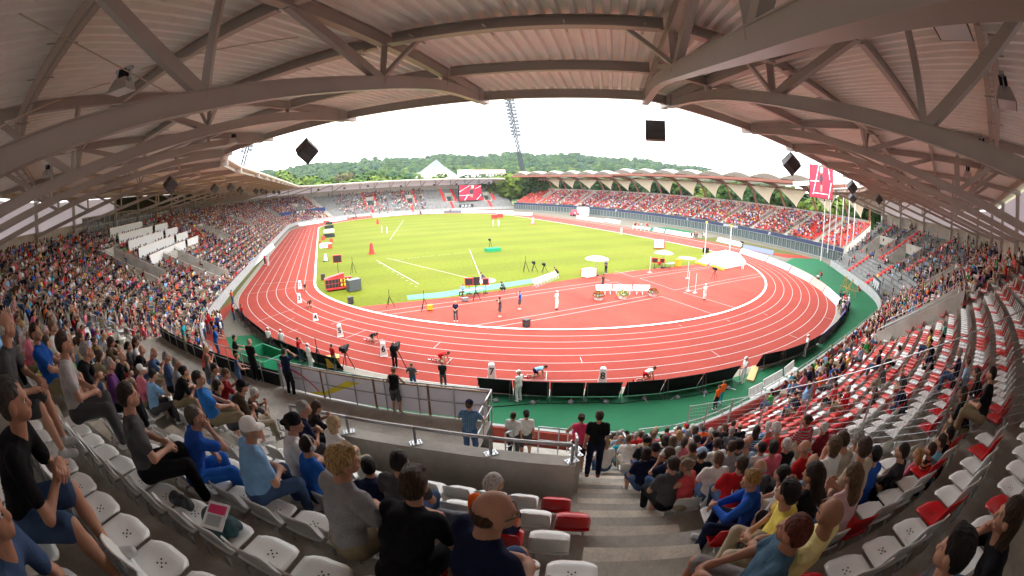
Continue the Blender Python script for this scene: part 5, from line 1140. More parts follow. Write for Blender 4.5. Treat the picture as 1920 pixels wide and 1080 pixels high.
R_(1795,1032,16,'sit_lap_s',.6,'person with thick black hair in profile at the lower right edge',shirt=C_['dgrey'],pants=C_['denim'],hairc=Hc['black'],style='mop',scale=1.2)
R_(1893,965,17,'sit_chin',.7,'person with long brown hair leaning on one hand in the right corner',shirt=C_['black'],pants=C_['denim'],hairc=Hc['brown'],style='long',scale=1.15)
for i,(u,v,k,c,h,st) in enumerate(sorted(((1230,840,9,'black','black','short'),(1212,848,9,'navy','dbrown','bob'),(1165,824,5,'teal','grey','fringe'),(1137,830,6,'white','brown','tail'),(1262,826,8,'white','lbrown','bob'),(1247,820,6,'beige','lbrown','short'),(1283,828,8,'pink','brown','tail'),(1298,838,9,'khaki','brown','short'),(1308,824,7,'red','black','mop'),(1345,830,9,'white','brown','short'),
    (1372,836,10,'grey','brown','short'),(1385,832,10,'dgrey','black','short'),(1400,834,10,'sky','grey','fringe'),(1405,826,9,'denim','grey','fringe'),(1450,838,11,'pink','black','mop'),(1565,833,13,'white','lbrown','bob'),(1584,826,13,'beige','brown','short'),(1609,822,13,'white','grey','short'),(1620,838,14,'beige','brown','short'),(1210,820,5,'beige','dbrown','short'),(1225,815,4,'pink','lbrown','short'),(1275,815,6,'sky','blond','bob'),(1290,812,6,'white','grey','short'),(1262,868,11,'dgrey','dbrown','short')))):
    S(u,v,k,['sit_lap','sit_phone','sit_clasp_l','sit_lap_s'][i%4],.2,f'person with {h} hair in {c}, {ORD[i+1] if i<20 else i+1} from left in the packed group'.replace('lbrown','light brown').replace('dbrown','dark brown').replace('dgrey','dark grey'),shirt=C_[c],pants=[C_['denim'],C_['dgrey'],C_['black']][i%3],hairc=Hc[h],style=st,scale=1.05)
for i,(u,v,k,c,h,st,ps) in enumerate(sorted(((1860,700,15,'black','black','short','sit_lap'),(1832,698,14,'black','brown','long','sit_clasp'),(1806,735,14,'black','brown','long','sit_clasp'),(1815,676,13,'sky','lbrown','short','sit_big'),(1800,660,13,'navy','grey','short','sit_lap'),(1690,722,11,'navy','dbrown','short','sit_clasp'),(1692,695,10,'dgrey','grey','fringe','sit_clasp'),(1640,730,9,'brown','dbrown','tail','sit_clasp'),(1590,728,8,'red','grey','short','sit_lap'),(1567,720,7,'coral','dbrown','short','sit_lap_s'),(1576,740,7,'navy','brown','tail','sit_phone'),
   (1655,685,9,'dgrey','brown','short','sit_chin'),(1686,652,9,'white','black','tail','sit_back'),(1650,660,8,'navy','brown','short','sit_lap'),(1745,640,11,'black','dbrown','bun','sit_clasp'),(1742,655,11,'navy','dbrown','short','sit_clasp'),(1745,622,11,'yellow','dbrown','short','sit_lap'),(1770,605,11,'jade','grey','short','sit_clasp'),(1500,742,5,'navy','brown','short','sit_lap'),(1492,738,5,'dgrey','dbrown','short','sit_phone'),(1505,752,5,'coral','grey','short','sit_clasp'),(1520,690,4,'navy','grey','short','sit_lap'),(1508,700,4,'pink','brown','tail','sit_lap')))):
    S(u,v,k,ps,.2,scale=.97,label=f'person in {c}, {ORD[i+1] if i<20 else i+1} from left among the empty right seats'.replace('dgrey','dark grey'),shirt=C_[c],pants=[C_['denim'],C_['khaki'],C_['black']][i%3],hairc=Hc[h],style=st)
def near_used(x,y): return any((x-a)**2+(y-b)**2<.16 for _,_,a,b in USED)
# people standing on walkway, stairs and aprons
def stand_px(u,v,z,key,face,label,**kw):
    P=gp(u,v,z); person(key,(P[0],P[1],z),face,label=label,**kw); USED.append((0,0,P[0],P[1]))
_f=inward(290)[1]
stand_px(1110,893,4.72,'st_down',_f,'person in a black t-shirt and dark trousers standing at the foot of the stairs',shirt=C_['black'],pants=C_['navy'],hairc=Hc['brown'],style='short',shoe=(.2,.05,.03),scale=1.03)
stand_px(1080,884,4.35,'st_rail_s',_f,'person in a neon pink vest leaning at the end of the wall',shirt=(.75,.06,.16),pants=C_['black'],hairc=Hc['brown'],style='bun',scale=.95)
stand_px(884,862,4.1,'st_rail',_f,'person in a blue plaid shirt and dark cap on the walkway',shirt=(.03,.09,.2),pants=C_['denim'],hairc=Hc['brown'],style='short',cap=C_['navy'],scale=1.04,stripe=(.35,.35),second=(.2,.3,.38))
stand_px(962,862,3.05,'st_down',_f-.2,'person in a white printed t-shirt and grey shorts on the lower steps',shirt=C_['white'],pants=C_['dgrey'],hairc=Hc['brown'],style='short')
stand_px(985,858,2.9,'st_short',_f+.1,'person in a white t-shirt and black cap behind the printed t-shirt',shirt=C_['white'],pants=C_['dgrey'],hairc=Hc['dbrown'],style='short',cap=C_['black'],cap_back=True)
stand_px(745,775,3.9,'st_rail_s',_f,'person in a black racer-back top at the banner rail',shirt=C_['black'],pants=C_['dgrey'],hairc=Hc['lbrown'],style='bun',scale=.95)
stand_px(548,742,3.9,'st_cam',_f,'person in black holding up a camera on the walkway',shirt=C_['navy'],pants=C_['black'],hairc=Hc['dbrown'],style='short',scale=1.08)
stand_px(482,716,3.9,'st_front',_f+.1,'bald person in black, middle of three security staff on the walkway',shirt=C_['black'],pants=C_['black'],hairc=Hc['grey'],style='fringe',scale=1.06)
stand_px(450,700,3.9,'st_rail',_f-.6,'person in black leaning on the rail, left of three security staff',shirt=C_['black'],pants=C_['black'],hairc=Hc['dbrown'],style='short',scale=1.)
stand_px(455,738,3.9,'st_rail_s',_f-.5,'person in a denim blue strappy top at the rail',shirt=C_['denim'],pants=C_['denim'],hairc=Hc['lbrown'],style='bun',scale=.95)
stand_px(412,676,3.9,'st_rail',_f-.6,'person in a blue jacket and cap leaning over the rail',shirt=(.01,.10,.42),pants=C_['denim'],hairc=Hc['brown'],style='short',cap=C_['blue'])
stand_px(352,662,3.9,'st_rail',_f-.9,'bald person in a turquoise polo on the walkway',shirt=C_['teal'],pants=C_['khaki'],hairc=Hc['grey'],style='fringe')
# press desks and the rest of the crowd
def occ(s,k):
    if s<62: return .0 if s<42 else .62
    if s<80: return .6
    if s<90: return .22
    if s<200: return .92
    if s<236.6: return .86 if k<9 else .35
    if s<262.5: return .86 if k<17 else .7
    if s<282.5: return (.62 if s<274 else .45) if k>=10 else 0
    if s<290.5: return 0
    if s<296.3: return (.72 if k<8 else .25 if k<11 else 0)
    if s<303: return 0
    if s<313: return .34 if k<6 else 0
    if s<318.3: return .3
    if s<328: return .34 if k<9 else .16
    if s<343: return .42 if k<12 else .25
    if s<379: return (.12 if k<7 else .5)*(1 if k<18 else .5)
    return 0
tmpl=[]
def low(pose,h,style,**kw):
    f=figure(pose,h=h,hh=.03,hands=False,**kw); V=[];F=[];I=[];n=0
    for part,idx in (('body',0),('shirt',1),('trousers',2)):
        v,q=f[part][0],f[part][1]; V.append(v);F.append(q+n);I.append(np.full(len(v),idx)); n+=len(v)
    v,q=hair_mesh(style,.04 if h<.06 else .06); v=v@f['_M'].T+f['_H']; V.append(v);F.append(q+n);I.append(np.full(len(v),3))
    return np.vstack(V),np.vstack(F),np.concatenate(I)
EYE_=EYE; EYE=(_ico[:0],np.zeros((0,4),int))
HEAD[.03]=head_mesh(.036); MIDT=[low(p,.045,s,**k) for p,s,k in ((seated(.1,'lap',(.2,0)),'short',{}),(seated(.5,'clasp',(-.3,0)),'short',dict(legs='short')),(seated(.2,'lap',(-.4,0)),'bob',dict(legs='short')),(seated(.1,'phone',(0,-.3)),'long',{}),(seated(-.1,'lap',(.5,0)),'short',{}),(seated(.35,'chin'),'short',{}))]
MIDS=[low(standing('down'),.05,'short'),low(standing('hips',0,(.4,0)),.05,'short')]
HEAD[.03]=head_mesh(.05); FART=[low(p,.075,s) for p,s in ((seated(.1,'lap',(.2,0)),'short'),(seated(.45,'clasp'),'short'),(seated(.15,'lap'),'bob'))]; FARS=[low(standing('down'),.08,'short')]; EYE=EYE_
PAL=[('white',15),('grey',4),('dgrey',5),('black',8),('navy',7),('blue',5),('lblue',5),('teal',2),('red',7),('dred',2),('pink',7),('coral',5),('yellow',2),('orange',2),('green',2),('khaki',2),('beige',6),('purple',2),('denim',4),('sky',3)]
PN_=[n for n,w in PAL for _ in range(w)]; HN=['black','brown','brown','dbrown','dbrown','lbrown','lbrown','blond','grey','white']
CR=[]
for L,s,k,p in SL:
    if rs.rand()<min(.97,occ(s,k)*(1+.22*math.sin(s*.55+k*.9)*math.sin(s*.21-k*.5+1))) and not near_used(p[0],p[1]): CR.append((L,s,k,p,0))
for s in np.arange(42,84,.55):      # grey terraces: people sitting and standing on the steps
    for k in range(2,19):
        if rs.rand()<occ(s,k)*.62*(1 if abs((s%17)-8)>1 else .3) and not incut(s,k): p=bp(s+rs.rand()*.2,k+.5); CR.append((float(np.linalg.norm(p-CAM)),s,k,p,int(rs.rand()<.5)))
for s in np.arange(344,378.5,.6):
    for k in range(1,20):
        if rs.rand()<occ(s,k)*.75 and not incut(s,k) and all(abs(s-a)>1 for a,_,_ in REDST): p=bp(s+rs.rand()*.2,k+.5); CR.append((float(np.linalg.norm(p-CAM)),s,k,p,int(rs.rand()<.35)))
for a,b in ((213.5,219),(220.5,236)):
    for k in (10,12,14,16,18):
        for s in np.arange(a,b,.62):
            if rs.rand()<.7: p=bp(s,k+.5); CR.append((float(np.linalg.norm(p-CAM)),s,k,p,0))
CR.sort(key=lambda t:t[0]); CR=[c for c in CR if inview(c[3]+np.array((0,0,1.)))]
NIND=300-len([o for o in bpy.data.objects if o.name.split('.')[0]=='person'])-49
KEYS=['sit_lap','sit_lap_s','sit_clasp','sit_clasp_l','sit_knees','sit_phone','sit_lap_s','sit_back','sit_lap','sit_big']; STY=['short','short','short','short','bob','long','tail','mop','bun','fringe']
for L,s,k,p,stn in CR[:max(NIND,0)]:
    c=PN_[rs.randint(len(PN_))]; h=HN[rs.randint(len(HN))]; _,rz=inward(s); st=STY[rs.randint(len(STY))]; cap=CLR[['white','navy','red','black'][rs.randint(4)]] if rs.rand()<.1 else None
    z=Z0+RH*k; q=bp(s,k+.56)
    nm={'lblue':'light blue','dgrey':'dark grey','dred':'dark red','sky':'pale blue'}.get(c,c); hn={'dbrown':'dark','lbrown':'fair'}.get(h,h)
    person(KEYS[rs.randint(len(KEYS))],(q[0],q[1],z),rz+rs.uniform(-.3,.3),CLR[c],CLR[['denim','dgrey','black','khaki','beige'][rs.randint(5)]],SKN[rs.randint(4)],HRC[h],st,scale=scl(L)*rs.uniform(.93,1.03),stripe=[(0,0),(0,0),(0,0),(0,0),(1,0),(.4,.4)][rs.randint(6)],second=CLR[['white','navy','grey','black'][rs.randint(4)]],cap=cap,label=f'person in {nm}, {hn} hair, '+where(s,k),group='spectators in the stands')
def crowd(name,people,label,T0,T1):
    VV=[];FF=[];CC=[];n=0
    for x,y,z,rz,stn,g,pal in people:
        Tm=(T1 if stn else T0); v,q,I=Tm[rs.randint(len(Tm))]; c,sn=math.cos(rz),math.sin(rz); g=g*rs.uniform(.92,1.05)
        VV.append(np.stack([(v[:,0]*c-v[:,1]*sn)*g,(v[:,0]*sn+v[:,1]*c)*g,v[:,2]*g],1)+(x,y,z)); FF.append(q+n); n+=len(v)
        cc=np.array([SKN[rs.randint(4)],CLR[pal[rs.randint(len(pal))]],CLR[['denim','dgrey','black','khaki','beige','navy'][rs.randint(6)]],HRC[HN[rs.randint(len(HN))]]]); cc[1]*=rs.uniform(.8,1.15); CC.append(cc[I])
    V=np.vstack(VV); o=mesh_obj(name,V,np.vstack(FF),[attr_mat('crowd cloth','crowd_col',.85,0,'GEOMETRY',.05)],None,None,True)
    at=o.data.color_attributes.new('crowd_col','FLOAT_COLOR','POINT'); C4=np.ones((len(V),4),np.float32); C4[:,:3]=np.vstack(CC); at.data.foreach_set('color',C4.ravel()); tag(o,label,'crowd',kind='stuff'); return o
mid=[];far=[]
for L,s,k,p,stn in CR[max(NIND,0):]:
    q=bp(s,k+.56); _,rz=inward(s); (mid if L<62 else far).append((q[0],q[1],Z0+RH*k,rz+rs.uniform(-.4,.4),stn,scl(L),PN_))
crowd('near_crowd',mid,'dense mixed crowd of spectators filling the left stand and right rows beyond the nearest people',MIDT,MIDS)
PR=PN_+['red']*10+['coral']*6+['pink']*4
for k in range(OR):
    for y in np.arange(-66,79,.54):
        if all(abs(y-a)>.9 for a in (66,55,46,37.5,29,20,10,0,-12,-24,-36,-48,-58)) and rs.rand()<(.8 if y<62 else .12)*(.5 if y<-52 else 1):
            p2=rx(y,k*OD+.5); g=rx(y,k*OD); d=p2-g; far.append((p2[0],p2[1],OZ+OH*k,math.atan2(-d[1],-d[0])-math.pi/2+rs.uniform(-.3,.3),0,1.,PR))
crowd('far_crowd',far,'tiny distant spectators packed into the farther stands all round the track',FART,FARS)
# ------------------------------------------------------------------ things on the field
def ap(u,v,z=0): p=gp(u,v,z); return (p[0],p[1],z)
OFF='white clothed officials'; WH=CLR['white']
def PP(u,v,key,face,label,shirt,pants,group='people on the field and aprons',**kw): person(key,ap(u,v,.01),face,shirt,pants,label=label,group=group,**kw)
PP(973,752,'st_down',.3,'official all in white with white cap standing behind the black boards',WH,WH,cap=WH,style='short',hairc=HRC['grey'],shoe=WH,scale=1.05)
PP(1391,717,'st_front',1.2,'official all in white holding a dark bag at the gap in the black boards',WH,WH,cap=WH,style='short',shoe=WH)
PP(1508,668,'st_down',.6,'official all in white at the right end of the black boards',WH,WH,cap=WH,style='short',shoe=WH)
PP(1043,580,'st_down',-2.8,'official in white standing alone on the red infield',WH,WH,cap=WH,style='short',shoe=CLR['black'])
PP(1320,562,'st_front',2.9,'official in white beside the high jump fan',WH,WH,cap=WH,style='short',shoe=CLR['black'])
PP(1392,505,'st_down',2,'official in white at the pole vault mattress',WH,WH,cap=WH,style='short')
for i,(u,v) in enumerate(((716,436),(726,438))): PP(u,v,'st_down',1+i,'official in white on the grass, %s of two by the far javelin sector'%['left','right'][i],WH,WH,cap=WH,style='short')
for i,(u,v) in enumerate(((925,424),(935,424))): PP(u,v,'st_down',2+i,'official in white on the far grass below the screen, %s of the pair'%['left','right'][i],WH,WH,cap=WH,style='short')
PP(1165,440,'st_down',2,'official in white on the edge of the right straight',WH,WH,cap=WH,style='short')
PP(855,602,'st_front',2.7,'camera operator in navy shirt and shorts holding a camera low on the infield',CLR['navy'],CLR['dgrey'],style='short',hairc=HRC['blond'])
PP(938,594,'st_cam_s',1.6,'camera operator in black with a shoulder camera, middle of three on the infield',CLR['dgrey'],CLR['dgrey'],style='short',cap=CLR['black'])
PP(975,580,'st_cam_s',1.5,'camera operator in blue with a shoulder camera, right of three on the infield',CLR['blue'],CLR['dgrey'],style='short')
PP(1136,513,'st_phone',1.9,'person in blue grey standing under the white sunshade',CLR['denim'],CLR['navy'],style='short')
PP(1130,543,'st_down',.2,'person in brown standing behind the long white benches',CLR['brown'],CLR['dgrey'],style='short')
PP(1046,515,'squat',1.0,'photographer with violet cap crouching by the white chairs',CLR['brown'],CLR['black'],style='short',cap=CLR['purple'])
PP(909,526,'squat',1.2,'person in dark clothes crouching in the throwing circle',CLR['dgrey'],CLR['dgrey'],style='short')
PP(946,546,'squat',.4,'person sitting low on the infield beside the red stands',CLR['dgrey'],CLR['black'],style='bob')
PP(869,556,'sit_lap',2.2,'official in blue sitting at the table by the throwing circle',CLR['lblue'],CLR['brown'],style='short')
PP(651,533,'squat',1.5,'person in dark clothes behind the red field scoreboard',CLR['dgrey'],CLR['black'],style='short')
# apron people, left
PP(583,690,'st_down',-.9,'official in a white shirt on the green apron',WH,WH,cap=WH,style='short'); PP(564,677,'st_cam',-1.2,'photographer in a red bib aiming over the boards',CLR['red'],CLR['denim'],style='short',hairc=HRC['black'])
PP(532,660,'st_down',-.3,'official in pale shirt and shorts by the dark boards',WH,CLR['beige'],cap=WH,style='short'); PP(508,655,'st_down',-.5,'official in a white shirt behind the start of the boards',WH,CLR['dgrey'],cap=WH,style='short')
PP(628,692,'st_down',-1,'photographer in a red bib beside the yellow bag',CLR['red'],CLR['beige'],style='short'); PP(457,604,'st_down',-1,'photographer in a red bib at the left bend',CLR['red'],CLR['dgrey'],style='short')
PP(440,603,'st_down',-.8,'person in red and blue leaning on the violet boards',CLR['red'],CLR['denim'],style='short'); PP(437,572,'st_hips',-.8,'steward in an orange shirt at the left bend',CLR['orange'],CLR['denim'],style='short')
PP(393,597,'st_down',-.5,'person in red by the left barrier',CLR['red'],CLR['black'],style='short'); PP(412,625,'st_down',-.4,'person in a blue top on the left apron',CLR['blue'],CLR['navy'],style='short'); PP(404,618,'st_down',-.4,'steward in a yellow vest on the left apron',CLR['yellow'],CLR['blue'],style='short')
PP(398,561,'st_down',-1,'person in a red jacket at the gate of the left stand',CLR['coral'],CLR['black'],style='short'); PP(497,496,'st_down',-.5,'person in a red shirt on the dry grass by the left straight',CLR['red'],CLR['black'],style='short'); PP(503,498,'st_down',-.5,'official in white beside the red shirt on the left straight',WH,WH,style='short',cap=WH)
PP(776,733,'st_hips',-.6,'person in a dark striped top and jeans on the green apron',CLR['dgrey'],CLR['denim'],style='bun',hairc=HRC['lbrown']); PP(832,729,'st_front',-.5,'person in a black t-shirt and shorts on the green apron',CLR['black'],CLR['dgrey'],style='fringe'); PP(741,690,'st_down',-.6,'camera assistant in black behind the boards',CLR['black'],CLR['black'],style='short')
PP(1340,768,'st_down',-.1,'child in an orange t-shirt and black leggings at the corner of the apron',CLR['orange'],CLR['black'],style='tail',hairc=HRC['lbrown'],scale=.85); PP(1349,758,'st_down',-.2,'child in an orange t-shirt and jeans, farther of the two',CLR['orange'],CLR['teal'],style='tail',hairc=HRC['lbrown'],scale=.85)
for i,(u,v) in enumerate(((1535,525),(1541,519),(1612,548))): PP(u,v,'squat',.9,['photographer in white crouching by the right white wall','photographer in red and yellow by the right white wall','photographer in a red bib by the right corner gate'][i],[WH,CLR['red'],CLR['red']][i],CLR['dgrey'],style='short')
# sprinters in their blocks, heading anticlockwise, with blocks and lane markers
def heading(u1,v1,u2,v2): a,b=gp(u1,v1),gp(u2,v2); return math.atan2(b[1]-a[1],b[0]-a[0])-math.pi/2
ath=[((571,544),(577,549),'second lane, dark kit','black','dgrey',None),((580,576),(590,582),'third lane, black kit','black','black',None),((698,641),(712,645),'fifth lane, black top','black','dgrey',None),((826,679),(842,682),'sixth lane, red kit','red','red',None),((1003,708),(1022,709),'seventh lane, light blue top and navy shorts','lblue','navy',None),((1208,714),(1226,711),'eighth lane, white top and red shorts','white','red',None)]
for a,b,lb,c1,c2,_ in ath:
    h=heading(*a,*b); p=gp(*a); person('crouch',(p[0],p[1],.0),h,CLR[c1],CLR[c2],style='short',hairc=HRC['brown'],label='sprinter crouching in starting blocks in the '+lb,group='sprinters on their marks')
    o=tag(empty('starting_blocks',tuple(p),h),'starting blocks under the sprinter in the '+lb,'starting blocks','starting blocks'); m=MB(); m.box((-.03,-.95,.01),(.03,-.1,.05)); m.build('rail',[M_ALU],o)
    for s,y in ((-1,-.62),(1,-.34)): m=MB(); m.add([(s*.1-.06,y-.14,.02),(s*.1+.06,y-.14,.02),(s*.1+.06,y+.02,.02),(s*.1-.06,y+.02,.02),(s*.1-.06,y-.12,.17),(s*.1+.06,y-.12,.17)],[(0,1,2,3),(0,4,5,1),(3,2,5,4),(0,3,4),(1,5,2)]); m.build('foot_pedal',[M_RED],o)
M_NUM=mat('black numeral',(.01,.01,.01),.6)
for (u,v),t in (((563,541),'2'),((562,567),'3'),((592,600),'4'),((638,630),'5'),((720,666),'6'),((922,709),'7'),((1129,717),'8')):
    p=gp(u,v); rz=math.atan2(CAM[1]-p[1],CAM[0]-p[0])+math.pi/2; o=tag(empty('lane_marker',tuple(p),rz),f'white lane marker box with the number {t}','lane marker','numbered lane markers'); m=MB()
    V=[(-.26,-.24,0),(.26,-.24,0),(.26,.24,0),(-.26,.24,0),(-.24,-.2,.08),(.24,-.2,.08),(.24,.2,.08),(-.24,.2,.08),(-.17,-.14,.9),(.17,-.14,.9),(.17,.14,.9),(-.17,.14,.9),(-.1,-.08,.98),(.1,-.08,.98),(.1,.08,.98),(-.1,.08,.98)]
    if t=='4': V=[(x,y+ (.5 if z>.5 else 0)*0,z*.6) for x,y,z in V]
    m.add(V,[(3,2,1,0),(12,13,14,15)]+[(a*4+i,a*4+(i+1)%4,a*4+4+(i+1)%4,a*4+4+i) for a in range(3) for i in range(4)]); m.build('box_body',[M_WHITE],o)
    text_mesh(t,.58,'numeral',M_NUM,o,(0,-.185,.5 if t!='4' else .32),(R(90-4.5),0,0),bold=True)
# black boards on the green apron (seen from behind), violet ones on the left
def board_line(pts,h,name,label,mt,frame,dep=.55,grp=None,n=1,word=None):
    P=[gp(*q)[:2] for q in pts]
    for k in range(len(P)-1):
        a,b=P[k],P[k+1]; c=(a+b)/2; L=np.linalg.norm(b-a); rz=math.atan2(b[1]-a[1],b[0]-a[0]); o=tag(empty(name,(c[0],c[1],0),rz),label(k),'board',grp)
        nrm=np.array((-math.sin(rz),math.cos(rz))); s=1 if nrm@(np.array((0,-37.))-c)>0 else -1
        m=MB(); y=.28*s; m.add([(-L/2+.03,y,.02),(L/2-.03,y,.02),(L/2-.03,-y,h),(-L/2+.03,-y,h),(-L/2+.03,y+.03*s,.02),(L/2-.03,y+.03*s,.02),(L/2-.03,-y+.03*s,h+.01),(-L/2+.03,-y+.03*s,h+.01)],[(0,1,2,3),(7,6,5,4),(0,4,5,1),(1,5,6,2),(2,6,7,3),(3,7,4,0)]); m.build('panel',[mt],o)
        if frame:
            m=MB()
            for x in np.linspace(-L/2+.1,L/2-.1,max(2,int(L/1.6)+1)): m.tube((x,-y*1.05,h-.02),(x,-y*1.9,.02),.02,5); m.tube((x,-y*1.9,.03),(x,y,.03),.018,5)
            m.build('support_frame',[mat('dark frame',(.05,.05,.05),.5)],o)
B1=[(897,739),(962,745),(1030,748),(1095,749),(1163,748)]; B2=[(1168,748),(1240,742),(1310,730),(1378,714)]; B3=[(1420,692),(1460,683),(1500,668),(1535,648)]; B4=[(1535,645),(1560,622),(1578,600),(1588,575)]
M_BLK=mat('black advertising board back',(.010,.010,.011),.7,noise=.3,scale=2)
for q,(B,w) in enumerate(((B1,'left run'),(B2,'middle run'),(B3,'right run'))): board_line(B,1.15,'advertising_board',lambda k,w=w,B=B:f'leaning black board on the green apron, {ORD[k+1]} in the {w} from the left',M_BLK,True,grp='black boards beside the track')
board_line(B4,1.0,'advertising_board',lambda k:f'violet backed board round the right bend, {ORD[k+1]} from the near end',mat('violet board',(.10,.06,.25),.6),True,grp='violet boards round the right bend')
board_line([(468,612),(520,655),(580,680)],1.0,'advertising_board',lambda k:f'black board at the left bend, {ORD[k+1]} of three from the left',M_BLK,True,grp='black boards at the left bend')
board_line([(442,580),(468,612)],1.0,'advertising_board',lambda k:'dark violet board at the left bend before the black ones',mat('dark violet board',(.05,.02,.12),.6),True)
board_line([(585,681),(640,697)],1.0,'advertising_board',lambda k:'black board behind the yellow bag at the left bend',M_BLK,True)
cols=[('white',(.76,.76,.74)),('pale blue',(.40,.60,.72)),('cream',(.76,.72,.6)),('pink red',(.62,.25,.2)),('white with blue dots',(.7,.74,.8))]
def banner_strip(pts,h,nm,desc,colr,grp):
    board_line(pts,h,'banner_board',lambda k:f'{colr[k%len(colr)]} board {desc}, {ORD[k+1]} from the left',None,False,grp=grp) 
for pts,cs,desc in (([(1388,474),(1437,490)],['white'],'on the outside of the right bend'),([(1439,491),(1480,508)],['pale blue'],'on the outside of the right bend'),([(1482,510),(1520,530)],['cream'],'on the outside of the right bend'),([(1521,531),(1545,548),(1549,550)][:2],['pink red'],'on the outside of the right bend, nearer'),([(1546,549),(1572,574)],['white with blue dots'],'at the near end of the right bend'),
    ([(1345,452),(1391,463)],['white'],'beside the blue boards near the timber roofed stand'),([(1134,415),(1163,420)],['white'],'beyond the far part of the right straight'),([(1081,409),(1104,413)],['white'],'far along the right straight'),([(1106,413),(1133,417)],['pale blue'],'far along the right straight'),([(944,402),(998,404)],['cream'],'on the far right corner'),([(1225,433),(1245,437)],['pale blue'],'near the bench on the right straight'),([(1248,437),(1299,446)],['cream'],'past the bench on the right straight')):
    cc=dict(cols)[cs[0]]; P=gp(*pts[0]); board_line(pts,.95,'banner_board',lambda k:f'{cs[0]} board {desc}',mat('board '+cs[0],cc,.55,noise=.05,scale=1.5),False,grp='pale boards round the track')
board_line([(1393,466),(1450,478)],.9,'banner_board',lambda k:'slate blue banner on the grass before the timber roofed stand',mat('slate blue banner',(.12,.15,.3),.6),False)
fb=[(560,424),(599,418),(634,414),(650,411)]; board_line(fb,1.0,'banner_board',lambda k:f'white board before the far left corner, {ORD[k+1]} from the left',M_WHITE,False,grp='boards along the far bend')
fb=[(699,407),(730,405),(763,402),(800,400.5),(832,399.5),(865,399),(896,399),(930,399.5),(962,400)]; fc=['white','pale blue','white','cream','slate','white','grey blue','white']
for k in range(8):
    cc={'white':M_WHITE,'pale blue':mat('board pale blue',(.40,.60,.72),.55),'cream':mat('board cream',(.76,.72,.6),.55),'slate':mat('slate board',(.05,.06,.07),.6),'grey blue':mat('grey blue board',(.3,.3,.38),.6)}[fc[k]]
    board_line([fb[k],fb[k+1]],1.0,'banner_board',lambda q,k=k:f'{fc[k]} board along the far bend, {ORD[k+1]} from the left',cc,False,grp='boards along the far bend')
lb=[(401,570),(425,548),(440,533),(455,518),(468,505),(480,494),(492,483),(503,473),(513,464)]
for k in range(7): board_line([lb[k+1],lb[k+2]],1.0,'banner_board',lambda q,k=k:f'{["white","pale blue"][k%2]} board along the left straight, {ORD[k+1]} from the near end',[M_WHITE,mat('board pale blue',(.40,.60,.72),.55)][k%2],False,grp='boards along the left straight')
# small lamps behind the black boards
for k,(u,v) in enumerate(((999,756),(1070,755),(1136,754),(930,752),(1270,746),(1322,737),(1208,748),(1365,728),(1482,690))):
    p=gp(u,v); o=tag(empty('cable_box',tuple(p),k*.7),f'small dark cable box behind the black boards, {ORD[k+1]} of nine in the row','cable box','cable boxes behind the boards'); m=MB(); m.lathe((0,0,0),[(.17,0),(.16,.07),(.08,.15),(.02,.17)],10); m.build('dome',[mat('grey plastic',(.12,.12,.13),.5)],o); m=MB(); m.beam((.1,0,.05),(.5,.1,.02),.05,.03); m.build('plug',[M_STEEL],o)
m=MB(); cp=[gp(u,v) for u,v in ((600,745),(900,765),(999,757),(1070,756),(1136,755),(1165,757),(1208,750),(1270,747),(1322,738),(1365,730))][1:]
m.path([c+np.array((0,0,.02)) for c in cp],.02,5); tag(m.build('cable_run',[M_BLACK]),'black cable running along the green apron behind the boards','cable')
# pole vault and high jump gear
def prism(m,P,z0,z1,mi=0): m.slab([gp(*q)[:2] for q in P],z0,z1,mi)
o=tag(empty('pole_vault_mattress',ap(1352,488)),'large grey and white pole vault mattress with yellow front wedges','mattress'); b_=gp(1352,488)
def PVm(P,z0,z1,name,mt):
    m=MB(); prism(m,P,z0,z1); m.V=[(x-b_[0],y-b_[1],z) for x,y,z in m.V]; m.build(name,[mt],o)
M_PG=mat('grey mat cover',(.33,.33,.35),.6,noise=.08,scale=2,bump=.3,bscale=5); M_PW=mat('white mat cover',(.70,.70,.70),.55,noise=.05,scale=2,bump=.3,bscale=5); M_PY=mat('yellow wedge',(.72,.36,.02),.5)
PVm([(1352,506),(1398,497),(1386,482),(1345,486)],0.02,.62,'landing_mat',M_PW); PVm([(1330,498),(1358,507),(1352,494),(1335,488)],.02,[.1,.1,.58,.58],'front_mat',M_PG); PVm([(1303,493),(1324,499),(1340,487),(1325,483)],.02,[.1,.1,.5,.5],'front_mat',M_PG); PVm([(1325,482),(1345,487),(1386,481),(1360,474)],.02,.56,'landing_mat',M_PW)
PVm([(1303,494),(1324,500),(1326,498),(1305,491.5)],.02,.28,'wedge',M_PY); PVm([(1333,500),(1357,508),(1360,505.5),(1335,497.5)],.02,.3,'wedge',M_PY)
for k,((u,v),t) in enumerate((((1321,480),421),((1366,494),429))):
    p=gp(u,v); L=np.linalg.norm(p-CAM); h=(v-t)/FPX*L*1.03; oo=tag(empty('vault_upright',tuple(p)),['left','right'][k]+' tall white pole vault upright with yellow cap','upright','pole vault uprights'); m=MB(); m.tube((0,0,0),(0,0,h),.06,8); m.obox((0,0,0),1.,.5,.08); m.build('post',[M_WHITE],oo); m=MB(); m.obox((0,0,h-.05),.3,.3,.35); m.build('cap',[M_PY],oo)
def hjs(u,v,lb): p=gp(u,v); oo=tag(empty('jump_stand',tuple(p)),lb,'jump stand','white high jump stands'); m=MB(); m.tube((0,0,.04),(0,0,2.2),.025,6); m.build('post',[M_WHITE],oo); m=MB(); m.obox((0,0,0),.5,.3,.05); m.build('base',[M_WHITE],oo)
hjs(1290,545,'white high jump stand, left of the pair'); hjs(1303,549,'white high jump stand, right of the pair'); hjs(1218,511,'white jump stand near the orange cone'); hjs(1289,522,'white jump stand farther back')
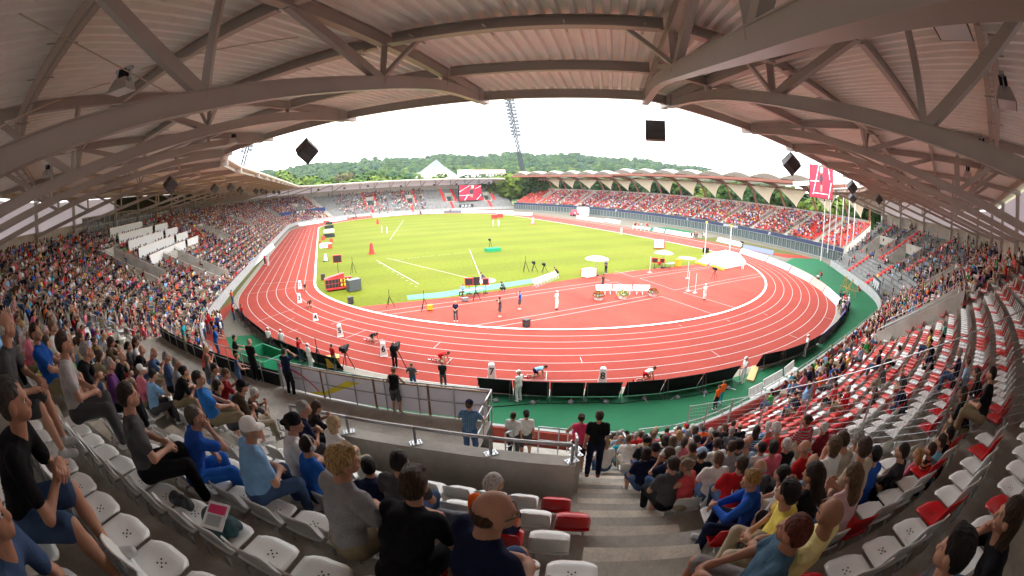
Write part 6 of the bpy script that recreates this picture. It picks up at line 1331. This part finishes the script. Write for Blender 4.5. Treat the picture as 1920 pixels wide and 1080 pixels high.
# benches, chairs, flower tubs
def bench(u0,v0,u1,v1,lb,n=4):
    a,b=gp(u0,v0),gp(u1,v1); c=(a+b)/2; L=np.linalg.norm((b-a)[:2]); oo=tag(empty('bench',(c[0],c[1],0),math.atan2(b[1]-a[1],b[0]-a[0])),lb,'bench','white benches on the infield'); m=MB(); m.box((-L/2,-.2,.45),(L/2,.2,.5)); m.build('seat',[M_WHITE],oo); m=MB(); m.add([(-L/2,.2,.55),(L/2,.2,.55),(L/2,.3,.95),(-L/2,.3,.95),(-L/2,.24,.55),(L/2,.24,.55),(L/2,.34,.95),(-L/2,.34,.95)],[(0,1,2,3),(7,6,5,4),(0,4,5,1),(2,6,7,3),(1,5,6,2),(3,7,4,0)]); m.build('backrest',[M_WHITE],oo)
    for x in np.linspace(-L/2+.3,L/2-.3,n): m=MB(); m.beam((x,-.18,0),(x,-.1,.47),.06,.06); m.beam((x,.25,0),(x,.15,.47),.06,.06); m.beam((x,.15,.45),(x,.3,.9),.05,.05); m.build('leg',[M_WHITE],oo)
bench(1118,552,1148,551,'white bench, first from the left of the row beside the flower tubs',3); bench(1150,552,1185,552,'white bench, second from the left of the row beside the flower tubs',3); bench(1188,552,1219,552,'white bench, third from the left of the row beside the flower tubs',3)
for k in range(8):
    u,v=1004+k*5.6,538-k*2.3; p=gp(u,v); oo=tag(empty('folding_chair',tuple(p),.5),f'white folding chair, {ORD[k+1]} from the left in the row at the grass edge','chair','white folding chairs'); m=MB(); m.box((-.22,-.2,.42),(.22,.2,.46)); m.build('seat',[M_WHITE],oo); m=MB(); m.add([(-.22,.2,.5),(.22,.2,.5),(.22,.3,.85),(-.22,.3,.85),(-.22,.23,.5),(.22,.23,.5),(.22,.33,.85),(-.22,.33,.85)],[(0,1,2,3),(7,6,5,4),(0,4,5,1),(2,6,7,3),(1,5,6,2),(3,7,4,0)]); m.build('backrest',[M_WHITE],oo)
    m=MB(); [m.tube((x,-.25,0),(x,.25,.8),.018,5) for x in (-.2,.2)]; [m.tube((x,.28,0),(x,-.18,.44),.018,5) for x in (-.2,.2)]; m.build('frame',[M_WHITE],oo)
M_FL=mat('red blossom',(.40,.05,.03),.8,noise=.5,scale=8); M_LV=mat('tub leaves',(.10,.17,.04),.85,noise=.4,scale=8); M_FO=mat('pale blossom',(.45,.35,.1),.8,noise=.4,scale=8)
def tub(u,v,col,lb):
    p=gp(u,v); oo=tag(empty('flower_tub',tuple(p)),lb,'flower tub','white flower tubs'); m=MB(); m.lathe((0,0,0),[(.36,0),(.42,.05),(.48,.5),(.5,.52),(.44,.52)],16); m.build('tub',[M_WHITE],oo); q=np.random.RandomState(int(u)); V=[];F=[];mm=[]
    for i in range(420): a=q.rand()*6.28; r=.62*q.rand()**.5; z=.5+.38*(1-(r/.65)**2)*q.rand()**.4-.12*(r>.5); d=q.randn(3)*.05; e=q.randn(3)*.05; c=np.array((r*math.cos(a),r*math.sin(a),z)); n=len(V); V+=[c-d,c+e,c+d,c-e]; F.append((n,n+1,n+2,n+3)); mm.append(0 if q.rand()<.55 else 1)
    mesh_obj('flowers',V,F,[M_FL if col else M_FO,M_LV],oo,mm)
tub(1122,562,1,'white tub of dark red flowers left of the benches'); tub(1167,560,0,'white tub of yellow green flowers in front of the benches'); tub(1224,555,1,'white tub of dark red flowers right of the benches')
# boxes, umbrellas, scoreboards, cameras
def boxy(u,v,w,d,h,name,lb,cat,mt,rz=0.,wheels=False,z=0):
    p=gp(u,v); oo=tag(empty(name,(p[0],p[1],z),rz),lb,cat); m=MB(); m.box((-w/2,-d/2,.08),(w/2,d/2,h)); m.box((-w/2-.02,-d/2-.02,h-.02),(w/2+.02,d/2+.02,h+.03)); m.build('body',[mt],oo)
    m=MB(); [m.tube((x,-d/2+.05,.05),(x,-d/2+.1,.05),.05,8) for x in (-w/2+.1,w/2-.1)]; [m.tube((x,d/2-.1,.05),(x,d/2-.05,.05),.05,8) for x in (-w/2+.1,w/2-.1)]; m.build('castors',[M_BLACK],oo); return oo
boxy(1104,519,1.6,1.0,1.0,'white_cabinet','white box cabinet at the grass edge left of the sunshade','cabinet',M_WHITE,.2); boxy(1092,514,.35,.3,.55,'red_crate','small red box beside the white cabinet','box',M_RED)
boxy(987,613,.5,.4,.62,'monitor_loudspeaker','black loudspeaker standing alone at the front of the red infield','loudspeaker',M_SPK,.3); boxy(658,570,.5,.4,.7,'monitor_loudspeaker','black loudspeaker at the corner of the grass near the kerb','loudspeaker',M_SPK,.3); boxy(606,525,.5,.4,.75,'monitor_loudspeaker','black loudspeaker left of the red scoreboard','loudspeaker',M_SPK,.2)
boxy(664,545,1.5,1.0,1.3,'equipment_case','dark grey equipment case right of the red scoreboard','case',mat('dark case',(.07,.08,.085),.5),.35); boxy(1323,474,1.4,.5,.9,'equipment_case','black case on the grass at the left vault upright','case',M_BLACK); boxy(504,394,.0+.3,.3,.3,'equipment_case','tiny dark case at the far left','case',M_BLACK)
boxy(504,736,.0+.9,.5,.5,'small_table','x','x',M_WHITE) if 0 else None
p=gp(636,543); o=tag(empty('field_scoreboard',tuple(p),.12),'red trailer scoreboard with rows of dark panels and yellow digits','scoreboard'); m=MB(); m.box((-2.6,-.25,.4),(2.6,.25,2.2)); m.box((-2.4,-.8,.3),(2.4,.8,.5)); m.add([(-2.6,.25,2.2),(1.2,.25,2.2),(1.2,.25,2.9),(1.2,1.4,2.9),(-2.6,1.4,2.2)],[(0,1,2),(0,2,3,4)]); m.build('housing',[M_RED],o)
for r in range(2):
    for c in range(8): m=MB(); x=-2.5+c*.62; m.box((x,-.28,.55+r*.8),(x+.56,-.25,1.25+r*.8)); m.build('digit_panel',[M_DARK],o)
for r,t in ((1,'0 2 0'),(0,'4 0 9')): text_mesh(t,.8,'digits',mat('yellow digits',(.8,.45,.02),.5,emit=(.9,.5,.03,.25)),o,(1.15,-.31,.9+r*.8),(R(90),0,0),bold=True)
m=MB(); [m.tube((x,-.5,.25),(x,-.35,.25),.25,12) for x in (-1.8,1.2)]; m.build('wheel',[M_RED],o); o.scale=(.62,)*3
def board(u,v,lb,w=1.1,h=.8,pole=1.4,mt=M_RED,face=(.03,.02,.02),rz=None):
    p=gp(u,v); rz=math.atan2(CAM[1]-p[1],CAM[0]-p[0])+math.pi/2 if rz is None else rz; oo=tag(empty('result_board',tuple(p),rz),lb,'result board','small result boards on the field'); m=MB(); m.tube((0,0,0),(0,0,pole),.03,6); m.obox((0,0,0),.5,.4,.05); m.build('stand',[M_BLACK],oo); m=MB(); m.box((-w/2,-.1,pole),(w/2,.1,pole+h)); m.build('housing',[mt],oo); m=MB(); m.box((-w/2+.08,-.12,pole+.08),(w/2-.08,-.1,pole+h-.08)); m.build('display',[mat('board face',face,.4)],oo)
board(635,519,'small red and black result board on a pole behind the scoreboard',1.2,1.,1.9); board(880,551,'red result board by the throwing table, left',.9,.8,.9); board(893,550,'dark monitor board by the throwing table, right',.8,.8,.9,M_BLACK); board(911,550,'red and white sign board on a pole right of the throwing table',.7,.7,.9); board(1227,503,'dark red result board left of the right sunshade',.9,.7,.8); board(1241,503,'dark red result board under the right sunshade',.7,.6,.8)
def umbrella(u,v,lb,r=1.5): p=gp(u,v); oo=tag(empty('sunshade',tuple(p)),lb,'sunshade','white sunshades on the field'); m=MB(); m.tube((0,0,0),(0,0,2.5),.03,6); m.build('pole',[M_STEEL],oo); m=MB(); m.lathe((0,0,2.1),[(r,0),(r*.98,.06),(r*.6,.28),(.05,.45),(0.01,.46)],16); m.build('canopy',[M_WHITE],oo); m=MB(); m.lathe((0,0,0),[(.35,0),(.3,.1)],12); m.build('base',[M_BLACK],oo)
umbrella(1118,517,'round white sunshade beside the white cabinet'); umbrella(1243,502,'round white sunshade at the table near the pole vault',1.4)
def table(u,v,lb,w=1.8): p=gp(u,v); oo=tag(empty('folding_table',tuple(p),.2),lb,'table','folding tables on the field'); m=MB(); m.box((-w/2,-.4,.7),(w/2,.4,.74)); m.build('table_top',[mat('blue grey top',(.2,.26,.32),.5)],oo); [ (lambda mm:(mm.tube((x,y,0),(x,y,.7),.02,5),mm.build('leg',[M_BLACK],oo)))(MB()) for x in (-w/2+.1,w/2-.1) for y in (-.35,.35)]
table(888,556,'blue topped folding table by the throwing circle',2.2); table(1256,503,'folding table under the right sunshade')
def tripod(u,v,lb,h=1.5,cam_=True,white=False,nm='television_camera'):
    p=gp(u,v); oo=tag(empty(nm,tuple(p),-.4),lb,'camera' if cam_ else 'tripod','tripods on the field')
    for a in (0,2.1,4.2): m=MB(); m.tube((0,0,h),(math.cos(a)*.5,math.sin(a)*.5,0),.03,5); m.build('tripod_leg',[M_WHITE if white else M_BLACK],oo)
    m=MB()
    if cam_: m.box((-.14,-.35,h),(.14,.3,h+.32)); m.tube((0,.3,h+.16),(0,.62,h+.16),.12,10); m.box((-.3,-.3,h+.1),(-.14,-.05,h+.35)); m.build('camera_body',[M_BLACK],oo)
    else: m.tube((0,0,h),(0,0,h+.7),.025,5); m.build('mast_tube',[M_WHITE if white else M_BLACK],oo)
tripod(919,470,'television camera on a tripod on a green platform in the grass',1.7); m=MB(); p=gp(924,471); m.obox((p[0],p[1],.0),2.5,1.3,.55,.1); g=m.build('camera_platform',[mat('green cloth',(.02,.28,.12),.8,noise=.1)]); tag(g,'green covered camera platform in the middle of the grass','platform')
tripod(985,510,'thin tripod with a tall rod, left of three on the grass',1.4,False); tripod(1001,509,'television camera on a low tripod, middle of three on the grass',1.0); tripod(1020,511,'dark monitor on a tripod, right of three on the grass',.9)
tripod(1339,525,'television camera on a tripod beside the pole vault',1.3); tripod(1389,482,'television camera raised at the right end of the vault mattress',2.6); tripod(662,513,'measuring tripod with a slim rod on the left grass',1.6,False)
tripod(796,583,'yellow surveying tripod on the red infield',1.2,False); tripod(731,575,'thin dark tripod at the inner kerb',1.0,False); tripod(892,563,'small dark tripod in front of the throwing table',1.0,False)
boxy(806,582,.5,.3,.5,'kit_bag','yellow and black kit bag beside the surveying tripod','bag',M_PY); boxy(872,565,.6,.4,.35,'kit_bag','grey kit bag in front of the throwing table','bag',mat('grey bag',(.2,.2,.2),.8)); boxy(626,688,.9,.6,.7,'rain_cover','bright yellow covered bag on the green apron','bag',M_PY)
boxy(1271,500,.7,.6,1.1,'waste_bin','yellow bin right of the right sunshade','bin',M_PY); boxy(1236,497,.4,.4,.5,'red_crate','red box left of the right sunshade','box',M_RED)
def wedge(u,v,lb,w=1.,h=2.,mt=M_RED,side=M_WHITE,rz=.4,name='distance_sign'):
    p=gp(u,v); oo=tag(empty(name,tuple(p),rz),lb,'sign','upright signs on the grass'); m=MB(); m.box((-w*.6,-w*.5,0),(w*.6,w*.5,.12)); m.build('base',[mt],oo); m=MB(); m.add([(-w*.35,-.3,.12),(w*.35,-.3,.12),(w*.35,.3,.12),(-w*.35,.3,.12),(-w*.2,-.12,h),(w*.2,-.12,h),(w*.2,.12,h),(-w*.2,.12,h)],[(0,1,5,4),(1,2,6,5),(2,3,7,6),(3,0,4,7),(4,5,6,7)]); m.build('panel',[side],oo); m=MB(); m.add([(w*.36,-.3,.12),(w*.36,.3,.12),(w*.21,.12,h),(w*.21,-.12,h)],[(0,1,2,3)]); m.build('side_panel',[mt],oo)
wedge(697,476,'tall red and white sign standing on the left grass',1.0,1.9,M_RED,M_RED); wedge(708,420,'red and white sign on the far grass',1.0,1.6,M_RED,M_RED); wedge(999,420,'red and white figure-like sign on the far right grass',1.3,1.9,M_RED,mat('pale pink panel',(.6,.3,.3),.6)); wedge(611,490,'small white and dark sign on the grass by the kerb',.7,1.2,M_DARK)
p=gp(1235,467); o=tag(empty('trailer_board',tuple(p),-.45),'white and red trailer board on the grass by the right straight','board'); m=MB(); m.box((-.95,-.2,.3),(.95,.05,1.75)); m.build('white_panel',[mat('board white with blue dots',(.7,.74,.8),.6)],o); m=MB(); m.box((.95,-.2,.2),(1.15,.5,1.8)); m.box((-.95,-.1,.12),(1.1,.5,.3)); m.build('red_frame',[M_RED],o)
for k,(u,v,w,c) in enumerate(((617,421,2.4,'dark'),(617,428,3,'dark'),(617,436,3,'white'),(617,445,3,'dark'),(606,450,1,'red'),(621,455,.8,'red'),(611,464,2.6,'white'),(600,459,.5,'red'),(619,466,.9,'red'),(612,418,2.5,'red'))):
    p=gp(u,v); m=MB(); m.obox((0,0,.0),w,.5,.75); m.obox((0,0,.75),w*.9,.3,.2); o=m.build('grass_board',[{'dark':M_DARK,'white':M_WHITE,'red':mat('brick red plastic',(.4,.06,.03),.6)}[c]],None,loc=tuple(p)); o.rotation_euler=(0,0,.1); tag(o,f'{c} low board beside the far left kerb, {ORD[k+1]} counted towards the camera','box','low boards beside the left kerb')
for k,(u,v,c) in enumerate(((927,410,'orange red'),(938,408,'dark red'))): boxy(u,v,1.7,1.2,1.3,'trailer_board',f'{c} trailer board on the far bend, {["left","right"][k]} of two','board',M_RED)
# people far off on the bend, tents, table group
q=np.random.RandomState(4); fl=[]
for u0,u1,v0,v1,n in ((770,806,400,403,34),(650,668,406,412,8),(695,745,402,407,16),(1070,1085,402,406,10),(1290,1320,446,450,7),(1185,1215,427,432,10),(805,900,398,400,8),(380,420,600,640,20),(1570,1590,570,600,14)):
    for _ in range(n): p=gp(q.uniform(u0,u1),q.uniform(v0,v1)); fl.append((p[0],p[1],0,q.uniform(0,6),1,1.,['white','red','coral','white','navy','white','black']))
crowd('trackside_people',fl,'small groups of athletes and helpers in white and red along the far bend',FART,FARS)
p=gp(665,408); o=tag(empty('camera_buggy',tuple(gp(1077,405))),'pink and white vehicle parked on the far right straight','vehicle'); m=MB(); m.box((-1.6,-.8,.4),(1.6,.8,1.2)); m.slab([(-.9,-.75),(.9,-.75),(.9,.75),(-.9,.75)],1.2,2.3); m.build('body',[mat('pink red paint',(.6,.1,.15),.4)],o); [ (lambda mm:(mm.tube((x,y-.1,.4),(x,y+.1,.4),.38,12),mm.build('wheel',[M_BLACK],o)))(MB()) for x in (-1,1) for y in (-.8,.8)]
bench(1185,430,1218,434,'white team bench with a shade roof beside the right straight',5)
boxy(1093,404,4,2.5,3.2,'white_tent','white tent beside the facade on the far right','tent',M_WHITE); 
# ------------------------------------------------------------------ rails, fence, banners and belongings near the camera
def rail_thing(name,label,pts,zs,h=1.0,mid=(.5,),r=.026,pr=.022,plates=False,cat='railing',grp=None,post_every=1):
    P=[np.array((p[0],p[1],z)) for p,z in zip(pts,zs)]; c=P[len(P)//2].copy(); o=tag(empty(name,tuple(c)),label,cat,grp); P=[p-c for p in P]; U=np.array((0,0,h))
    m=MB(); m.path([p+U for p in P],r,8); m.build('top_rail',[M_STEEL],o,True)
    if mid:
        m=MB(); [m.path([p+U*q for p in P],r*.7,7) for q in mid]; m.build('middle_rail',[M_STEEL],o,True)
    for i,p in enumerate(P):
        if i%post_every and i!=len(P)-1: continue
        m=MB(); m.tube(p,p+U,pr,7)
        if plates: m.obox(tuple(p),.24,.16,.015); [m.tube(p+np.array((x,y,.015)),p+np.array((x,y,.035)),.012,6) for x in (-.08,.08) for y in (-.04,.04)]
        m.build('post',[M_STEEL],o)
    return o
S1=srange(264.2,283.6,1.35); rail_thing('railing','long grey railing in front of the rows above the walkway',[bp(s,9.97) for s in S1],[Z0+RH*9+.1]*len(S1),1.35)
rail_thing('stair_railing','sloping grey railing running down beside the left stairs',[bp(263.95,k) for k in (6.5,8,9.5,11,12.6)],[Z0+RH*k+.1 for k in (6,7.5,9,10.5,12)],1.0)
S2=srange(264.6,287.7,1.25); rail_thing('walkway_railing','front railing of the walkway carrying the pale banner',[bp(s,4.64) for s in S2]+[bp(287.7,5.8),bp(287.7,6.9)],[3.9]*(len(S2)+2),1.15)
S3=srange(284.5,290.35,1.45); rail_thing('wall_railing','thick grey handrail bolted on top of the concrete wall',[bp(s,10.14) for s in S3],[6.28]*len(S3),.36,(),.034,.03,True)
rail_thing('end_railing','short steel handrail on the end of the concrete wall',[bp(290.42,k) for k in (9.8,8.6,7.3)],[6.2,Z0+RH*8.6+.92,Z0+RH*7.3+.92],.36,(),.03,.028,True)
rail_thing('wall_railing','curved double handrail behind the low wall left of the plaid shirt',[bp(s,8.6) for s in (282.4,283.3,284.3,285.3,286.2)],[4.5]*5,.62,(.45,),.03,.026)
rail_thing('landing_railing','grey railing round the landing at the foot of the stairs',[bp(289.2,4.0),bp(289.9,4),bp(290.7,4),bp(291.5,4),bp(292.1,4),bp(292.2,4.6)],[2.5]*6,1.05,(.5,))
rail_thing('short_railing','sloping steel handrail beside the steps in front of the plaid shirt',[bp(288.6,k) for k in (7,5.6,4.2)],[Z0+RH*k for k in (7,5.6,4.2)],1.05,(.55,))
rail_thing('landing_railing','white railing by the low platform at the front edge right of the stairs',[bp(s,1.2) for s in (290.2,291,291.8,292.6,293.4)],[.9]*5,1.0,(.5,))
S4=srange(293.6,336,2.2); rail_thing('front_railing','low steel rail running along the top of the red front wall',[bp(s,.0) for s in S4],[1.14]*len(S4),.34,(),.026,.024)
S4=srange(243,262,1.6); rail_thing('front_railing','low rail on the white front wall of the left stand',[bp(s,-.02) for s in S4],[1.14]*len(S4),.4,(.5,),.026,.02)
# banner on the walkway
M_LIL=mat('lilac banner cloth',(.72,.70,.80),.7,noise=.03,scale=1,bump=.2,bscale=3); M_PK=mat('pink banner stripe',(.72,.12,.22),.7); M_YL=mat('yellow banner stripe',(.72,.62,.05),.7); M_FR=mat('rusty frame',(.22,.13,.08),.7)
sb=[278.6,281.0,283.4,285.5,287.6]
for k in range(4):
    a,b=bp(sb[k]+.04,4.6),bp(sb[k+1]-.04,4.6); c=(a+b)/2; L=np.linalg.norm((b-a)[:2]); rz=math.atan2(b[1]-a[1],b[0]-a[0]); o=tag(empty('rail_banner',(c[0],c[1],3.9),rz),['lilac banner panel with a pink arc and yellow start','lilac banner panel with a broad yellow diagonal band','plain lilac banner panel behind the racer-back top','plain lilac banner panel left of the plaid shirt'][k],'banner','lilac banner panels along the walkway')
    m=MB(); m.box((-L/2,-.015,.05),(L/2,.015,1.02)); m.build('cloth',[M_LIL],o); m=MB(); m.box((-L/2-.03,-.03,0),(-L/2,.03,1.1)); m.box((-L/2,-.03,1.03),(L/2,.03,1.07)); m.box((L/2-.0,-.03,0),(L/2+.03,.03,1.1)); m.build('frame',[M_FR],o)
    if k==0:
        m=MB(); pr=None
        for i in range(15):
            t=i/14; x=-L/2+L*t*.93; z=.93-.75*t**2.6; 
            if pr: 
                for y in (-.022,.022): m.add([(pr[0],y,pr[1]-.045),(x,y,z-.045),(x,y,z+.045),(pr[0],y,pr[1]+.045)],[(0,1,2,3)])
            pr=(x,z)
        m.build('pink_arc',[M_PK],o)
    if k in (0,1):
        m=MB(); 
        for y in (-.025,.025): m.add([(L*.15,y,.06),(L*.40,y,.06),(L/2,y,.12),(L/2,y,.26)] if k==0 else [(-L/2,y,.10),(-L/2,y,.26),(L*.02,y,.86),(L*.28,y,.86)],[(0,1,2,3)])
        m.build('yellow_band',[M_YL],o)
m=MB(); P=[bp(s,4.56) for s in srange(264.8,278.5,1.2)]; wall_line(m,P,.02,[2.9]*len(P),[4.55]*len(P)); g=m.build('black_drape',[M_BLACK]); tag(g,'black cloth hung along the walkway railing to the left of the lilac banner','cloth')
# radial wire fence right of the packed group
o=tag(empty('wire_fence',tuple(bp(296.5,6))),'tall steel wire fence climbing the rows beside the empty red and white seats','fence'); c=bp(296.5,6); ks=[.3,2.2,4.3,6.6,9,11.6,14.2,16.6]
P=[bp(296.5,k,Z0+RH*k)-c for k in ks]
for p in P: m=MB(); m.beam(p,p+np.array((0,0,2.0)),.05,.035); m.build('post',[M_STEEL],o)
m=MB()
for a,b in zip(P[:-1],P[1:]):
    for j in range(13): h=.12+1.86*j/12; m.tube(a+np.array((0,0,h)),b+np.array((0,0,h)),.0035 if j<12 else .012,4,cap=False)
    n=max(3,int(np.linalg.norm(b-a)/.10))
    for j in range(n): q=a+(b-a)*j/n; m.tube(q+np.array((0,0,.12)),q+np.array((0,0,1.98)),.0022,3,cap=False)
m.build('wire_mesh',[M_STEEL],o)
m=MB(); ks2=srange(2,13,1.2)
for s,k0,k1 in ((316.2,0,5.4),):
    pass
# press desks
for j,k in enumerate((9.9,11.9,13.9,15.9,17.9)):
    for q,(a,b) in enumerate(((220.6,236.0-.9*j),(213.2,219.4))):
        if q and j>3: continue
        P=[bp(s,k) for s in srange(a,b,1.4)]; m=MB(); wall_line(m,P,.06,[Z0+RH*k-.1]*len(P),[Z0+RH*k+1.15]*len(P)); g=m.build('press_desk',[M_WHITE]); tag(g,f'long white press desk front in the left stand, {ORD[j+1]} step up, '+('nearer run' if q==0 else 'farther run'),'desk','white press desks in the left stand')
# glazed boxes behind the left stand
m=MB(); gm=MB()
for s in np.arange(166,236,1.7):
    a,b=bp(s,19.9),bp(s+1.62,19.9); m.beam((a[0],a[1],Z0+RH*19),(a[0],a[1],12.6),.12,.12); gm.add([(a[0],a[1],10.3),(b[0],b[1],10.3),(b[0],b[1],12.5),(a[0],a[1],12.5)],[(0,1,2,3)]); m.beam((a[0],a[1],12.5),(b[0],b[1],12.5),.1,.12); m.beam((a[0],a[1],11.3),(b[0],b[1],11.3),.04,.05)
T(m,'window_frame',[M_WALL]); T(gm,'window_glass',[mat('dim window glass',(.07,.09,.09),.12,spec=.7)])
# dark hanging banners with white marks
M_NAVB=mat('charcoal banner',(.035,.045,.055),.65,noise=.1); M_LET=mat('white lettering',(.75,.75,.75),.7)
def wordbanner(s0,s1,k,z0,z1,txt,label,size,out=.0,bm=None):
    a,b=bp(s1,k),bp(s0,k); c=(a+b)/2; L=np.linalg.norm((b-a)[:2]); rz=math.atan2(b[1]-a[1],b[0]-a[0]); o=tag(empty('word_banner',(c[0],c[1],z0),rz),label,'banner'); m=MB(); m.box((-L/2,-.03,0),(L/2,.03,z1-z0)); m.build('cloth',[bm or M_NAVB],o)
    f,bk,_=fbt((s0+s1)/2); d=f-bk; nx=np.array((-math.sin(rz),math.cos(rz))); sg=1 if nx@d>0 else -1
    text_mesh(txt,size,'lettering',M_LET,o,(0,.045*sg,(z1-z0)/2),(R(90),0,0 if sg<0 else math.pi),bold=True)
wordbanner(346.2,352.6,-.2,1.45,3.15,'JV.JV.JV.','charcoal banner with three white marks on the fence of the right end terrace',1.3)
wordbanner(20.5,27.5,1.2,1.2,2.7,'JV. JV. JV.','charcoal banner with three white marks low on the empty far terrace',1.25)
wordbanner(100,109,6.6,3.6,5.3,'JV. JV. JV.','charcoal banner with three white marks between the rows of the far left corner',1.3)
wordbanner(91,99.5,6.6,3.6,5.3,'','plain dark blue banner right of the marked banner in the far left corner',1.0,bm=mat('dark blue banner',(.03,.05,.13),.65)); wordbanner(110,120,6.6,3.6,5.3,'','plain dark blue banner left of the marked banner in the far left corner',1.0,bm=mat('dark blue banner',(.03,.05,.13),.65))
for y,t,sz in ((-29,'LEICHTATHLETIK.DE',.8),(-43,'JV.',.8),(24,'JV.',.8),(-10,'JV.',.7)):
    p=rx(y,-.16); g1=rx(y+1,0);g0=rx(y-1,0); rz=math.atan2((g0-g1)[1],(g0-g1)[0]); text_mesh(t,sz,'lettering',M_LET,bn,(p[0]-70,p[1],2.78),(R(90),0,rz),bold=True)
# printed letters on two shirts
for o in [q for q in bpy.data.objects if q.get('label') in ('person with a ponytail in a red printed t-shirt','person with short black hair in a white printed t-shirt')]:
    text_mesh('LGO',.085,'print',mat('shirt print',(.5,.12,.12) if 'white' in o['label'] else (.6,.6,.6),.8),o,(0,-.148,.93),(R(84),0,0),bold=True)
# bags and papers
def lump(name,c,prims,mt,label,cat,h=.012,k=.03,rz=0.,sub=None):
    v,q=grow(prims,h,k); v=v+.004*np.sin(v[:,[1,2,0]]*60+1.3)+.006*np.sin(v[:,[2,0,1]]*23); o=mesh_obj(name,v,q,[mt],None,None,True,loc=tuple(c)); o.rotation_euler=(0,0,rz); return tag(o,label,cat)
def on_seat(s,k,z=.455): p=bp(s,k+.6); return np.array((p[0],p[1],p[2]+z))
_r=inward(288)[1]
b=lump('shoulder_bag',on_seat(287.75,15),[('c',(-.15,0,.06),(.13,.02,.05),.09,.08),('c',(-.1,.1,.03),(.14,.1,.03),.06,.05),('c',(.1,-.1,.04),(-.1,-.08,.04),.06,.06)],mat('teal grey bag cloth',(.035,.075,.085),.75,noise=.2,scale=20,bump=.4,bscale=60),'crumpled teal grey bag on a white seat at the lower left','bag',rz=_r)
m=MB(); m.box((-.11,-.15,0),(.11,.15,.012)); m.m=1; m.box((-.09,.02,.0125),(.09,.12,.0135)); m.m=2; m.box((-.08,-.12,.0125),(.07,0,.0135)); g=m.build('magazine',[mat('magazine paper',(.62,.6,.6),.35),mat('magazine red',(.55,.03,.12),.35),mat('magazine grey',(.28,.3,.3),.4)],None,loc=tuple(on_seat(287.75,15,.60))); g.rotation_euler=(.15,.1,_r+.4); tag(g,'folded colour magazine lying on the teal grey bag','magazine')
lump('backpack',on_seat(288.9,14),[('c',(-.12,0,.12),(.12,0,.10),.12,.11),('c',(0,.1,.08),(0,.14,.1),.08,.07)],mat('black nylon',(.012,.013,.018),.6,bump=.4,bscale=50),'dark backpack on a white seat left of the grey t-shirt','backpack',rz=_r)
lump('backpack',on_seat(289.2,13),[('c',(-.16,0,.12),(.14,0,.12),.12,.12),('c',(-.1,.1,.1),(.12,.1,.12),.07,.07)],mat('navy nylon',(.02,.025,.05),.6,bump=.4,bscale=50),'navy and grey backpack between the grey t-shirt and the orange jacket','backpack',rz=_r)
lump('shoulder_bag',on_seat(287.2,15),[('c',(-.12,0,.05),(.12,.03,.05),.07,.06)],mat('black nylon',(.012,.013,.018),.6),'small black bag on the seat above the teal grey bag','bag',rz=_r)
_r2=inward(292.5)[1]
lump('tote_bag',on_seat(292.35,14,.5),[('c',(-.1,0,.02),(.1,0,.02),.07,.07),('c',(-.06,0,.2),(.06,0,.2),.05,.05)],mat('red tote cloth',(.55,.015,.015),.5,bump=.4,bscale=30),'bright red bag standing on the first seat right of the stairs','bag',rz=_r2)
m=MB(); m.box((-.16,-.1,0),(.16,.1,.008)); p=bp(285.2,10.14); g=m.build('programme',[mat('programme print',(.5,.45,.42),.5,noise=.5,scale=30)],None,loc=(p[0],p[1],6.285)); tag(g,'printed programme lying on the concrete wall by the bob haircut','programme')
# green open enclosure and gear on the left apron
p=gp(497,682); o=tag(empty('green_enclosure',tuple(p),-.85),'bright green open-topped enclosure on the left apron behind the security staff','enclosure'); GM=mat('bright green board',(.012,.22,.10),.6)
for a,b in (((-1.6,-1.1),(1.6,-1.02)),((-1.6,1.02),(1.6,1.1)),((-1.6,-1.1),(-1.52,1.1)),((1.52,-1.1),(1.6,1.1))): m=MB(); m.box((a[0],a[1],0),(b[0],b[1],.85)); m.build('side_panel',[GM],o)
p=gp(652,690); tripod(652,691,'television camera under a grey cover at the end of the black boards',1.2)
tripod(748,690,'large television camera behind the racer-back top',1.3); tripod(600,690,'thin black tripod between the white shirt and the yellow bag',1.4,False)
for k,(u0,v0,u1,v1) in enumerate(((1415,775,1440,762),(1442,757,1478,735),(1482,732,1500,716))): bench(u0-10,v0-14,u1-10,v1-14,f'long white bench along the red front wall, {ORD[k+1]} from the left',3)
m=MB(); p=gp(1411,702); m.obox((p[0],p[1],0),2.4,.5,.12,.4); g=m.build('timber_board',[mat('pale plywood',(.55,.36,.16),.7,noise=.1)]); tag(g,'pale plywood board lying on the green apron behind the bagged official','board')
p=gp(1594,553)
for k,(u,v) in enumerate(((1583,550),(1594,556))):
    q=gp(u,v); o=tag(empty('barrier_frame',tuple(q),1.1+k),['left','right'][k]+' yellow and black scaffold frame on the green corner apron','frame'); m=MB(); [m.tube((x,y,0),(0,0,2.4),.04,6) for x in (-.8,.8) for y in (-.5,.5)]; m.tube((-.8,-.5,.9),(.8,.5,.9),.04,6); m.tube((-.8,.5,.9),(.8,-.5,.9),.04,6); m.build('frame',[mat('yellow black frame',(.35,.2,.02),.5)],o)
# ------------------------------------------------------------------ the summer haze that pales the far hill
m=MB(); m.box((-1150,-1150,-1.1),(1150,1150,135)); hz_=m.build('haze',[bpy.data.materials.new('haze air')]); hz_['kind']='stuff'; hz_['label']='thin pale haze over the stadium and hill'; hz_['category']='haze'
hm=hz_.data.materials[0]; hm.use_nodes=True; N=hm.node_tree; N.nodes.clear(); o_=N.nodes.new('ShaderNodeOutputMaterial'); v_=N.nodes.new('ShaderNodeVolumePrincipled')
v_.inputs['Color'].default_value=(.82,.93,1,1); v_.inputs['Density'].default_value=.00011; v_.inputs['Anisotropy'].default_value=.3; N.links.new(v_.outputs[0],o_.inputs['Volume'])
SC.cycles.volume_bounces=0
